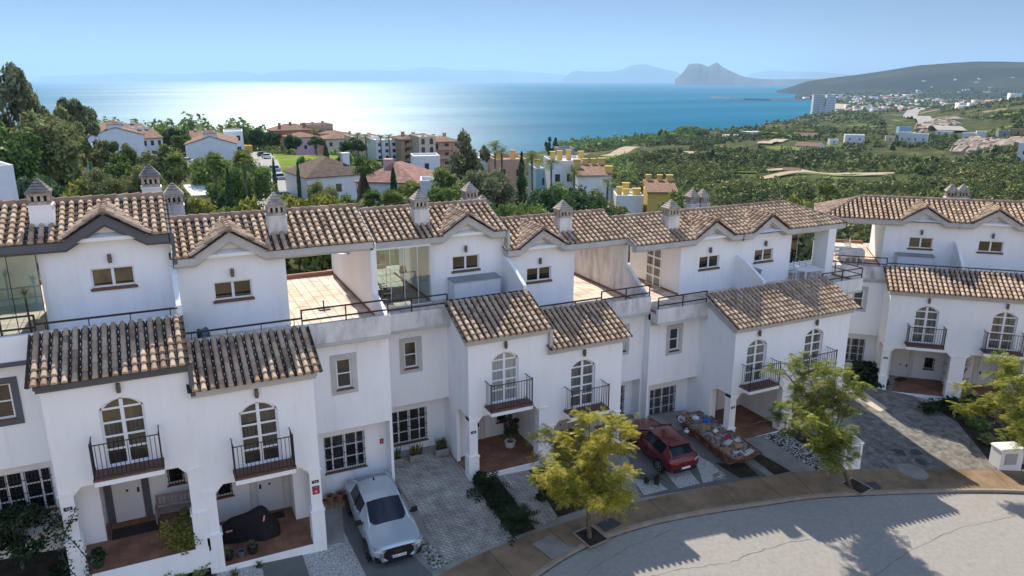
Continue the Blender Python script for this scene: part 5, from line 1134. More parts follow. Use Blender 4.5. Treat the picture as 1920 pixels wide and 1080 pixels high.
rosette(G(972, 988), 30, 1.2, 'cycad', 'large dark cycad at the pavement end of the bed by the paved driveway', 'cycad', stem=.25)
shrub(G(938, 955), .9, 1.5, 'rounded dark shrub between the two cycads')
shrub(G(900, 905), .8, .7, 'small dark shrub against the porch pillar behind the cycads')
shrub(G(1010, 905), .8, 1.0, 'grey-green succulent clump beside the paved path behind the yellow-green tree', 'olive')
shrub(G(1020, 935), .6, .8, 'low dark clump beside the paved path under the yellow-green tree')
rosette(G(1231, 908), 22, .75, 'agave', 'spiky agave in the white gravel behind the red hatchback', 'agave', 'garden', False, .35)
rosette(G(1212, 905), 16, .5, 'agave', 'smaller spiky plant left of the agave in white gravel', 'agave', 'garden', False, .2)
rosette(G(1172, 850), 14, .7, 'agave', 'spiky plant between the porch pillar and the red hatchback', 'agave', 'olive', False, .1)
shrub(G(1130, 838), 1.5, 1.3, 'loose shrub with reddish twigs on the porch left of the red hatchback', 'olive')
# shrubs round the bend house
for (px, py, h, w_, lb, lf) in [(1618, 712, 1.7, 2.3, 'round clipped dark shrub under the grilled window', 'garden'), (1640, 722, 1.2, 1.6, 'dark shrub at the foot of the porch pillar beside the hose reel', 'garden'), (1600, 735, 1.2, 1.6, 'low dark bush at the far end of the grey driveway', 'dark'),
    (1752, 775, 1.0, 2.0, 'near left part of the dark clipped hedge below the bare climbing shrub', 'garden'), (1790, 770, 1.0, 2.0, 'middle part of the dark clipped hedge below the bare climbing shrub', 'garden'), (1825, 765, 1.1, 2.2, 'right part of the dark clipped hedge behind the feathery tree', 'garden'), (1830, 800, .8, 1.6, 'strappy green clump in the bed beside the grey driveway', 'mid'), (1850, 830, .7, 1.5, 'dry leafy clump in the bed next to the low white cabinet', 'olive'), (1815, 790, .6, 1.2, 'small green clump below the hedge beside the grey driveway', 'mid')]:
    shrub(G(px, py), h, w_, lb, lf)
shrub(G(1540, 842), .8, 1.2, 'dark ground shrub behind the leaning street tree', 'dark'); shrub(G(1556, 858), .6, .9, 'small dark shrub against the low garden wall', 'dark')
# bare climbing shrub
p = G(1786, 742); t = thing('climbing_shrub', 'bare brown climbing shrub with few leaves against the white porch', 'shrub', p); b = MB(); rg = np.random.default_rng(3)
for k in range(26):
    a = rg.uniform(-1, 1); q = [Vector((0, 0, 0)), Vector((a*.2, rg.uniform(-.2, .2), 1.0)), Vector((a*.7, rg.uniform(-.3, .3), rg.uniform(1.5, 2.2))), Vector((a*1.1, rg.uniform(-.3, .3), rg.uniform(1.8, 2.9)))]; b.tube(q, [.03, .022, .014, .006], 4)
b.build('branches', mat('bare_twig', [(.09, .05, .04), (.15, .09, .07)], 4), t); C = np.stack([rg.uniform(-1.1, 1.1, 260), rg.uniform(-.3, .3, 260), rg.uniform(1, 2.9, 260)], -1); V, F_ = leafquads(C, .07, rg); fastmesh('leaves', V, F_, LV['olive'], t)
# left garden: olive tree, climber, hedge, pots (porch things sit at the porch floor)
def HL(h, u, y, z):  # house local -> world
    P = HP[h]
    if h in 'GH': q = RL(14.5+P['s']*u, 50.3+y, 0); return Vector((q.x, q.y, P['ze']+z))
    return Vector((P['xp']+P['s']*u, P['y0']+y, P['ze']+z))
glz_m = mat('glazed_yellow_pot', [(.42, .30, .12), (.5, .37, .16)], 3, .35); terp_m = mat('terracotta_pot', [(.23, .10, .06), (.33, .16, .1)], 5, .8); bpot_m = mat('black_pot', [(.02, .02, .022)], rough=.5); wpot_m = mat('white_pot', [(.6, .6, .6)], rough=.5); gpot_m = mat('green_pot', [(.02, .07, .03)], rough=.35)
def pot(p, r, h, m, label, name='flower_pot', group='flower pots', plant=None, rim=1.12):
    o = thing(name, label, 'pot', p, 0, group); b = MB(); b.lathe((0, 0, 0), [(r*.7, 0), (r*.95, h*.6), (r, h*.92), (r*rim, h*.93), (r*rim, h), (r*.9, h), (r*.88, h*.88)], 18); b.build('pot_shell', m, o, smooth=False); b = MB(); b.lathe((0, 0, h*.84), [(r*.9, 0), (r*.5, .02)], 14); b.build('pot_soil', soil_m, o); return o
gp = G(300, 1076); pot(gp, .36, .52, glz_m, 'large yellow glazed pot below the small olive tree')
t = put_tree('broad', 'lime', G(356, 1060), 2.5, 2.1, 'small round-headed tree growing beside the large yellow pot', name='garden_tree', n=2600, size=.06, H0=2.5, W0=2.1)
t = put_tree('broad', 'garden', G(45, 1065), 2.7, 3.4, 'dark leafy tree in the lower left corner of the garden', name='garden_tree', n=3600, size=.085, H0=2.7, W0=3.4)
for (px, py, h, w_, lb) in [(330, 1080, .7, 1.3, 'low hedge between the two porches, left part'), (375, 1072, .8, 1.2, 'low hedge against the pillar between the two porches'), (20, 1010, .8, 1.6, 'dark shrub under the grilled window at the left edge'), (120, 1075, .7, 1.0, 'dark shrub at the foot of the climber pillar')]: shrub(G(px, py), h, w_, lb, 'garden' if px < 200 else 'mid', n=1300, size=.06)
p = HL('A', 4.16, -.1, -7.4); t = thing('climbing_plant', 'dark glossy climber winding up the left porch pillar', 'climber', p); b = MB(); C = []; rg = np.random.default_rng(9)
for s0 in (0, 2.2):
    pts = [Vector((.36*math.sin(s0+z*1.5), -.16+.1*math.cos(s0+z*2), z)) for z in np.linspace(0, 3.1, 14)]; b.tube(pts, .015, 5)
    for q in pts[2:]:
        for k in range(11): C.append(q+Vector(rg.standard_normal(3))*.10)
b.build('stems', barkd_m, t); V, F_ = leafquads(np.array([tuple(c) for c in C]), .07, rg); fastmesh('leaves', V, F_, LV['garden'], t)
pot(HL('A', 3.55, 2.3, -6.895), .24, .4, terp_m, 'terracotta pot standing by the white front door of the leftmost porch'); shrub(HL('A', 3.75, 2.4, -6.6), .7, .6, 'leafy plant behind the terracotta pot on the leftmost porch', 'garden', 'pot_plant', 'plant', 400, .06)
pot(HL('A', 3.6, .35, -6.895), .2, .3, gpot_m, 'dark green pot at the front corner of the leftmost porch'); shrub(HL('A', 3.6, .35, -6.6), .6, .6, 'dark plant in the green pot at the front corner of the leftmost porch', 'garden', 'pot_plant', 'plant', 400, .06)
for (px, lb, lb2, u) in ((0, 'black pot at the left front corner of the motorbike porch', 'spiky grey-green plant in the leftmost black pot', .62), (1, 'black pot near the front of the covered motorbike', 'grey-green plant in the black pot in front of the motorbike', 1.5)):
    q = HL('B', u, .35, -6.895); pot(q, .19, .3, bpot_m, lb); rosette(q+Vector((0, 0, .25)), 40, .42, 'pot_plant', lb2, 'plant', 'olive', False, .08, up=(20, 85))
pot(HL('B', 1.08, .32, -6.895), .15, .26, mat('grey_pot', [(.10, .11, .12)], rough=.6), 'small empty grey pot between the two black pots')
for (px, py, lb) in ((486, 1062, 'spiky grass tuft in white gravel left of the dark path'), (440, 1078, 'spiky tuft in white gravel near the black pots')): rosette(G(px, py), 26, .42, 'grass_tuft', lb, 'plant', 'olive', False, .02, up=(15, 80))
# stone ledge and terracotta pots by the silver car
st_m = mat('rubble_stone', [(.14, .09, .05), (.26, .18, .1), (.36, .27, .17)], 5, .95, .5, 14)
p = HL('B', 5.15, 2.62, -7.15); o = thing('stone_planter', 'low rough stone ledge under the grilled window behind the silver car', 'planter', p); b = MB()
for i in range(7):
    for j in range(2): x = -.75+i*.22+.1*j; b.frust(x, random.uniform(-.03, .03), j*.15-.2, j*.15+.15, .115, .2, .10, .18)
b.build('stones', st_m, o); b = MB(); b.box(-.8, .75, .17, .4, -.2, .25); b.build('backfill', soil_m, o)
pot(HL('B', 4.95, 2.62, -6.86), .19, .32, terp_m, 'terracotta pot on the stone ledge, left of two'); pot(HL('B', 5.38, 2.62, -6.86), .19, .34, terp_m, 'terracotta pot on the stone ledge, next to the silver car')
# grey wooden planters with sansevieria under the window of the paved drive
wood_m = mat('grey_wood', [(.17, .155, .14), (.27, .25, .23), (.33, .31, .29)], 3, .9, .3, 10, stretch=(1, 1, 6))
sn_m = leafmat('leaf_sansevieria', [(.03, .05, .015), (.09, .10, .03), (.20, .18, .06)], .2, 6)
for (px, py, lb, n) in ((742, 875, 'grey wooden planter half hidden at the corner of the paved drive', 10), (781, 866, 'grey wooden planter under the window of the paved drive', 16), (829, 855, 'grey wooden planter in the inner corner of the paved drive', 18)):
    q = G(px, py); o = thing('wooden_planter', lb, 'planter', (q.x, q.y+.1, q.z), 0, 'grey wooden planters on the paved drive'); b = MB()
    for k in range(2): b.box(-.34, .34, -.2, -.17, .04+k*.19, .215+k*.19); b.box(-.34, .34, .17, .2, .04+k*.19, .215+k*.19); b.box(-.34, -.31, -.169, .169, .04+k*.19, .215+k*.19); b.box(.31, .34, -.169, .169, .04+k*.19, .215+k*.19)
    for sx in (-.31, .31):
        for sy in (-.165, .165): b.box(sx-.028, sx+.028, sy-.028, sy+.028, 0, .43)
    b.build('planter_boards', wood_m, o); b = MB(); b.box(-.3, .3, -.16, .16, .3, .34); b.build('planter_soil', soil_m, o)
    t = thing('sansevieria', 'upright sansevieria leaves in the '+lb[5:], 'plant', (q.x, q.y+.1, q.z+.34), 0, 'sansevierias in the wooden planters'); V = []
    for k in range(n*3):
        c = Vector((random.uniform(-.27, .27), random.uniform(-.12, .12), 0)); a = random.uniform(0, 6.28); sd_ = Vector((math.cos(a), math.sin(a), 0))*.03; tp = c+Vector((random.uniform(-.12, .12), random.uniform(-.1, .1), random.uniform(.35, .7))); V.extend([c-sd_*.7, c.lerp(tp, .6)-sd_, tp, c.lerp(tp, .6)+sd_])
    V = np.array([tuple(v) for v in V]); fastmesh('leaves', V, np.arange(len(V)).reshape(-1, 4), sn_m, t)
# camellia in a white pot
q = HL('C', 1.05, 1.9, -6.595); pot(q, .27, .42, wpot_m, 'white round pot on the porch behind the yellow-green tree'); put_tree('loose', 'garden', q+Vector((0, 0, .38)), 1.6, 1.15, 'dark glossy potted shrub on the porch behind the yellow-green tree', name='pot_plant', cat='plant', n=900, size=.075, H0=1.6, W0=1.15)
# ---------------------------------------------------------------- porch things
cover_m = mat('black_cover_cloth', [(.008, .008, .010), (.016, .016, .019)], 2, .75, .35, 7); pinkr_m = mat('reflective_pink', [(.7, .32, .3)], rough=.4)
p = HL('B', 1.55, 1.55, -6.893); t = thing('covered_motorbike', 'motorbike under a black cover with two pale reflective strips', 'motorbike', p, -.18)
prof = [(-1.12, .16, .42), (-1.0, .22, .72), (-.7, .27, .95), (-.35, .30, 1.0), (0, .30, 1.08), (.3, .36, 1.25), (.5, .40, 1.32), (.68, .34, 1.2), (.85, .26, .82), (1.05, .24, .6), (1.15, .18, .35)]; n = 14; vs = []
for i, (x, hw, hz_) in enumerate(prof):
    for j in range(n+1):
        a = math.pi*j/n; fl = 1+.35*(1-math.sin(a))**2+.05*math.sin(5*a+i); vs.append((x, -math.cos(a)*hw*fl, max(.015, math.sin(a)**.75*hz_)))
b = MB(); b.add(vs, [(i*(n+1)+j, i*(n+1)+j+1, (i+1)*(n+1)+j+1, (i+1)*(n+1)+j) for i in range(len(prof)-1) for j in range(n)]+[tuple(range(n+1)), tuple(range((len(prof)-1)*(n+1), len(prof)*(n+1)))]); cv = b.build('cover', cover_m, t, smooth=True); sm = cv.modifiers.new('sub', 'SUBSURF'); sm.levels = sm.render_levels = 1
b = MB(); b.prism([(-.85, -.345, .52), (-.6, -.36, .56), (-.6, -.355, .62), (-.85, -.338, .58)], (0, -.02, .0)); b.build('reflective_strip', pinkr_m, t); b = MB(); b.prism([(.55, -.43, .85), (.61, -.42, .85), (.66, -.38, 1.06), (.60, -.39, 1.06)], (0, -.03, 0)); b.build('reflective_strip', pinkr_m, t)
bench_m = mat('bench_wood', [(.24, .19, .19), (.34, .28, .28)], 4, .85, .2, 14)
p = HL('A', .95, 2.45, -6.893); t = thing('wooden_bench', 'weathered slatted wooden bench beside the white front door', 'bench', p, -.1); 
def slats(rows, name): 
    b = MB()
    for r_ in rows: b.box(*r_)
    b.build(name, bench_m, t)
slats([(-.75, .75, -.25+.1*i, -.17+.1*i, .42, .45) for i in range(5)], 'seat'); slats([(-.75, .75, .26, .29, .5, .57), (-.75, .75, .26, .29, .88, .96)]+[(-.72+.15*i, -.64+.15*i, .265, .285, .57, .88) for i in range(10)], 'backrest')
for sx in (-.72, .72):
    for sy, hh in ((-.24, .62), (.26, .92)): slats([(sx-.03, sx+.03, sy-.03, sy+.03, 0, hh)], 'leg')
    slats([(sx-.035, sx+.035, -.28, .26, .62, .655)], 'armrest')
mat_m = mat('doormat', [(.02, .018, .017), (.045, .04, .036)], 20, 1, .5, 60)
def doormat(h, u, y, w_, d_, z, label): b = MB(); b.box(-w_/2, w_/2, -d_/2, d_/2, 0, .014); o = b.build('doormat', mat_m); o.location = HL(h, u, y, z); tag(o, label, 'mat', 'doormats')
doormat('A', 2.45, 2.25, 1.6, .75, -6.894, 'wide dark doormat in front of the leftmost white door'); doormat('B', 2.62, 2.6, .8, .5, -6.894, 'dark doormat at the door behind the covered motorbike'); doormat('G', 2.6, 2.3, .9, .5, -6.494, 'dark doormat at the door beyond the grey driveway')
b = MB(); b.box(-.3, .3, -.2, .2, 0, .02); o = b.build('doormat', mat_m); q = G(521, 1030); o.location = (q.x, q.y, q.z+.012); o.rotation_euler = (0, 0, .08); tag(o, 'black mat lying at the house end of the dark path', 'mat', 'doormats')
# wall signs
red_m = mat('alarm_sign_red', [(.42, .02, .05)], rough=.5)
def sign(h, u, y, z, w_, hh, m, name, label):
    P = HP[h]; t = thing(name, label, 'sign', HL(h, u, y, z)); b = MB(); b.box(-w_/2, w_/2, -.02, -.002, -hh/2, hh/2); b.build('sign_panel', m, t); return t
t = sign('B', 3.97, 0, -4.50, .27, .11, iron_m, 'alarm_sign', 'black upper plate of the alarm sign on the pillar by the motorbike'); textmesh('sign_text', 'ALARMA', .05, white_m, t, (0, -.022, 0), (math.pi/2, 0, 0))
t = sign('B', 3.97, 0, -4.68, .27, .22, red_m, 'alarm_sign', 'red lower plate of the alarm sign on the pillar by the motorbike'); b = MB(); b.lathe((0, 0, 0), [(.06, 0), (.055, .006)], 6); b.build('sign_emblem', pinkr_m, t, tf=lambda q: (q[0], -.02-q[2], q[1]))
t = sign('B', 7.45, 3.1, -4.75, .17, .24, red_m, 'alarm_sign', 'small dark red alarm plate on the wall between the two grilled windows'); b = MB(); b.lathe((0, 0, 0), [(.04, 0), (.035, .006)], 6); b.build('sign_emblem', pinkr_m, t, tf=lambda q: (q[0], -.02-q[2], q[1]))
# hose reels
hose_m = mat('hose_blue_grey', [(.10, .16, .19), (.16, .24, .27)], 6, .6)
def hosereel(p, rz, label, r=.26):
    t = thing('hose_reel', label, 'hose reel', p, rz); b = MB(); b.lathe((0, 0, 0), [(r, 0), (r, .03), (.1, .04), (.1, .26), (r, .27), (r, .3)], 18); b.build('reel', hose_m, t, tf=lambda q: (q[2]-.15, q[0], q[1]+r+.15)); b = MB()
    for k in range(4): b.tube([(-.08+.05*k, r*.8*math.cos(a), r+.15+r*.8*math.sin(a)) for a in np.linspace(0, 6.28, 14)], .03, 5, caps=False)
    b.build('hose', hose_m, t); b = MB(); b.tube([(-.2, -.2, 0), (-.2, 0, r+.15), (-.2, .2, 0)], .018, 5); b.tube([(.2, -.2, 0), (.2, 0, r+.15), (.2, .2, 0)], .018, 5); b.build('stand', iron_m, t)
hosereel(HL('B', .75, 3.3, .76), .4, 'blue-grey hose reel on the terrace beside the party wall'); hosereel(HL('G', 4.95, 2.3, -6.4), .3, 'dark hose reel against the wall behind the driveway shrubs', .32)
# ---------------------------------------------------------------- roof terraces
metal_m = mat('cabinet_grey_lid', [(.22, .235, .25), (.27, .285, .30)], 1.2, .6); cabw_m = mat('cabinet_pale', [(.60, .64, .68)], rough=.5); cabb_m = mat('cabinet_blue_grey', [(.17, .25, .31), (.2, .28, .34)], 1, .5)
def tcab(h, u0, u1, yb, d_, hh, z, label, body, lid):
    P = HP[h]; c = HL(h, (u0+u1)/2, yb-d_/2, z); w_ = abs(u1-u0); t = thing('storage_cabinet', label, 'cabinet', c, P.get('rz', 0), 'storage cabinets on the roof terraces'); b = MB(); b.box(-w_/2, w_/2, -d_/2, d_/2, 0, hh); b.build('cabinet_body', body, t)
    b = MB(); b.prism([(-w_/2-.05, -d_/2-.06, hh+.005), (-w_/2-.05, d_/2, hh+.06), (-w_/2-.05, d_/2, hh+.1), (-w_/2-.05, -d_/2-.06, hh+.04)], (w_+.1, 0, 0)); b.build('lid', lid, t)
    n = 3
    for i in range(n): b = MB(); b.box(-w_/2+.03+i*w_/n, -w_/2-.03+(i+1)*w_/n, -d_/2-.015, -d_/2-.002, .05, hh-.05); b.build('cabinet_door', body, t)
tcab('C', .55, 3.05, 4.88, .8, 1.0, .755, 'long pale cabinet with grey lid under the upper window on the glazed terrace side', cabw_m, metal_m)
tcab('E', -.95, -.1, 4.85, 1.0, 1.15, .755, 'blue-grey cabinet beside the sloped party wall on the roof terrace', cabb_m, cabb_m)
tcab('G', 1.3, 3.5, 4.55, .75, .95, .755, 'long pale cabinet with grey lid on the terrace of the separate pair', cabw_m, metal_m)
gl_m = glassmat('terrace_glass', (.82, .9, .9), .07); glr_m = glassmat('terrace_glass_reflecting', (.8, .88, .88), .06)
def glazing(h, u0, u1, y, z0, z1, n, label, frame):
    P = HP[h]; t = thing('glass_screen', label, 'glass screen', HL(h, u0, y, z0), P.get('rz', 0), 'glass screens on the roof terraces'); s = P['s']; w_ = u1-u0; H = z1-z0
    for i in range(n): b = MB(); b.box(s*(w_*i/n+.015), s*(w_*(i+1)/n-.015), -.004, .004, .05, H-.05); b.build('glass_pane', glr_m if h == 'A' else gl_m, t)
    b = MB()
    for i in range(n+1): x = s*w_*i/n; b.box(x-.012, x+.012, -.015, .015, 0, H)
    b.box(0, s*w_, -.02, .02, 0, .05); b.box(0, s*w_, -.03, .03, H-.05, H+.06); b.build('frame', frame, t)
glazing('A', 4.4, 7.95, 4.2, .76, 3.7, 4, 'glass screen with plants behind it on the leftmost terrace', iron_m)
glazing('C', 4.06, 7.45, 4.55, .76, 3.7, 5, 'clear sliding glass screen on the terrace with dining table', winframe_m)
glazing('C', 4.3, 7.4, 8.0, .76, 3.3, 3, 'second glass screen behind the dining table', winframe_m)
glazing('F', 4.3, 7.2, 7.2, .76, 3.6, 2, 'glass screen behind the white terrace chairs at the end of the row', winframe_m)
b = MB(); b.box(-3.4, 0, -.01, .01, 0, 2.2); o = b.build('pale_backing', mat('backing_pale', [(.74, .76, .72), (.84, .85, .82)], .8, .7, stretch=(1, 1, 3))); o.location = HL('A', 4.45, 4.45, 1.5); tag(o, 'pale blind sheet added behind the leftmost terrace glass to make it look pale', 'backing')  # pale sheet added behind the glass, standing in for its pale reflection
b = MB(); b.box(6.9, 7.55, 4.5, 5.6, .76, 3.75); b.build('terrace_pillar', wall_m, HS['F'][0], tf=HS['F'][1])
b = MB(); b.prism([(4.35, 4.9, .755), (4.35, 9.8, .755), (4.35, 9.8, 2.6), (4.35, 4.9, 3.7)], (.05, 0, 0)); 
# french door in the side wall of the terrace room
def sidedoor(h, y0, y1, z0, z1):
    P = HP[h]; root, tf = HS[h]; u = P['wb']; b = MB(); b.box(u+.003, u+.05, y0, y0+.09, z0, z1); b.box(u+.003, u+.05, y1-.09, y1, z0, z1); ym = (y0+y1)/2; b.box(u+.003, u+.05, ym-.06, ym+.06, z0, z1)
    for i in range(5): z = z0+(z1-z0)*i/4; b.box(u+.006, u+.047, y0+.09, y1-.09, z-.05 if i else z, z+.05 if i < 4 else z)
    f = b.build('french_door', winframe_m, root, tf=tf); b = MB(); b.quad((u+.02, y0+.02, z0), (u+.02, y1-.02, z0), (u+.02, y1-.02, z1-.02), (u+.02, y0+.02, z1-.02)); b.build('pane', dimcur_m, f, tf=tf)
sidedoor('E', 6.6, 8.1, .78, 3.1)
# furniture
fur_m = mat('white_furniture', [(.76, .77, .78)], rough=.5); cloth_m = mat('white_cloth', [(.74, .74, .76)], rough=.9); rat_m = mat('dark_rattan', [(.05, .04, .035), (.1, .08, .07)], 18, .8, .4, 40)
def chair(p, rz, label, m=fur_m, group='white terrace chairs'):
    t = thing('terrace_chair', label, 'chair', p, rz, group); b = MB()
    for i in range(5): b.box(-.23, .23, -.22+.09*i, -.15+.09*i, .42, .445)
    b.build('seat', m, t); b = MB()
    for i in range(5): b.prism([(-.23, .23+.02*i, .52+.09*i), (.23, .23+.02*i, .52+.09*i), (.23, .245+.02*i, .58+.09*i), (-.23, .245+.02*i, .58+.09*i)], (0, .015, 0))
    for sx in (-.23, .2): b.prism([(sx, .21, .42), (sx+.03, .21, .42), (sx+.03, .34, 1.0), (sx, .34, 1.0)], (0, .025, 0))
    b.build('backrest', m, t)
    for sx in (-.21, .21):
        for sy in (-.2, .2): b = MB(); b.box(sx-.02, sx+.02, sy-.02, sy+.02, 0, .42); b.build('leg', m, t)
        b = MB(); b.box(sx-.025, sx+.025, -.22, .26, .63, .66); b.build('armrest', m, t)
    return t
def table(p, rz, w_, d_, label, m=fur_m, h=.74, cloth=False):
    t = thing('terrace_table', label, 'table', p, rz, 'tables on the roof terraces'); b = MB(); b.box(-w_/2, w_/2, -d_/2, d_/2, h-.04, h); b.build('table_top', m, t)
    for sx in (-w_/2+.06, w_/2-.06):
        for sy in (-d_/2+.06, d_/2-.06): b = MB(); b.box(sx-.03, sx+.03, sy-.03, sy+.03, 0, h-.04); b.build('leg', m, t)
    if cloth: b = MB(); b.frust(0, 0, .28, h+.008, w_/2+.05, d_/2+.05, w_/2+.012, d_/2+.012); o = b.build('tablecloth', cloth_m); o.location = p; o.rotation_euler = (0, 0, rz); tag(o, 'white cloth draped over the table on the far open terrace', 'tablecloth')
    return t
F0 = lambda u, y: HL('F', u, y, .757)
table(F0(5.15, 4.1), 0, 1.5, .85, 'white table with four slatted chairs on the end terrace')
for i, (u, lb) in enumerate(((4.6, 'first white slatted chair from the left behind the end terrace table'), (5.12, 'second white slatted chair from the left behind the end terrace table'), (5.64, 'third white slatted chair from the left behind the end terrace table'), (6.16, 'fourth white slatted chair, next to the white pillar'))): chair(F0(u, 4.85), 0, lb)
G0 = lambda u, y: HL('G', u, y, .757); gr_ = -PH
table(G0(6.0, 6.2), gr_, 1.5, 1.0, 'table under a white cloth on the far open terrace', cloth=True)
chair(G0(6.9, 5.7), gr_+1.6, 'white chair left of the cloth-covered table, nearer the railing'); chair(G0(6.95, 6.5), gr_+1.5, 'white chair left of the cloth-covered table, farther from the railing'); chair(G0(6.1, 7.3), gr_+.1, 'white chair behind the cloth-covered table'); chair(G0(5.6, 5.1), gr_+3.1, 'white chair with its back to the railing before the cloth-covered table'); chair(G0(6.4, 5.05), gr_+3.2, 'white chair at the front left of the cloth-covered table')
t = thing('sun_lounger', 'white lounger bed at the back of the far open terrace', 'lounger', G0(6.6, 9.0), gr_); b = MB(); b.box(-.9, .9, -.4, .4, .3, .42); b.build('mattress', cloth_m, t); b = MB(); b.box(-.95, .95, -.44, .44, .24, .298); b.build('lounger_frame', fur_m, t)
for sx in (-.85, .85):
    for sy in (-.38, .38): b = MB(); b.box(sx-.03, sx+.03, sy-.03, sy+.03, 0, .24 if sy < 0 else .9); b.build('leg', fur_m, t)
C0 = lambda u, y: HL('C', u, y, .757)
table(C0(6.7, 6.2), 0, .9, 1.6, 'pale dining table inside the glazed terrace', mat('table_pale_wood', [(.5, .4, .3)], rough=.5))
chair(C0(6.0, 5.7), 1.57, 'dark rattan chair at the near right of the glazed terrace table', rat_m, 'dark rattan chairs'); chair(C0(6.0, 6.5), 1.57, 'dark rattan chair at the far right of the glazed terrace table', rat_m, 'dark rattan chairs'); chair(C0(7.25, 6.9), -1.57, 'dark rattan chair at the left of the glazed terrace table', rat_m, 'dark rattan chairs')
t = thing('floor_lamp', 'dark shaded floor lamp behind the glass of the dining terrace', 'lamp', C0(5.15, 5.6)); b = MB(); b.lathe((0, 0, 0), [(.16, 0), (.15, .03), (.02, .04), (.02, 1.5)], 10); b.build('stand', iron_m, t); b = MB(); b.lathe((0, 0, 1.45), [(.2, 0), (.13, .28)], 14); b.build('lamp_shade', rat_m, t)
q = HL('B', 5.9, 6.0, .757); t = thing('parasol_base', 'dark parasol base standing on the open tiled terrace', 'parasol base', q); b = MB(); b.box(-.25, .25, -.25, .25, 0, .04); b.build('base_plate', black_m, t); b = MB(); b.tube([(0, 0, .04), (0, 0, .4)], .03, 8); b.build('tube', black_m, t)
# plants on the leftmost terrace
for (u, y, h, lb) in ((5.6, 3.0, 1.7, 'tall thin yucca with leaf rosette behind the left terrace rail'), (4.75, 3.1, 1.5, 'thin yucca next to the white room wall on the left terrace')):
    q = HL('A', u, y, .757); pot(q, .2, .3, terp_m, 'long terracotta pot under the '+lb[:16].strip()+(' at the picture edge' if u > 5 else ' by the room wall')); rosette(q+Vector((0, 0, .25)), 26, .5, 'yucca', lb, 'plant', 'olive', False, h, up=(-10, 80)); b = MB()
# ---------------------------------------------------------------- houses and trees beyond
ftile_m = brickmat('far_tile', (.30, .17, .12), (.38, .24, .17), (.13, .08, .06), .28, .42, .05, .9, 0, .6, off=0); ftiled_m = brickmat('far_tile_dark', (.16, .11, .085), (.22, .15, .11), (.07, .05, .04), .28, .42, .05, .9, 0, .6, off=0); ftilep_m = brickmat('far_tile_pink', (.42, .22, .18), (.5, .29, .24), (.22, .12, .1), .28, .42, .05, .9, 0, .6, off=0)
def plaster(n, c): return mat(n, [tuple(x*.86 for x in c), c], .6, .9)
fw_m = plaster('far_white', (.76, .76, .76)); fcream_m = plaster('far_cream', (.62, .52, .40)); ftan_m = plaster('far_tan', (.50, .34, .22)); fsal_m = plaster('far_salmon', (.58, .34, .25)); fyel_m = plaster('far_yellow', (.62, .44, .13)); fblu_m = plaster('far_blue', (.36, .54, .64)); fpnk_m = plaster('far_pink', (.66, .42, .42)); fred_m = plaster('far_red', (.40, .17, .11)); fgrey_m = plaster('far_grey', (.32, .32, .33))
fwin_m = mat('far_window', [(.03, .035, .04)], rough=.2, spec=.6); shut_m = mat('shutter_brown', [(.12, .07, .045)], rough=.7)
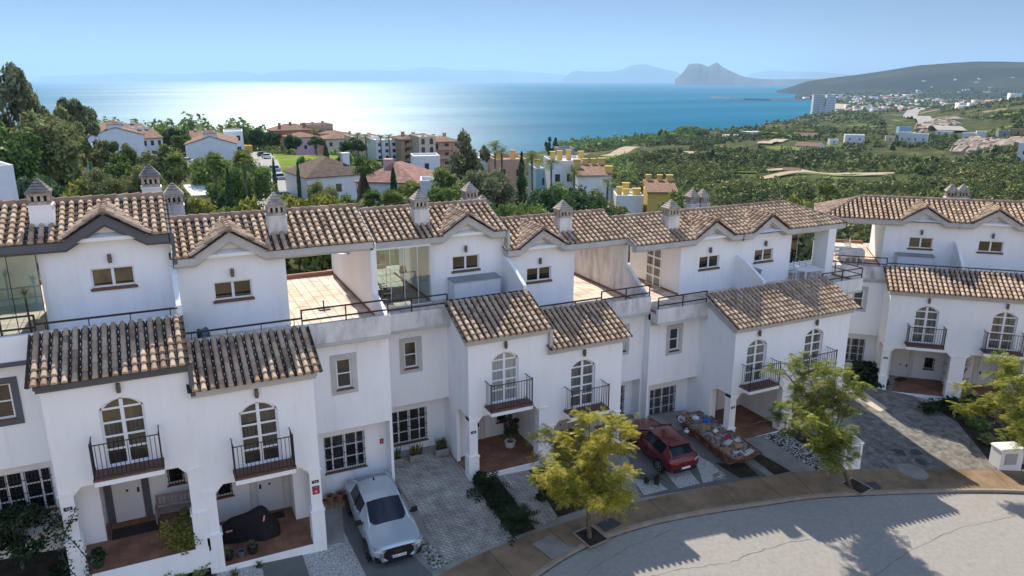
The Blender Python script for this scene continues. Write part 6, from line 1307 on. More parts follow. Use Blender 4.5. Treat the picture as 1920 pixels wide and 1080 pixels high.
def block(name, label, px, dist, wpx, pytop, cat='house', dep=None, wm=None, roof='flat', rm=None, rot=0., wins=(3, 2), chims=(), chm=None, group=None, z0=None, arch=False, roofh=None, parapet=True, balc=False, winm=None, shade=False):
    p = TD(px, dist); k = mpp(p); w_ = wpx*k; d = ray(px, pytop); H = d.z/math.hypot(d.x, d.y)*dist-p.z; az = math.atan2(p.x, p.y); dep = dep or w_*.8; wm = wm or fw_m; rm = rm or ftile_m
    rh = roofh if roofh is not None else {'flat': 0, 'hip': w_*.14, 'gable': dep*.16, 'front': w_*.2, 'pent': dep*.12, 'lantern': w_*.16}[roof]; hw = H-rh
    t = thing(name, label, cat, p, -az+rot, group); z0_ = -3.
    b = MB()
    b.box(-w_/2, w_/2, 0, dep, z0_, hw)
    if roof in ('front', 'lantern'): b.prism([(-w_/2, .003, hw), (w_/2, .003, hw), (0, .003, hw+rh*.98)], (0, dep-.006, 0))
    if roof == 'gable':
        for x in (-w_/2, w_/2-.2): b.prism([(x, 0, hw), (x, dep, hw), (x, dep/2, hw+rh*.97)], (.2, 0, 0))
    b.build('wall', wm, t)
    rb = MB(); e = .45
    if roof == 'flat':
        if parapet:
            for (x0, x1, y0, y1) in ((-w_/2-.02, w_/2+.02, -.02, .25), (-w_/2-.02, w_/2+.02, dep-.25, dep+.02), (-w_/2-.02, -w_/2+.25, .25, dep-.25), (w_/2-.25, w_/2+.02, .25, dep-.25)): rb.box(x0, x1, y0, y1, hw-.05, hw+.5)
            rb.build('roof_parapet', wm, t)
    elif roof == 'hip':
        c = [(-w_/2-e, -e, hw), (w_/2+e, -e, hw), (w_/2+e, dep+e, hw), (-w_/2-e, dep+e, hw)]; q = min(w_, dep)/2; r1, r2 = ((-w_/2+q, dep/2, hw+rh), (w_/2-q, dep/2, hw+rh)) if w_ > dep else ((0, q, hw+rh), (0, dep-q, hw+rh))
        if w_ > dep: fs = [(c[0], c[1], r2, r1), (c[1], c[2], r2), (c[2], c[3], r1, r2), (c[3], c[0], r1)]
        else: fs = [(c[0], c[1], r1), (c[1], c[2], r2, r1), (c[2], c[3], r2), (c[3], c[0], r1, r2)]
        for f in fs: rb.poly(f)
        rb.poly([(x, y, hw-.1) for x, y, _ in c][::-1]); rb.build('tiled_roof', rm, t)
    elif roof == 'gable':
        rb.prism([(-w_/2-.2, -e, hw-.1), (-w_/2-.2, dep/2, hw+rh), (-w_/2-.2, dep+e, hw-.1), (-w_/2-.2, dep+e, hw+.06), (-w_/2-.2, dep/2, hw+rh+.16), (-w_/2-.2, -e, hw+.06)], (w_+.4, 0, 0)); rb.build('tiled_roof', rm, t)
    elif roof == 'pent':
        rb.prism([(-w_/2-.2, -e, hw), (-w_/2-.2, dep, hw+rh), (-w_/2-.2, dep, hw+rh+.15), (-w_/2-.2, -e, hw+.15)], (w_+.4, 0, 0)); rb.build('tiled_roof', rm, t); b = MB(); b.box(-w_/2, w_/2, dep-.3, dep-.01, hw, hw+rh-.02); b.build('wall', wm, t)
    else:
        rb.prism([(-w_/2-e, -.3, hw-.12), (0, -.3, hw+rh), (0, -.3, hw+rh+.16), (-w_/2-e, -.3, hw+.06)], (0, dep+.6, 0)); rb.prism([(w_/2+e, -.3, hw-.12), (0, -.3, hw+rh), (0, -.3, hw+rh+.16), (w_/2+e, -.3, hw+.06)], (0, dep+.6, 0)); rb.build('tiled_roof', rm, t)
        if roof == 'lantern':
            l = w_*.13; zl = hw+rh; b = MB(); b.box(-l, l, -.05, l*2, hw+rh*.3, zl+.9); b.build('roof_lantern', wm, t); b = MB(); b.add([(-l-.4, -.45, zl+.9), (l+.4, -.45, zl+.9), (l+.4, l*2+.4, zl+.9), (-l-.4, l*2+.4, zl+.9), (0, l, zl+1.9)], [(0, 1, 4), (1, 2, 4), (2, 3, 4), (3, 0, 4), (3, 2, 1, 0)]); b.build('lantern_roof', rm, t)
    nc, nr = wins
    for i in range(nc):
        for j in range(nr):
            ww, wh = min(1.1, w_/nc*.42), min(1.5, hw/max(nr, 1)*.5); x = -w_/2+w_*(i+.5)/nc; z = hw*(j+.5)/nr-wh*.45
            f = MB(); f.box(x-ww/2-.08, x+ww/2+.08, -.05, -.003, z-.08, z+wh+.08)
            if arch: f.tube([(x, -.05, z+wh-.02), (x, -.003, z+wh-.02)], ww/2+.08, 14)
            fo = f.build('window', wm if not balc else shut_m, t)
            g = MB(); g.box(x-ww/2, x+ww/2, -.062, -.052, z, z+wh)
            if arch: g.tube([(x, -.066, z+wh-.02), (x, -.053, z+wh-.02)], ww/2, 14)
            g.build('pane', winm or fwin_m, fo)
    if balc:
        for j in range(nr): b = MB(); z = hw*(j+.5)/nr-.9; b.box(-w_*.3, w_*.3, -1.0, -.004, z-.15, z); b.box(-w_*.3, w_*.3, -1.0, -.92, z, z+.9); b.build('balcony', wm, t)
    for (fx, fy, cw, ch) in chims:
        b = MB(); x, y = fx*w_, fy*dep; zb = hw-.3; b.box(x-cw/2, x+cw/2, y-cw/2, y+cw/2, zb, hw+rh*.6+ch); b.box(x-cw/2-.1, x+cw/2+.1, y-cw/2-.1, y+cw/2+.1, hw+rh*.6+ch, hw+rh*.6+ch+.14); b.build('chimney', chm or wm, t)
    return t, w_, dep, hw, rh
WG = 'white blocks beyond the field'
block('gabled_block', 'broad white gabled block with raised tiled lantern behind the eucalyptus trees', 224, 225, 92, 239, 'building', 26, fw_m, 'lantern', ftile_m, .10, (0, 0), group=WG)
block('gabled_block', 'broad white gabled block with tiled lantern, right of its twin', 398, 225, 88, 256, 'building', 22, fw_m, 'lantern', ftile_m, -.05, (0, 0), group=WG)
block('terraced_house', 'white terraced house with tiled roof running back from the left gabled block', 283, 255, 52, 245, 'house', 14, fw_m, 'gable', ftile_m, .35, (4, 2), [(-.2, .5, .9, 1.6), (.05, .5, .9, 1.6), (.3, .5, .9, 1.6)], group=WG)
block('terraced_house', 'white terraced house with a group of white chimneys behind the left gabled block', 262, 285, 50, 234, 'house', 14, fw_m, 'gable', ftile_m, .35, (3, 2), [(-.2, .5, 1.0, 1.8), (.2, .5, 1.0, 1.8)], group=WG)
block('terraced_house', 'white house with chimneys just behind the right gabled block', 388, 262, 44, 247, 'house', 12, fw_m, 'gable', ftile_m, .1, (2, 2), [(-.25, .5, .8, 1.2), (.15, .5, .8, 1.2)], group=WG)
block('flat_house', 'white flat-roofed house between the right gabled block and the yellow container', 442, 250, 34, 249, 'house', 12, fw_m, 'flat', None, 0, (2, 2), group=WG)
block('low_building', 'low white flat building beside the lane at the foot of the eucalyptus trees', 122, 185, 52, 281, 'building', 7, fw_m, 'flat', None, .1, (3, 1), group=WG)
block('low_building', 'low white garden building left of the green and yellow shed', 160, 195, 40, 277, 'building', 5, fw_m, 'flat', None, .1, (2, 1), group=WG)
t_, w_, d_, h_, r_ = block('painted_shed', 'small shed with green and yellow doors beside the lane', 181, 190, 30, 284, 'shed', 4, fcream_m, 'flat', None, .05, (0, 0))
gd_m = mat('door_green', [(.01, .16, .13)], rough=.6)
for i in range(5): b = MB(); b.box(-w_/2+.1+i*w_/5.2, -w_/2+.1+(i+.85)*w_/5.2, -.06, -.004, 0, h_*.85); b.build('door', gd_m if i % 2 == 0 else fyel_m, t_)
t_ = thing('container', 'small yellow container at the end of the lane', 'container', TD(469, 262), .1); b = MB(); b.box(-1.1, 1.1, 0, 2.2, 0, 2.3); b.build('container_body', fyel_m, t_); b = MB(); b.box(-.9, .9, -.03, -.003, .2, 2.1); b.build('container_door', mat('door_orange', [(.6, .33, .06)], rough=.6), t_)
block('villa', 'small white villa at the far left edge behind the roof ridge', -2, 92, 40, 320, 'house', 8, fw_m, 'flat', None, .2, (1, 1))
# ochre and pink apartment terraces towards the sea
AG = 'ochre and pink apartment blocks near the sea'
for a in [('reddish apartment block with many small chimneys nearest the sea', 556, 330, 62, 236, fred_m, 'hip', ftile_m, (4, 2), [(-.3, .3, .9, 1.3), (0, .5, .9, 1.5), (.3, .3, .9, 1.2)]), ('tan stepped apartment block right of the reddish block', 604, 335, 40, 238, ftan_m, 'flat', None, (3, 2), [(-.2, .3, .9, 1.2), (.25, .5, 1.0, 1.4)]), ('pinkish low block in front of the reddish apartments', 575, 300, 46, 252, fpnk_m, 'hip', ftile_m, (3, 1), []), ('cream block half hidden by the round pine', 650, 300, 60, 252, fcream_m, 'hip', ftile_m, (4, 2), [(.2, .4, .8, 1.0)]),
    ('sandy block with brown roof above the meadow', 628, 330, 40, 246, ftan_m, 'hip', ftile_m, (3, 2), [(-.2, .4, .8, 1.)]), ('pale cream apartment block behind two tall palms', 692, 245, 46, 262, fcream_m, 'flat', None, (3, 3), [(-.2, .3, 1.0, 1.4), (.2, .5, 1.0, 1.2)]), ('white apartment block with dark doors behind tall palms', 733, 232, 44, 268, fw_m, 'flat', None, (4, 3), [(-.3, .4, .9, 1.2), (.3, .4, .9, 1.2)]), ('tan block with brown hipped roof and balconies', 774, 226, 34, 258, ftan_m, 'hip', ftiled_m, (2, 3), [(-.2, .5, .9, 1.2), (.25, .4, .9, 1.0)]), ('sandy corner block with arched windows', 802, 218, 26, 262, fcream_m, 'flat', None, (2, 3), [(0, .4, .8, 1.0)]), ('salmon block with tiled roof and broad balconies', 838, 222, 48, 260, fsal_m, 'hip', ftile_m, (3, 3), [(-.3, .4, .8, 1.0), (.1, .5, .9, 1.2)])]:
    lb, px, di, wp, py, wm_, rf_, rm_, wn, ch = a; block('apartment_block', lb, px, di, wp*1.22, py-3, 'building', 12, wm_, rf_, rm_, .25, wn, ch, wm_, AG, arch='arched' in lb, balc='balconies' in lb)
block('white_wall_house', 'low white flat-roofed house in front of the tan and salmon blocks', 800, 190, 50, 296, 'house', 8, fw_m, 'flat', None, .1, (1, 1))
# pink villa
block('villa', 'long villa wing with dark tiled hipped roof left of the shaggy palm', 632, 140, 118, 298, 'house', 13, fw_m, 'hip', ftiled_m, .35, (3, 1), [(.3, .4, 1.3, 1.6)], fw_m, 'parts of the pink villa', roofh=3.0)
block('villa', 'villa wing with pink tiled hipped roof and pink chimney right of the shaggy palm', 722, 118, 118, 310, 'house', 12, fw_m, 'hip', ftilep_m, -.35, (2, 1), [(-.12, .4, 1.25, 1.4)], fpnk_m, 'parts of the pink villa', roofh=2.6)
block('garden_house', 'small white garden house right of the pink villa', 800, 108, 26, 345, 'house', 5, fw_m, 'flat', None, 0, (1, 1)); block('garden_house', 'white low-roofed garden house behind the chimneys at left', 385, 108, 60, 356, 'house', 6, fw_m, 'pent', fw_m, .15, (2, 1))
# yellow-chimneyed town houses
YG = 'colourful town houses with yellow chimneys'; yc = lambda *xs: [(x, .35+.3*((i*7) % 3)/2, .95, 1.9) for i, x in enumerate(xs)]
block('town_house', 'salmon town house behind the tall dark conifer', 958, 162, 60, 303, 'house', 9, fsal_m, 'flat', None, .2, (2, 2), yc(-.3, .2), fyel_m, YG)
block('town_house', 'white town house with yellow chimneys behind the palms', 912, 170, 48, 300, 'house', 9, fw_m, 'flat', None, .2, (2, 2), yc(0), fyel_m, YG)
block('town_house', 'light blue town house between two palms', 1022, 158, 34, 320, 'house', 9, fblu_m, 'flat', None, .2, (1, 2), yc(-.25, .3), fyel_m, YG)
block('town_house', 'long white town house with yellow chimneys right of the blue one', 1068, 150, 66, 306, 'house', 10, fw_m, 'flat', None, .2, (3, 2), yc(-.4, -.15, .15, .42), fyel_m, YG)
block('town_house', 'white town house with red tiled roof and big yellow chimneys', 1116, 142, 62, 318, 'house', 10, fw_m, 'pent', ftile_m, .15, (2, 1), [(-.42, .6, 1.3, 1.7), (-.1, .9, .9, 1.5), (.15, .9, .9, 1.5), (.4, .9, 1.2, 1.6), (.46, .2, 1.3, .8)], fyel_m, YG, arch=True)
block('town_house', 'dark grey flat-roofed house behind the yellow chimneys', 1062, 185, 30, 282, 'house', 6, fgrey_m, 'flat', None, .2, (1, 1), group=YG)
block('town_house', 'white battlemented house front with yellow chimneys behind the row', 1184, 134, 50, 372, 'house', 9, fw_m, 'flat', None, .12, (2, 1), [(-.3, .5, .85, 1.3), (0, .8, 1.2, 1.7), (.3, .3, 1.3, 1.3), (-.1, .3, .8, 1.2)], fyel_m, YG)
block('town_house', 'yellow house with three arches under a red tiled roof behind the row', 1246, 133, 54, 350, 'house', 9, fyel_m, 'pent', ftile_m, .12, (3, 1), [(-.35, .9, .85, 1.4), (.05, .9, .85, 1.4), (.4, .9, 1.1, 1.4)], fyel_m, YG, arch=True)
# scattered valley villas
VG = 'scattered villas on the valley slopes'
for i, (px, di, wp, py, wm_, rf, lb) in enumerate([(1510, 640, 46, 268, fw_m, 'gable', 'long white villa low on the valley slope'), (1485, 660, 18, 277, fw_m, 'flat', 'small white annex left of the long white villa'), (1598, 700, 34, 254, fw_m, 'flat', 'white villa with long terrace in the middle of the slope'), (1560, 690, 16, 262, fw_m, 'flat', 'small white house left of the terraced villa'), (1692, 720, 24, 249, fw_m, 'flat', 'white cube house below the bend of the highway'), (1718, 715, 26, 252, fw_m, 'flat', 'wider white house below the bend of the highway'), (1664, 740, 16, 256, fcream_m, 'flat', 'cream cottage left of the white cube house'), (1690, 880, 22, 239, fblu_m, 'flat', 'blue-roofed low house right beside the highway'), (1760, 780, 26, 247, fw_m, 'flat', 'white house at the foot of the highway cutting'), (1808, 690, 20, 250, fw_m, 'flat', 'white cottage above the rock outcrop'), (1832, 690, 16, 247, fw_m, 'flat', 'pale blue-white house above the rock outcrop'), (1875, 690, 20, 246, fgrey_m, 'flat', 'grey house above the rock outcrop'), (1900, 690, 22, 243, ftan_m, 'flat', 'tan house above the rock outcrop'), (1918, 430, 22, 270, fw_m, 'flat', 'white house at the right edge above the scrub slope'), (1508, 790, 44, 250, fw_m, 'gable', 'long low villa with red roof above the green terraces'), (1412, 960, 34, 248, fw_m, 'flat', 'white seaside villa on the ridge'), (1380, 980, 30, 250, fcream_m, 'hip', 'cream seaside villa with tiled roof on the ridge'), (1455, 930, 22, 250, fblu_m, 'flat', 'pale blue seaside house on the ridge'), (1352, 960, 28, 256, fgrey_m, 'flat', 'grey seaside villa near the shore trees'), (1318, 960, 26, 257, fred_m, 'hip', 'red walled villa near the shore trees'), (1286, 940, 24, 260, ftan_m, 'hip', 'tan villa near the shore trees'), (1240, 960, 34, 262, fsal_m, 'hip', 'salmon villa by the shore left of the big grove'), (1170, 980, 20, 264, fw_m, 'flat', 'white villa among the shore palms'), (1190, 1000, 18, 262, fcream_m, 'hip', 'cream villa among the shore palms'), (1225, 930, 18, 264, fw_m, 'flat', 'small white villa left of the salmon villa'), (1485, 330, 30, 316, ftan_m, 'gable', 'low shed with pale roof beside the dirt track'), (1258, 640, 18, 303, ftan_m, 'flat', 'small brown hut in the valley scrub'), (1372, 910, 30, 254, fw_m, 'flat', 'white villa with pool wall above the shore')]):
    block('villa', lb, px, di, wp, py, 'house', None, wm_, rf, ftile_m, .2*((i*5) % 4-1.5), (max(1, wp//12), 1), group=VG)
# twin tower blocks by the beach and the far town
tw = mat('tower_pale', [(.50, .50, .47), (.6, .59, .56)], .02, .8)
for (px, w1, py, lb) in ((1524, 20, 178, 'left beige tower block on the beach'), (1546, 16, 178, 'right white tower block on the beach'), (1538, 22, 200, 'lower white slab joining the two beach towers')):
    t_, w_, d_, h_, r_ = block('tower_block', lb, px, 2300, w1, py, 'tower', 26, tw if px == 1524 else fw_m, 'flat', None, .2, (0, 0), group='tower blocks on the beach')
    for j in range(12):
        b = MB(); z = h_*(j+.4)/12; b.box(-w_/2+1.5, w_/2-1.5, -.5, -.01, z, z+h_/30); b.build('window_band', fgrey_m, t_)
VT, FT, MI = [], [], []
rgt = np.random.default_rng(4); tm = [fw_m, fcream_m, ftile_m, fsal_m]
def town(n, pxr, dr, sz):
    for _ in range(n):
        px, di = rgt.uniform(*pxr), rgt.uniform(*dr); p = TD(px, di)
        if p.z < SEA+.5: continue
        a, b2, h = rgt.uniform(*sz), rgt.uniform(*sz), rgt.uniform(5, 11); o = len(VT); r_ = rgt.uniform(0, 3); c, s_ = math.cos(r_), math.sin(r_)
        for z in (-4, h):
            for x, y in ((-a, -b2), (a, -b2), (a, b2), (-a, b2)): VT.append((p.x+c*x-s_*y, p.y+s_*x+c*y, p.z+z))
        m = int(rgt.choice([0, 0, 0, 1, 3]))
        for f in ((0, 1, 5, 4), (1, 2, 6, 5), (2, 3, 7, 6), (3, 0, 4, 7)): FT.append([i+o for i in f]); MI.append(m)
        FT.append([4+o, 5+o, 6+o, 7+o]); MI.append(int(rgt.choice([0, 2, 2])))
town(130, (1565, 1800), (2500, 4300), (6, 14)); town(90, (1560, 1700), (2250, 2700), (5, 10)); town(26, (1780, 1960), (1500, 2000), (5, 9)); town(22, (1700, 1960), (5300, 6200), (6, 12)); town(70, (1500, 1700), (4200, 5000), (8, 25)); town(14, (1840, 1900), (1700, 1900), (5, 10))
o = fastmesh('far_town', np.array(VT), np.array(FT), tm, mi=np.array(MI)); o['kind'] = 'stuff'; tag(o, 'far pale town spread over the coastal plain', 'town')
# roads and tracks on the slopes
road2_m = mat('far_road', [(.30, .29, .28), (.38, .37, .35)], .05, .95, world=True); track_m = mat('dirt_track', [(.34, .27, .19), (.46, .38, .28)], .08, .95, world=True)
def onslope(l): return [T(px, py, dmin=dm) for px, py, dm in l]
def rib(name, l, half, m, off=.8):
    P = []
    for (a, c) in zip(l, l[1:]):
        for k in range(6): f = k/6; P.append((TD(a[0]+(c[0]-a[0])*f, a[1]+(c[1]-a[1])*f)))
    P.append(TD(*l[-1])); ribbon(name, P, half, m, off)
rib('highway', [(1778, 850), (1757, 950), (1740, 1120), (1721, 1340), (1705, 1550), (1695, 1750), (1697, 1880), (1705, 1980), (1725, 2100), (1745, 2200)], 13, road2_m, 3.2)
rib('dirt_track', [(1440, 338), (1560, 346), (1650, 352), (1760, 362), (1860, 375)], [2+3*abs(math.sin(i*.37)) for i in range(25)], track_m, 1.2); rib('dirt_track', [(1430, 300), (1520, 312), (1600, 320), (1680, 318)], 2.5, track_m, 1.); rib('dirt_track', [(1290, 600), (1300, 560), (1285, 520), (1265, 500)], 5, track_m); rib('dirt_track', [(1430, 640), (1450, 690), (1462, 740)], 6, track_m, 1); rib('dirt_track', [(1540, 1000), (1590, 930), (1640, 880)], 3, track_m, 1); rib('dirt_track', [(1140, 620), (1175, 680), (1210, 730)], 7, track_m, .8)
rib('far_lane', [(505, 120), (503, 160), (500, 200), (496, 235), (486, 270), (470, 290)], 3.2, road2_m, .25); rib('far_lane', [(60, 172), (120, 166), (200, 160), (280, 170)], 2.2, mat('lane_pink', [(.45, .36, .32), (.5, .42, .38)], 1), .3)
# meadows
mead_m = mat('meadow_grass', [(.075, .14, .02), (.15, .22, .03), (.23, .27, .045)], .22, 1, .5, 3, .1, world=True, detail=8)
def meadow(label, c, n=14, off=.2):
    (a, b1, c1, d1) = c; V = []
    for i in range(n+1):
        for j in range(n+1):
            u, v = i/n, j/n; px = (a[0]*(1-u)+b1[0]*u)*(1-v)+(d1[0]*(1-u)+c1[0]*u)*v; di = (a[1]*(1-u)+b1[1]*u)*(1-v)+(d1[1]*(1-u)+c1[1]*u)*v; p = TD(px, di); V.append((p.x, p.y, p.z+off))
    ii = (np.arange(n)[:, None]*(n+1)+np.arange(n)[None]).ravel(); struct(fastmesh('meadow', np.array(V), np.stack([ii, ii+1, ii+n+2, ii+n+1], -1), mead_m, smooth=True))
meadow('', [(520, 150), (640, 150), (668, 250), (512, 262)]); meadow('', [(60, 100), (300, 100), (275, 158), (95, 160)]); meadow('', [(1360, 830), (1480, 760), (1490, 800), (1370, 880)], off=1.5); meadow('', [(1130, 560), (1165, 560), (1165, 600), (1130, 600)], off=.8); meadow('', [(1840, 1050), (1950, 1000), (1950, 1150), (1845, 1180)], off=1.5); meadow('', [(1340, 330), (1420, 330), (1425, 380), (1350, 390)], off=.6)
# rock outcrop
rk_m = mat('outcrop_rock', [(.18, .14, .11), (.36, .29, .23), (.48, .41, .34)], .35, .95, .8, 1.5, world=True)
b = MB(); rgk = np.random.default_rng(6)
for i in range(70):
    px = rgk.uniform(1800, 1960); di = 600+rgk.uniform(-25, 25)-(px-1800)*.1; p = TD(px, di); s_ = rgk.uniform(4, 10); n = 7; vs = []
    for k, (zz, r) in enumerate(((-3, 1.), (s_*.35, .8), (s_*.62, .35))):
        for j in range(n): a = 6.28*j/n; q = r*s_*rgk.uniform(.7, 1.15); vs.append((p.x+q*math.cos(a)*1.3, p.y+q*math.sin(a), p.z+zz*rgk.uniform(.8, 1.2)))
    b.add(vs, [(k*n+j, k*n+(j+1) % n, (k+1)*n+(j+1) % n, (k+1)*n+j) for k in range(2) for j in range(n)]+[tuple(range(2*n, 3*n))])
o = b.build('rock_outcrop', rk_m); o['kind'] = 'structure'
b = MB()
for i in range(50):
    px = rgk.uniform(1722, 1780); di = 1080+rgk.uniform(-90, 130); p = TD(px, di); s_ = rgk.uniform(6, 13); n = 7; vs = []
    for k, (zz, r) in enumerate(((-3, 1.), (s_*.3, .8), (s_*.5, .35))):
        for j in range(n): a = 6.28*j/n; q = r*s_*rgk.uniform(.7, 1.15); vs.append((p.x+q*math.cos(a)*1.3, p.y+q*math.sin(a), p.z+zz*rgk.uniform(.8, 1.2)))
    b.add(vs, [(k*n+j, k*n+(j+1) % n, (k+1)*n+(j+1) % n, (k+1)*n+j) for k in range(2) for j in range(n)]+[tuple(range(2*n, 3*n))])
o = b.build('road_cutting_rock', rk_m); o['kind'] = 'structure'
# parked cars on the lane
def smallcar(px, di, rz, m, label):
    t = thing('parked_car', label, 'car', TD(px, di)+Vector((0, 0, .28)), rz, 'small cars on the far lane'); b = MB(); b.frust(0, 0, .25, .85, .86, 2.05, .88, 2.1); b.frust(0, .15, .851, 1.42, .8, 1.35, .62, .85); b.build('body', m, t); b = MB()
    b.frust(0, .15, .9, 1.32, .815, 1.38, .665, .96); b.build('windows', cglass_m, t)
    for sx in (-.8, .8):
        for sy in (-1.3, 1.3): b = MB(); b.lathe((0, 0, 0), [(.3, -.1), (.3, .1)], 10); b.build('wheel', tyre_m, t, tf=lambda q, sx=sx, sy=sy: (sx+q[2], sy+q[0], .3+q[1]))
cw, cb, cd, cp = [mat('far_car_'+n, [c], rough=.3, coat=.5) for n, c in (('white', (.7, .7, .72)), ('blue', (.10, .17, .3)), ('dark', (.04, .045, .05)), ('silver', (.4, .38, .5)))]
for px, di, rz, m, lb in [(520, 175, .25, cp, 'silver car parked second from the near end of the far lane'), (513, 192, .25, cp, 'silver van-like car parked behind the other silver car on the far lane'), (500, 228, .1, cw, 'white car parked at the top of the far lane'), (490, 238, .0, cd, 'dark car parked at the top of the far lane left of the white car'), (525, 140, .2, cb, 'blue-green car nearest on the far lane'), (330, 205, 1.2, cw, 'white car parked between the two gabled blocks, nearer'), (348, 212, 1.2, cw, 'white car parked beside the right gabled block'), (318, 222, 1.1, cw, 'white van parked behind the left gabled block'), (302, 230, 1.1, cw, 'white car farthest back behind the left gabled block'), (335, 232, 1.0, cd, 'dark car between the gabled blocks')]: smallcar(px, di, rz, m, lb)
# ships
def ship(px, py, L, label, sail=False):
    d = Pz(px, py, SEA); t = thing('sailing_boat' if sail else 'cargo_ship', label, 'ship', d, 0, None); t.rotation_euler = (0, 0, -YAW); b = MB(); b.prism([(-L/2, -L*.07, 0), (L/2, -L*.07, 0), (L*.46, -L*.07, -L*.05) if False else (L/2*1.05, -L*.07, L*.06), (-L/2*1.03, -L*.07, L*.06)], (0, L*.14, 0)); b.build('hull', fgrey_m, t); b = MB()
    if sail: b.prism([(0, 0, L*.06), (L*.4, 0, L*.08), (0, 0, L*1.2)], (0, .3, 0)); b.build('sail', fw_m, t)
    else: b.box(-L*.45, -L*.3, -L*.05, L*.05, L*.06, L*.13); b.build('bridge', fw_m, t)
ship(262, 151.5, 330, 'cargo ship on the horizon at the left'); ship(837, 152.5, 60, 'small white sailing boat near the bright horizon', True); ship(985, 151.5, 260, 'cargo ship on the horizon right of centre'); ship(1030, 151.8, 220, 'smaller cargo ship right of the central cargo ship')
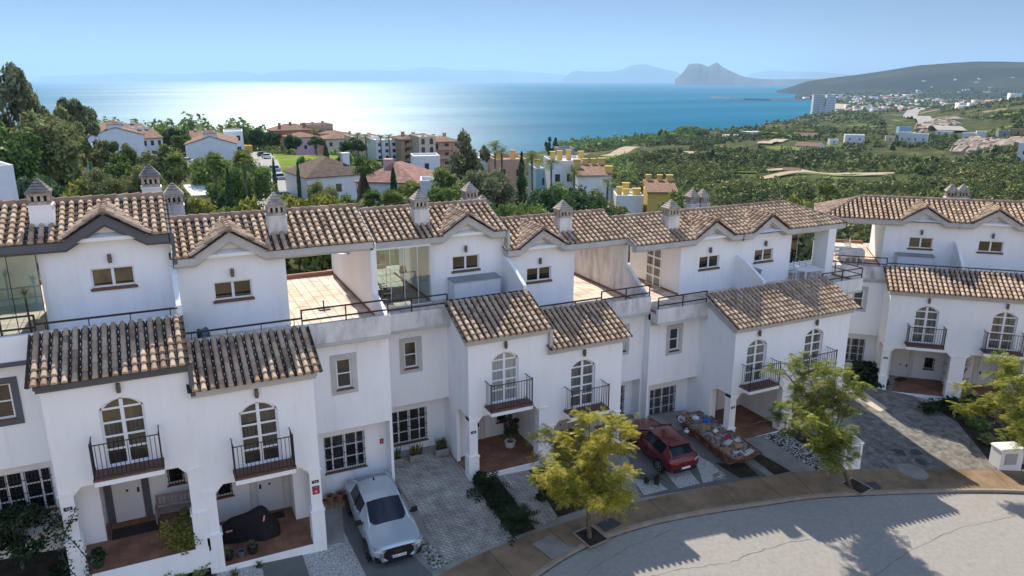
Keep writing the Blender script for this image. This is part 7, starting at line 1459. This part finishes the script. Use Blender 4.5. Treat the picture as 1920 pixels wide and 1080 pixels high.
# ---- trees beyond the row
TG = 'trees beyond the houses'
for a in [
 ('euc', 'euc', 38, 150, 126, 118, 'tallest eucalyptus with open crown at the left edge'), ('euc', 'euc', 146, 165, 188, 66, 'eucalyptus between the tallest one and the white gabled block'), ('broad', 'olive', 84, 135, 205, 105, 'pale green willow-like tree below the tallest eucalyptus'), ('euc', 'olive', 116, 150, 205, 60, 'slender grey-green tree right of the pale willow-like tree'), ('broad', 'mid', 15, 130, 215, 80, 'bushy green tree at the left edge under the tallest eucalyptus'),
 ('bush', 'dark', 70, 108, 300, 80, 'dark round bush below the eucalyptus trees'), ('bush', 'dark', 30, 106, 306, 50, 'dark bush at the left edge above the roof'), ('bush', 'dark', 122, 150, 296, 44, 'small dark bush in front of the low white building'), ('loose', 'olive', 205, 150, 262, 34, 'thin grey tree in front of the left gabled block'), ('loose', 'olive', 246, 150, 268, 36, 'second thin tree in front of the left gabled block'), ('broad', 'mid', 228, 140, 286, 44, 'green rounded tree in front of the painted shed'), ('broad', 'olive', 300, 135, 268, 48, 'grey-green tree right of the left gabled block'),
 ('bush', 'olive', 265, 125, 288, 60, 'brownish bush behind the paired chimneys'), ('bush', 'lime', 110, 93, 334, 120, 'yellow-green bush just behind the leftmost chimney'), ('bush', 'olive', 200, 92, 346, 110, 'olive bush behind the leftmost roof ridge'), ('bush', 'lime', 150, 120, 318, 110, 'low green bushes across the left meadow'), ('bush', 'mid', 235, 128, 322, 60, 'green bush at the right of the left meadow'), ('bush', 'olive', 310, 92, 318, 60, 'brown-green bush behind the small back chimney'),
 ('broad', 'mid', 398, 115, 284, 56, 'dense grey-green tree in front of the right gabled block'), ('conifer', 'dark', 424, 98, 316, 42, 'dark conifer behind the white garden house'), ('bush', 'dark', 405, 100, 340, 46, 'dark bush left of the dark conifer'), ('broad', 'mid', 464, 112, 288, 50, 'bright green bushy tree left of the far lane'), ('bush', 'lime', 350, 92, 345, 70, 'yellow-green bush left of the white garden house'),
 ('bush', 'lime', 468, 84, 342, 110, 'left part of the broad yellow-green tree canopy behind the second roof'), ('bush', 'lime', 545, 82, 334, 130, 'middle of the broad yellow-green tree canopy behind the second roof'), ('bush', 'lime', 615, 84, 340, 110, 'right part of the broad yellow-green tree canopy behind the second roof'), ('bush', 'mid', 415, 84, 368, 90, 'grey-green bush behind the second chimney'),
 ('cypress', 'dark', 612, 158, 272, 13, 'dark cypress at the edge of the meadow'), ('cypress', 'dark', 736, 112, 314, 14, 'dark cypress in front of the pink villa roof'), ('cypress', 'dark', 512, 125, 296, 8, 'slim cypress beside the far lane, left one'), ('cypress', 'dark', 557, 130, 305, 7, 'slim cypress near the blue-green car'), ('broad', 'mid', 571, 170, 291, 24, 'single small round tree in the meadow'), ('pine', 'dark', 595, 240, 254, 34, 'round umbrella pine behind the meadow'), ('pine', 'dark', 664, 205, 254, 58, 'broad umbrella pine left of the tall palms'), ('bush', 'mid', 645, 185, 276, 50, 'green bushes at the right end of the meadow'), ('bush', 'mid', 700, 175, 292, 50, 'hedge bushes in front of the white apartments'),
 ('broad', 'dark', 487, 290, 238, 34, 'dark tree behind the yellow container'), ('broad', 'dark', 515, 285, 243, 40, 'dark trees at the far edge of the meadow, left'), ('broad', 'dark', 550, 280, 250, 40, 'dark trees at the far edge of the meadow, right'), ('broad', 'dark', 455, 300, 236, 30, 'dark tree behind the white flat-roofed house'), ('broad', 'dark', 330, 262, 238, 60, 'dark tree between the two gabled blocks'), ('broad', 'mid', 345, 240, 248, 40, 'green tree just left of the right gabled block'),
 ('euc', 'euc', 872, 112, 250, 84, 'tall feathery grey-green pine rising above the roofs in the centre'), ('broad', 'euc', 905, 98, 300, 80, 'grey-green tree in front of the tall feathery pine'), ('conifer', 'dark', 978, 104, 285, 48, 'dark pointed conifer right of the tall feathery pine'), ('broad', 'dark', 1030, 92, 334, 100, 'dark round pine behind the fourth roof'), ('broad', 'dark', 1095, 95, 342, 74, 'dark round pine left of the white battlemented house'), ('broad', 'mid', 960, 88, 366, 70, 'bright bushy tree behind the third roof'), ('broad', 'mid', 1010, 86, 376, 60, 'small green tree behind the third roof end'), ('bush', 'mid', 915, 84, 372, 60, 'green bush below the tall feathery pine'), ('broad', 'mid', 850, 95, 330, 50, 'green tree left of the tall feathery pine'), ('bush', 'mid', 802, 125, 322, 60, 'green bush right of the pink villa'), ('cypress', 'dark', 842, 84, 358, 14, 'small dark cypress near the third chimney'), ('bush', 'lime', 790, 150, 306, 50, 'light bush in front of the low white house'),
 ('bush', 'olive', 1150, 88, 388, 60, 'olive bush left of the yellow arched house'), ('bush', 'lime', 1232, 86, 372, 60, 'yellow-green bush in front of the yellow arched house'), ('broad', 'mid', 1285, 100, 350, 40, 'green tree right of the yellow arched house'), ('bush', 'olive', 1340, 98, 356, 70, 'olive tree right of the double chimney'), ('bush', 'olive', 1400, 100, 352, 80, 'brownish olive tree above the fifth roof'), ('bush', 'mid', 1460, 105, 356, 70, 'green bush above the hipped roof end'), ('bush', 'olive', 1530, 105, 352, 70, 'olive bush left of the separate roof'), ('bush', 'lime', 1490, 150, 345, 70, 'light grassy bush in the near valley'),
 ('broad', 'olive', 600, 112, 336, 70, 'olive tree in front of the villa wing with dark tiled roof'), ('broad', 'mid', 772, 112, 332, 54, 'green tree in front of the white garden house by the villa'), ('broad', 'mid', 432, 106, 310, 60, 'green tree right of the white low-roofed garden house'), ('broad', 'olive', 262, 112, 312, 70, 'olive tree above the paired back chimneys'), ('broad', 'olive', 186, 118, 312, 74, 'olive tree at the middle of the left meadow'), ('broad', 'mid', 880, 90, 352, 70, 'green tree below the tall feathery pine, behind the back chimneys'), ('broad', 'mid', 1050, 112, 336, 60, 'green tree in front of the long white town house'), ('broad', 'olive', 1128, 104, 352, 60, 'olive tree in front of the red-roofed town house'),
 ('bush', 'lime', 585, 106, 346, 90, 'yellow-green bush in front of the left wing of the pink villa'), ('bush', 'mid', 640, 108, 350, 80, 'green bush in front of the pink villa, left of the shaggy palm'), ('bush', 'mid', 712, 100, 352, 60, 'green bush in front of the pink villa, right of the shaggy palm'),
 ('broad', 'mid', 1728, 330, 306, 26, 'dark tree standing on the dirt track'), ('broad', 'dark', 1740, 325, 318, 30, 'dark bush beside the dirt track tree'), ('broad', 'mid', 1290, 990, 233, 52, 'big grove tree by the shore'), ('broad', 'mid', 1268, 985, 241, 34, 'left crown of the grove by the shore'), ('broad', 'mid', 1310, 980, 239, 34, 'right crown of the grove by the shore'), ('euc', 'dark', 1238, 980, 243, 14, 'slim dark tree left of the shore grove'), ('euc', 'dark', 1036, 560, 258, 26, 'loose dark tree on the shore behind the yellow chimneys'), ('broad', 'dark', 1390, 930, 247, 30, 'dark round tree between the seaside villas')]:
    kind, leaf, px, di, py, wp, lb = a; big = kind in ('euc', 'broad', 'pine', 'loose'); tree(kind, leaf, px, di, py, wp, lb, name={'cypress': 'cypress', 'conifer': 'conifer', 'bush': 'bush', 'pine': 'umbrella_pine', 'euc': 'eucalyptus' if leaf == 'euc' else 'tree'}.get(kind, 'tree'), cat='bush' if kind == 'bush' else 'tree', group=TG, n=7200 if big else 3400, size=(.19 if di < 130 else .25)*(1.1 if kind == 'euc' else 1))
for px, di, py, wp, lb, fe, sk in [(675, 96, 298, 56, 'shaggy palm with thick dead skirt before the pink villa', False, True), (700, 84, 360, 62, 'low fan palm behind the third roof, left of two', False, False), (738, 82, 364, 66, 'low fan palm behind the third roof, right of two', False, False), (768, 95, 345, 44, 'fan palm beside the third chimney', False, False), (832, 104, 322, 60, 'pale fan palm left of the tall feathery pine', False, False), (462, 100, 286, 56, 'sunlit fan palm left of the far lane', False, False), (330, 118, 292, 60, 'spiky palm right of the paired chimneys', False, False), (405, 105, 290, 40, 'palm in front of the right gabled block', False, False), (930, 128, 258, 50, 'tall palm right of the tall feathery pine', True, False), (948, 122, 274, 40, 'second tall palm right of the tall feathery pine', True, False), (1005, 118, 278, 50, 'slender feather palm before the blue house', True, False), (1040, 126, 292, 44, 'feather palm before the long white town house', True, False), (1084, 122, 310, 42, 'feather palm before the red-roofed town house', True, False), (1140, 116, 330, 40, 'feather palm left of the white battlemented house', True, False), (674, 210, 246, 26, 'tall palm before the pale cream apartments, leftmost', True, False), (690, 205, 250, 26, 'tall palm before the pale cream apartments, second', True, False), (718, 205, 250, 26, 'tall palm before the white apartments, third', True, False), (734, 200, 248, 26, 'tall palm before the white apartments, fourth', True, False), (594, 300, 238, 20, 'small palm in front of the tan stepped block', True, False), (1568, 108, 344, 46, 'pale spiky palm at the left end of the separate roof', False, False), (1150, 985, 252, 9, 'shore palm, leftmost of the group', True, False), (1162, 985, 251, 9, 'shore palm, second of the group', True, False), (1314, 960, 240, 9, 'shore palm right of the grove', True, False), (1322, 960, 239, 9, 'shore palm farther right of the grove', True, False), (1342, 965, 238, 9, 'tall single shore palm before the ridge', True, False)]: palm(px, di, py, wp, lb, fe, sk)
# ---- woods and scrub that read as one mass
def scatter(name, label, n, pxr, dr, hr, leaf, per, sz, seed, dens=None, kind='bush', flat=1., lo=None):
    rg = np.random.default_rng(seed); a0, a1 = px2az(pxr[0]), px2az(pxr[1]); az = rg.uniform(a0, a1, n); d = np.sqrt(rg.uniform(dr[0]**2, dr[1]**2, n)) if lo is None else np.exp(rg.uniform(math.log(dr[0]), math.log(dr[1]), n)); x, y = d*np.sin(az), d*np.cos(az); z = terr(x, y)
    nn = np.sin(x*.021+1)*np.cos(y*.018)+.7*np.sin(x*.05-y*.037)+.4*np.sin(x*.11+y*.09); keep = (z > SEA+2) & (nn+rg.uniform(-1, 1, n) > -.3 if dens is None else nn+rg.uniform(-1, 1, n) > dens)
    for (bx, by, br) in CLEAR: keep &= (x-bx)**2+(y-by)**2 > br**2
    x, y, z, d = x[keep], y[keep], z[keep], d[keep]; n = len(x); h = rg.uniform(*hr, n)*(1+.5*rg.uniform(0, 1, n)**4); ww = h*rg.uniform(.7, 1.25, n)
    v = rg.standard_normal((n, per, 3)); v /= np.linalg.norm(v, axis=2, keepdims=True); v[..., 2] = np.abs(v[..., 2]); q = rg.uniform(.75, 1.05, (n, per, 1)); P = v*q; lump = 1+.25*np.sin(v[..., :1]*5+az[keep][:, None, None]*900)
    C = np.stack([x, y, z-.2], -1)[:, None, :]+P*lump*np.stack([ww*.6, ww*.6, h], -1)[:, None, :]; C = C.reshape(-1, 3); S_ = np.repeat(h*sz, per)
    V, F_ = leafquads(C, 1., rg, up=.2, aspect=.7, nrm=v.reshape(-1, 3)*1.2); V = (V.reshape(-1, 4, 3)-C[:, None])*S_[:, None, None]+C[:, None]; o = fastmesh(name, V.reshape(-1, 3), F_, LV[leaf]); o['kind'] = 'stuff'; tag(o, label, 'scrub'); return o
CLEAR = []
for o_ in list(COL.objects):
    if o_.parent is None and o_.get('category') in ('house', 'building', 'shed', 'tower') and o_.location.y > 60: CLEAR.append((o_.location.x, o_.location.y, 7 if o_.location.length < 300 else 14))
for l in ([(1778, 850), (1757, 950), (1740, 1120), (1721, 1340), (1705, 1550), (1695, 1750), (1697, 1880), (1705, 1980)], [(1440, 338), (1500, 341), (1560, 346), (1650, 352), (1760, 362), (1860, 375)], [(1430, 300), (1520, 312), (1600, 320), (1680, 318)], [(505, 120), (503, 160), (500, 200), (496, 235)], [(1290, 600), (1300, 560), (1285, 520)], [(1430, 640), (1450, 690), (1462, 740)], [(1140, 620), (1175, 680), (1210, 730)]):
    for (a, c) in zip(l, l[1:]):
        for k in range(8): f = k/8; p = TD(a[0]+(c[0]-a[0])*f, a[1]+(c[1]-a[1])*f); q = p*(1-(12 if p.length < 700 else 38)/p.length); CLEAR.append((q.x, q.y, 17 if p.length < 700 else 52))
for (a, c, d1, n) in ((522, 655, (155, 255), 30), (75, 290, (102, 158), 16)):
    for i in range(n): p = TD(a+(c-a)*((i*7) % n)/n, d1[0]+(d1[1]-d1[0])*i/n); CLEAR.append((p.x, p.y, 14 if a == 522 else 8))
scatter('valley_scrub', 'dark green scrub bushes covering the near valley side', 5200, (1120, 2080), (85, 420), (1.0, 3.0), 'scrub', 110, .15, 1)
scatter('valley_scrub', 'dark scrub over the middle valley slopes', 10000, (1100, 2080), (400, 1000), (1.4, 3.8), 'scrub', 44, .24, 2)
scatter('valley_scrub', 'scrub over the far valley slopes and headland', 7000, (1120, 2080), (950, 2300), (2.2, 5), 'scrub', 18, .38, 3)
scatter('plain_trees', 'dark tree cover on the coastal plain', 3500, (1490, 2080), (2300, 5600), (5, 11), 'scrub', 9, .7, 4, lo=1)
scatter('meadow_scrub', 'low green scrub and weeds behind the row of houses', 2600, (-120, 1130), (78, 260), (.5, 1.8), 'olive', 70, .17, 5, dens=-.2)
scatter('slope_garden', 'garden greenery between the houses above the sea', 1500, (440, 1200), (230, 560), (1.5, 4), 'mid', 70, .19, 6, dens=-.4)
scatter('shore_wood', 'belt of dark trees between the white blocks and the sea', 520, (90, 500), (300, 430), (6, 9), 'mid', 260, .085, 7, dens=-3)
scatter('shore_wood', 'belt of trees along the shore below the valley', 900, (1040, 1300), (880, 1150), (5, 10), 'mid', 60, .2, 8, dens=-1.2)
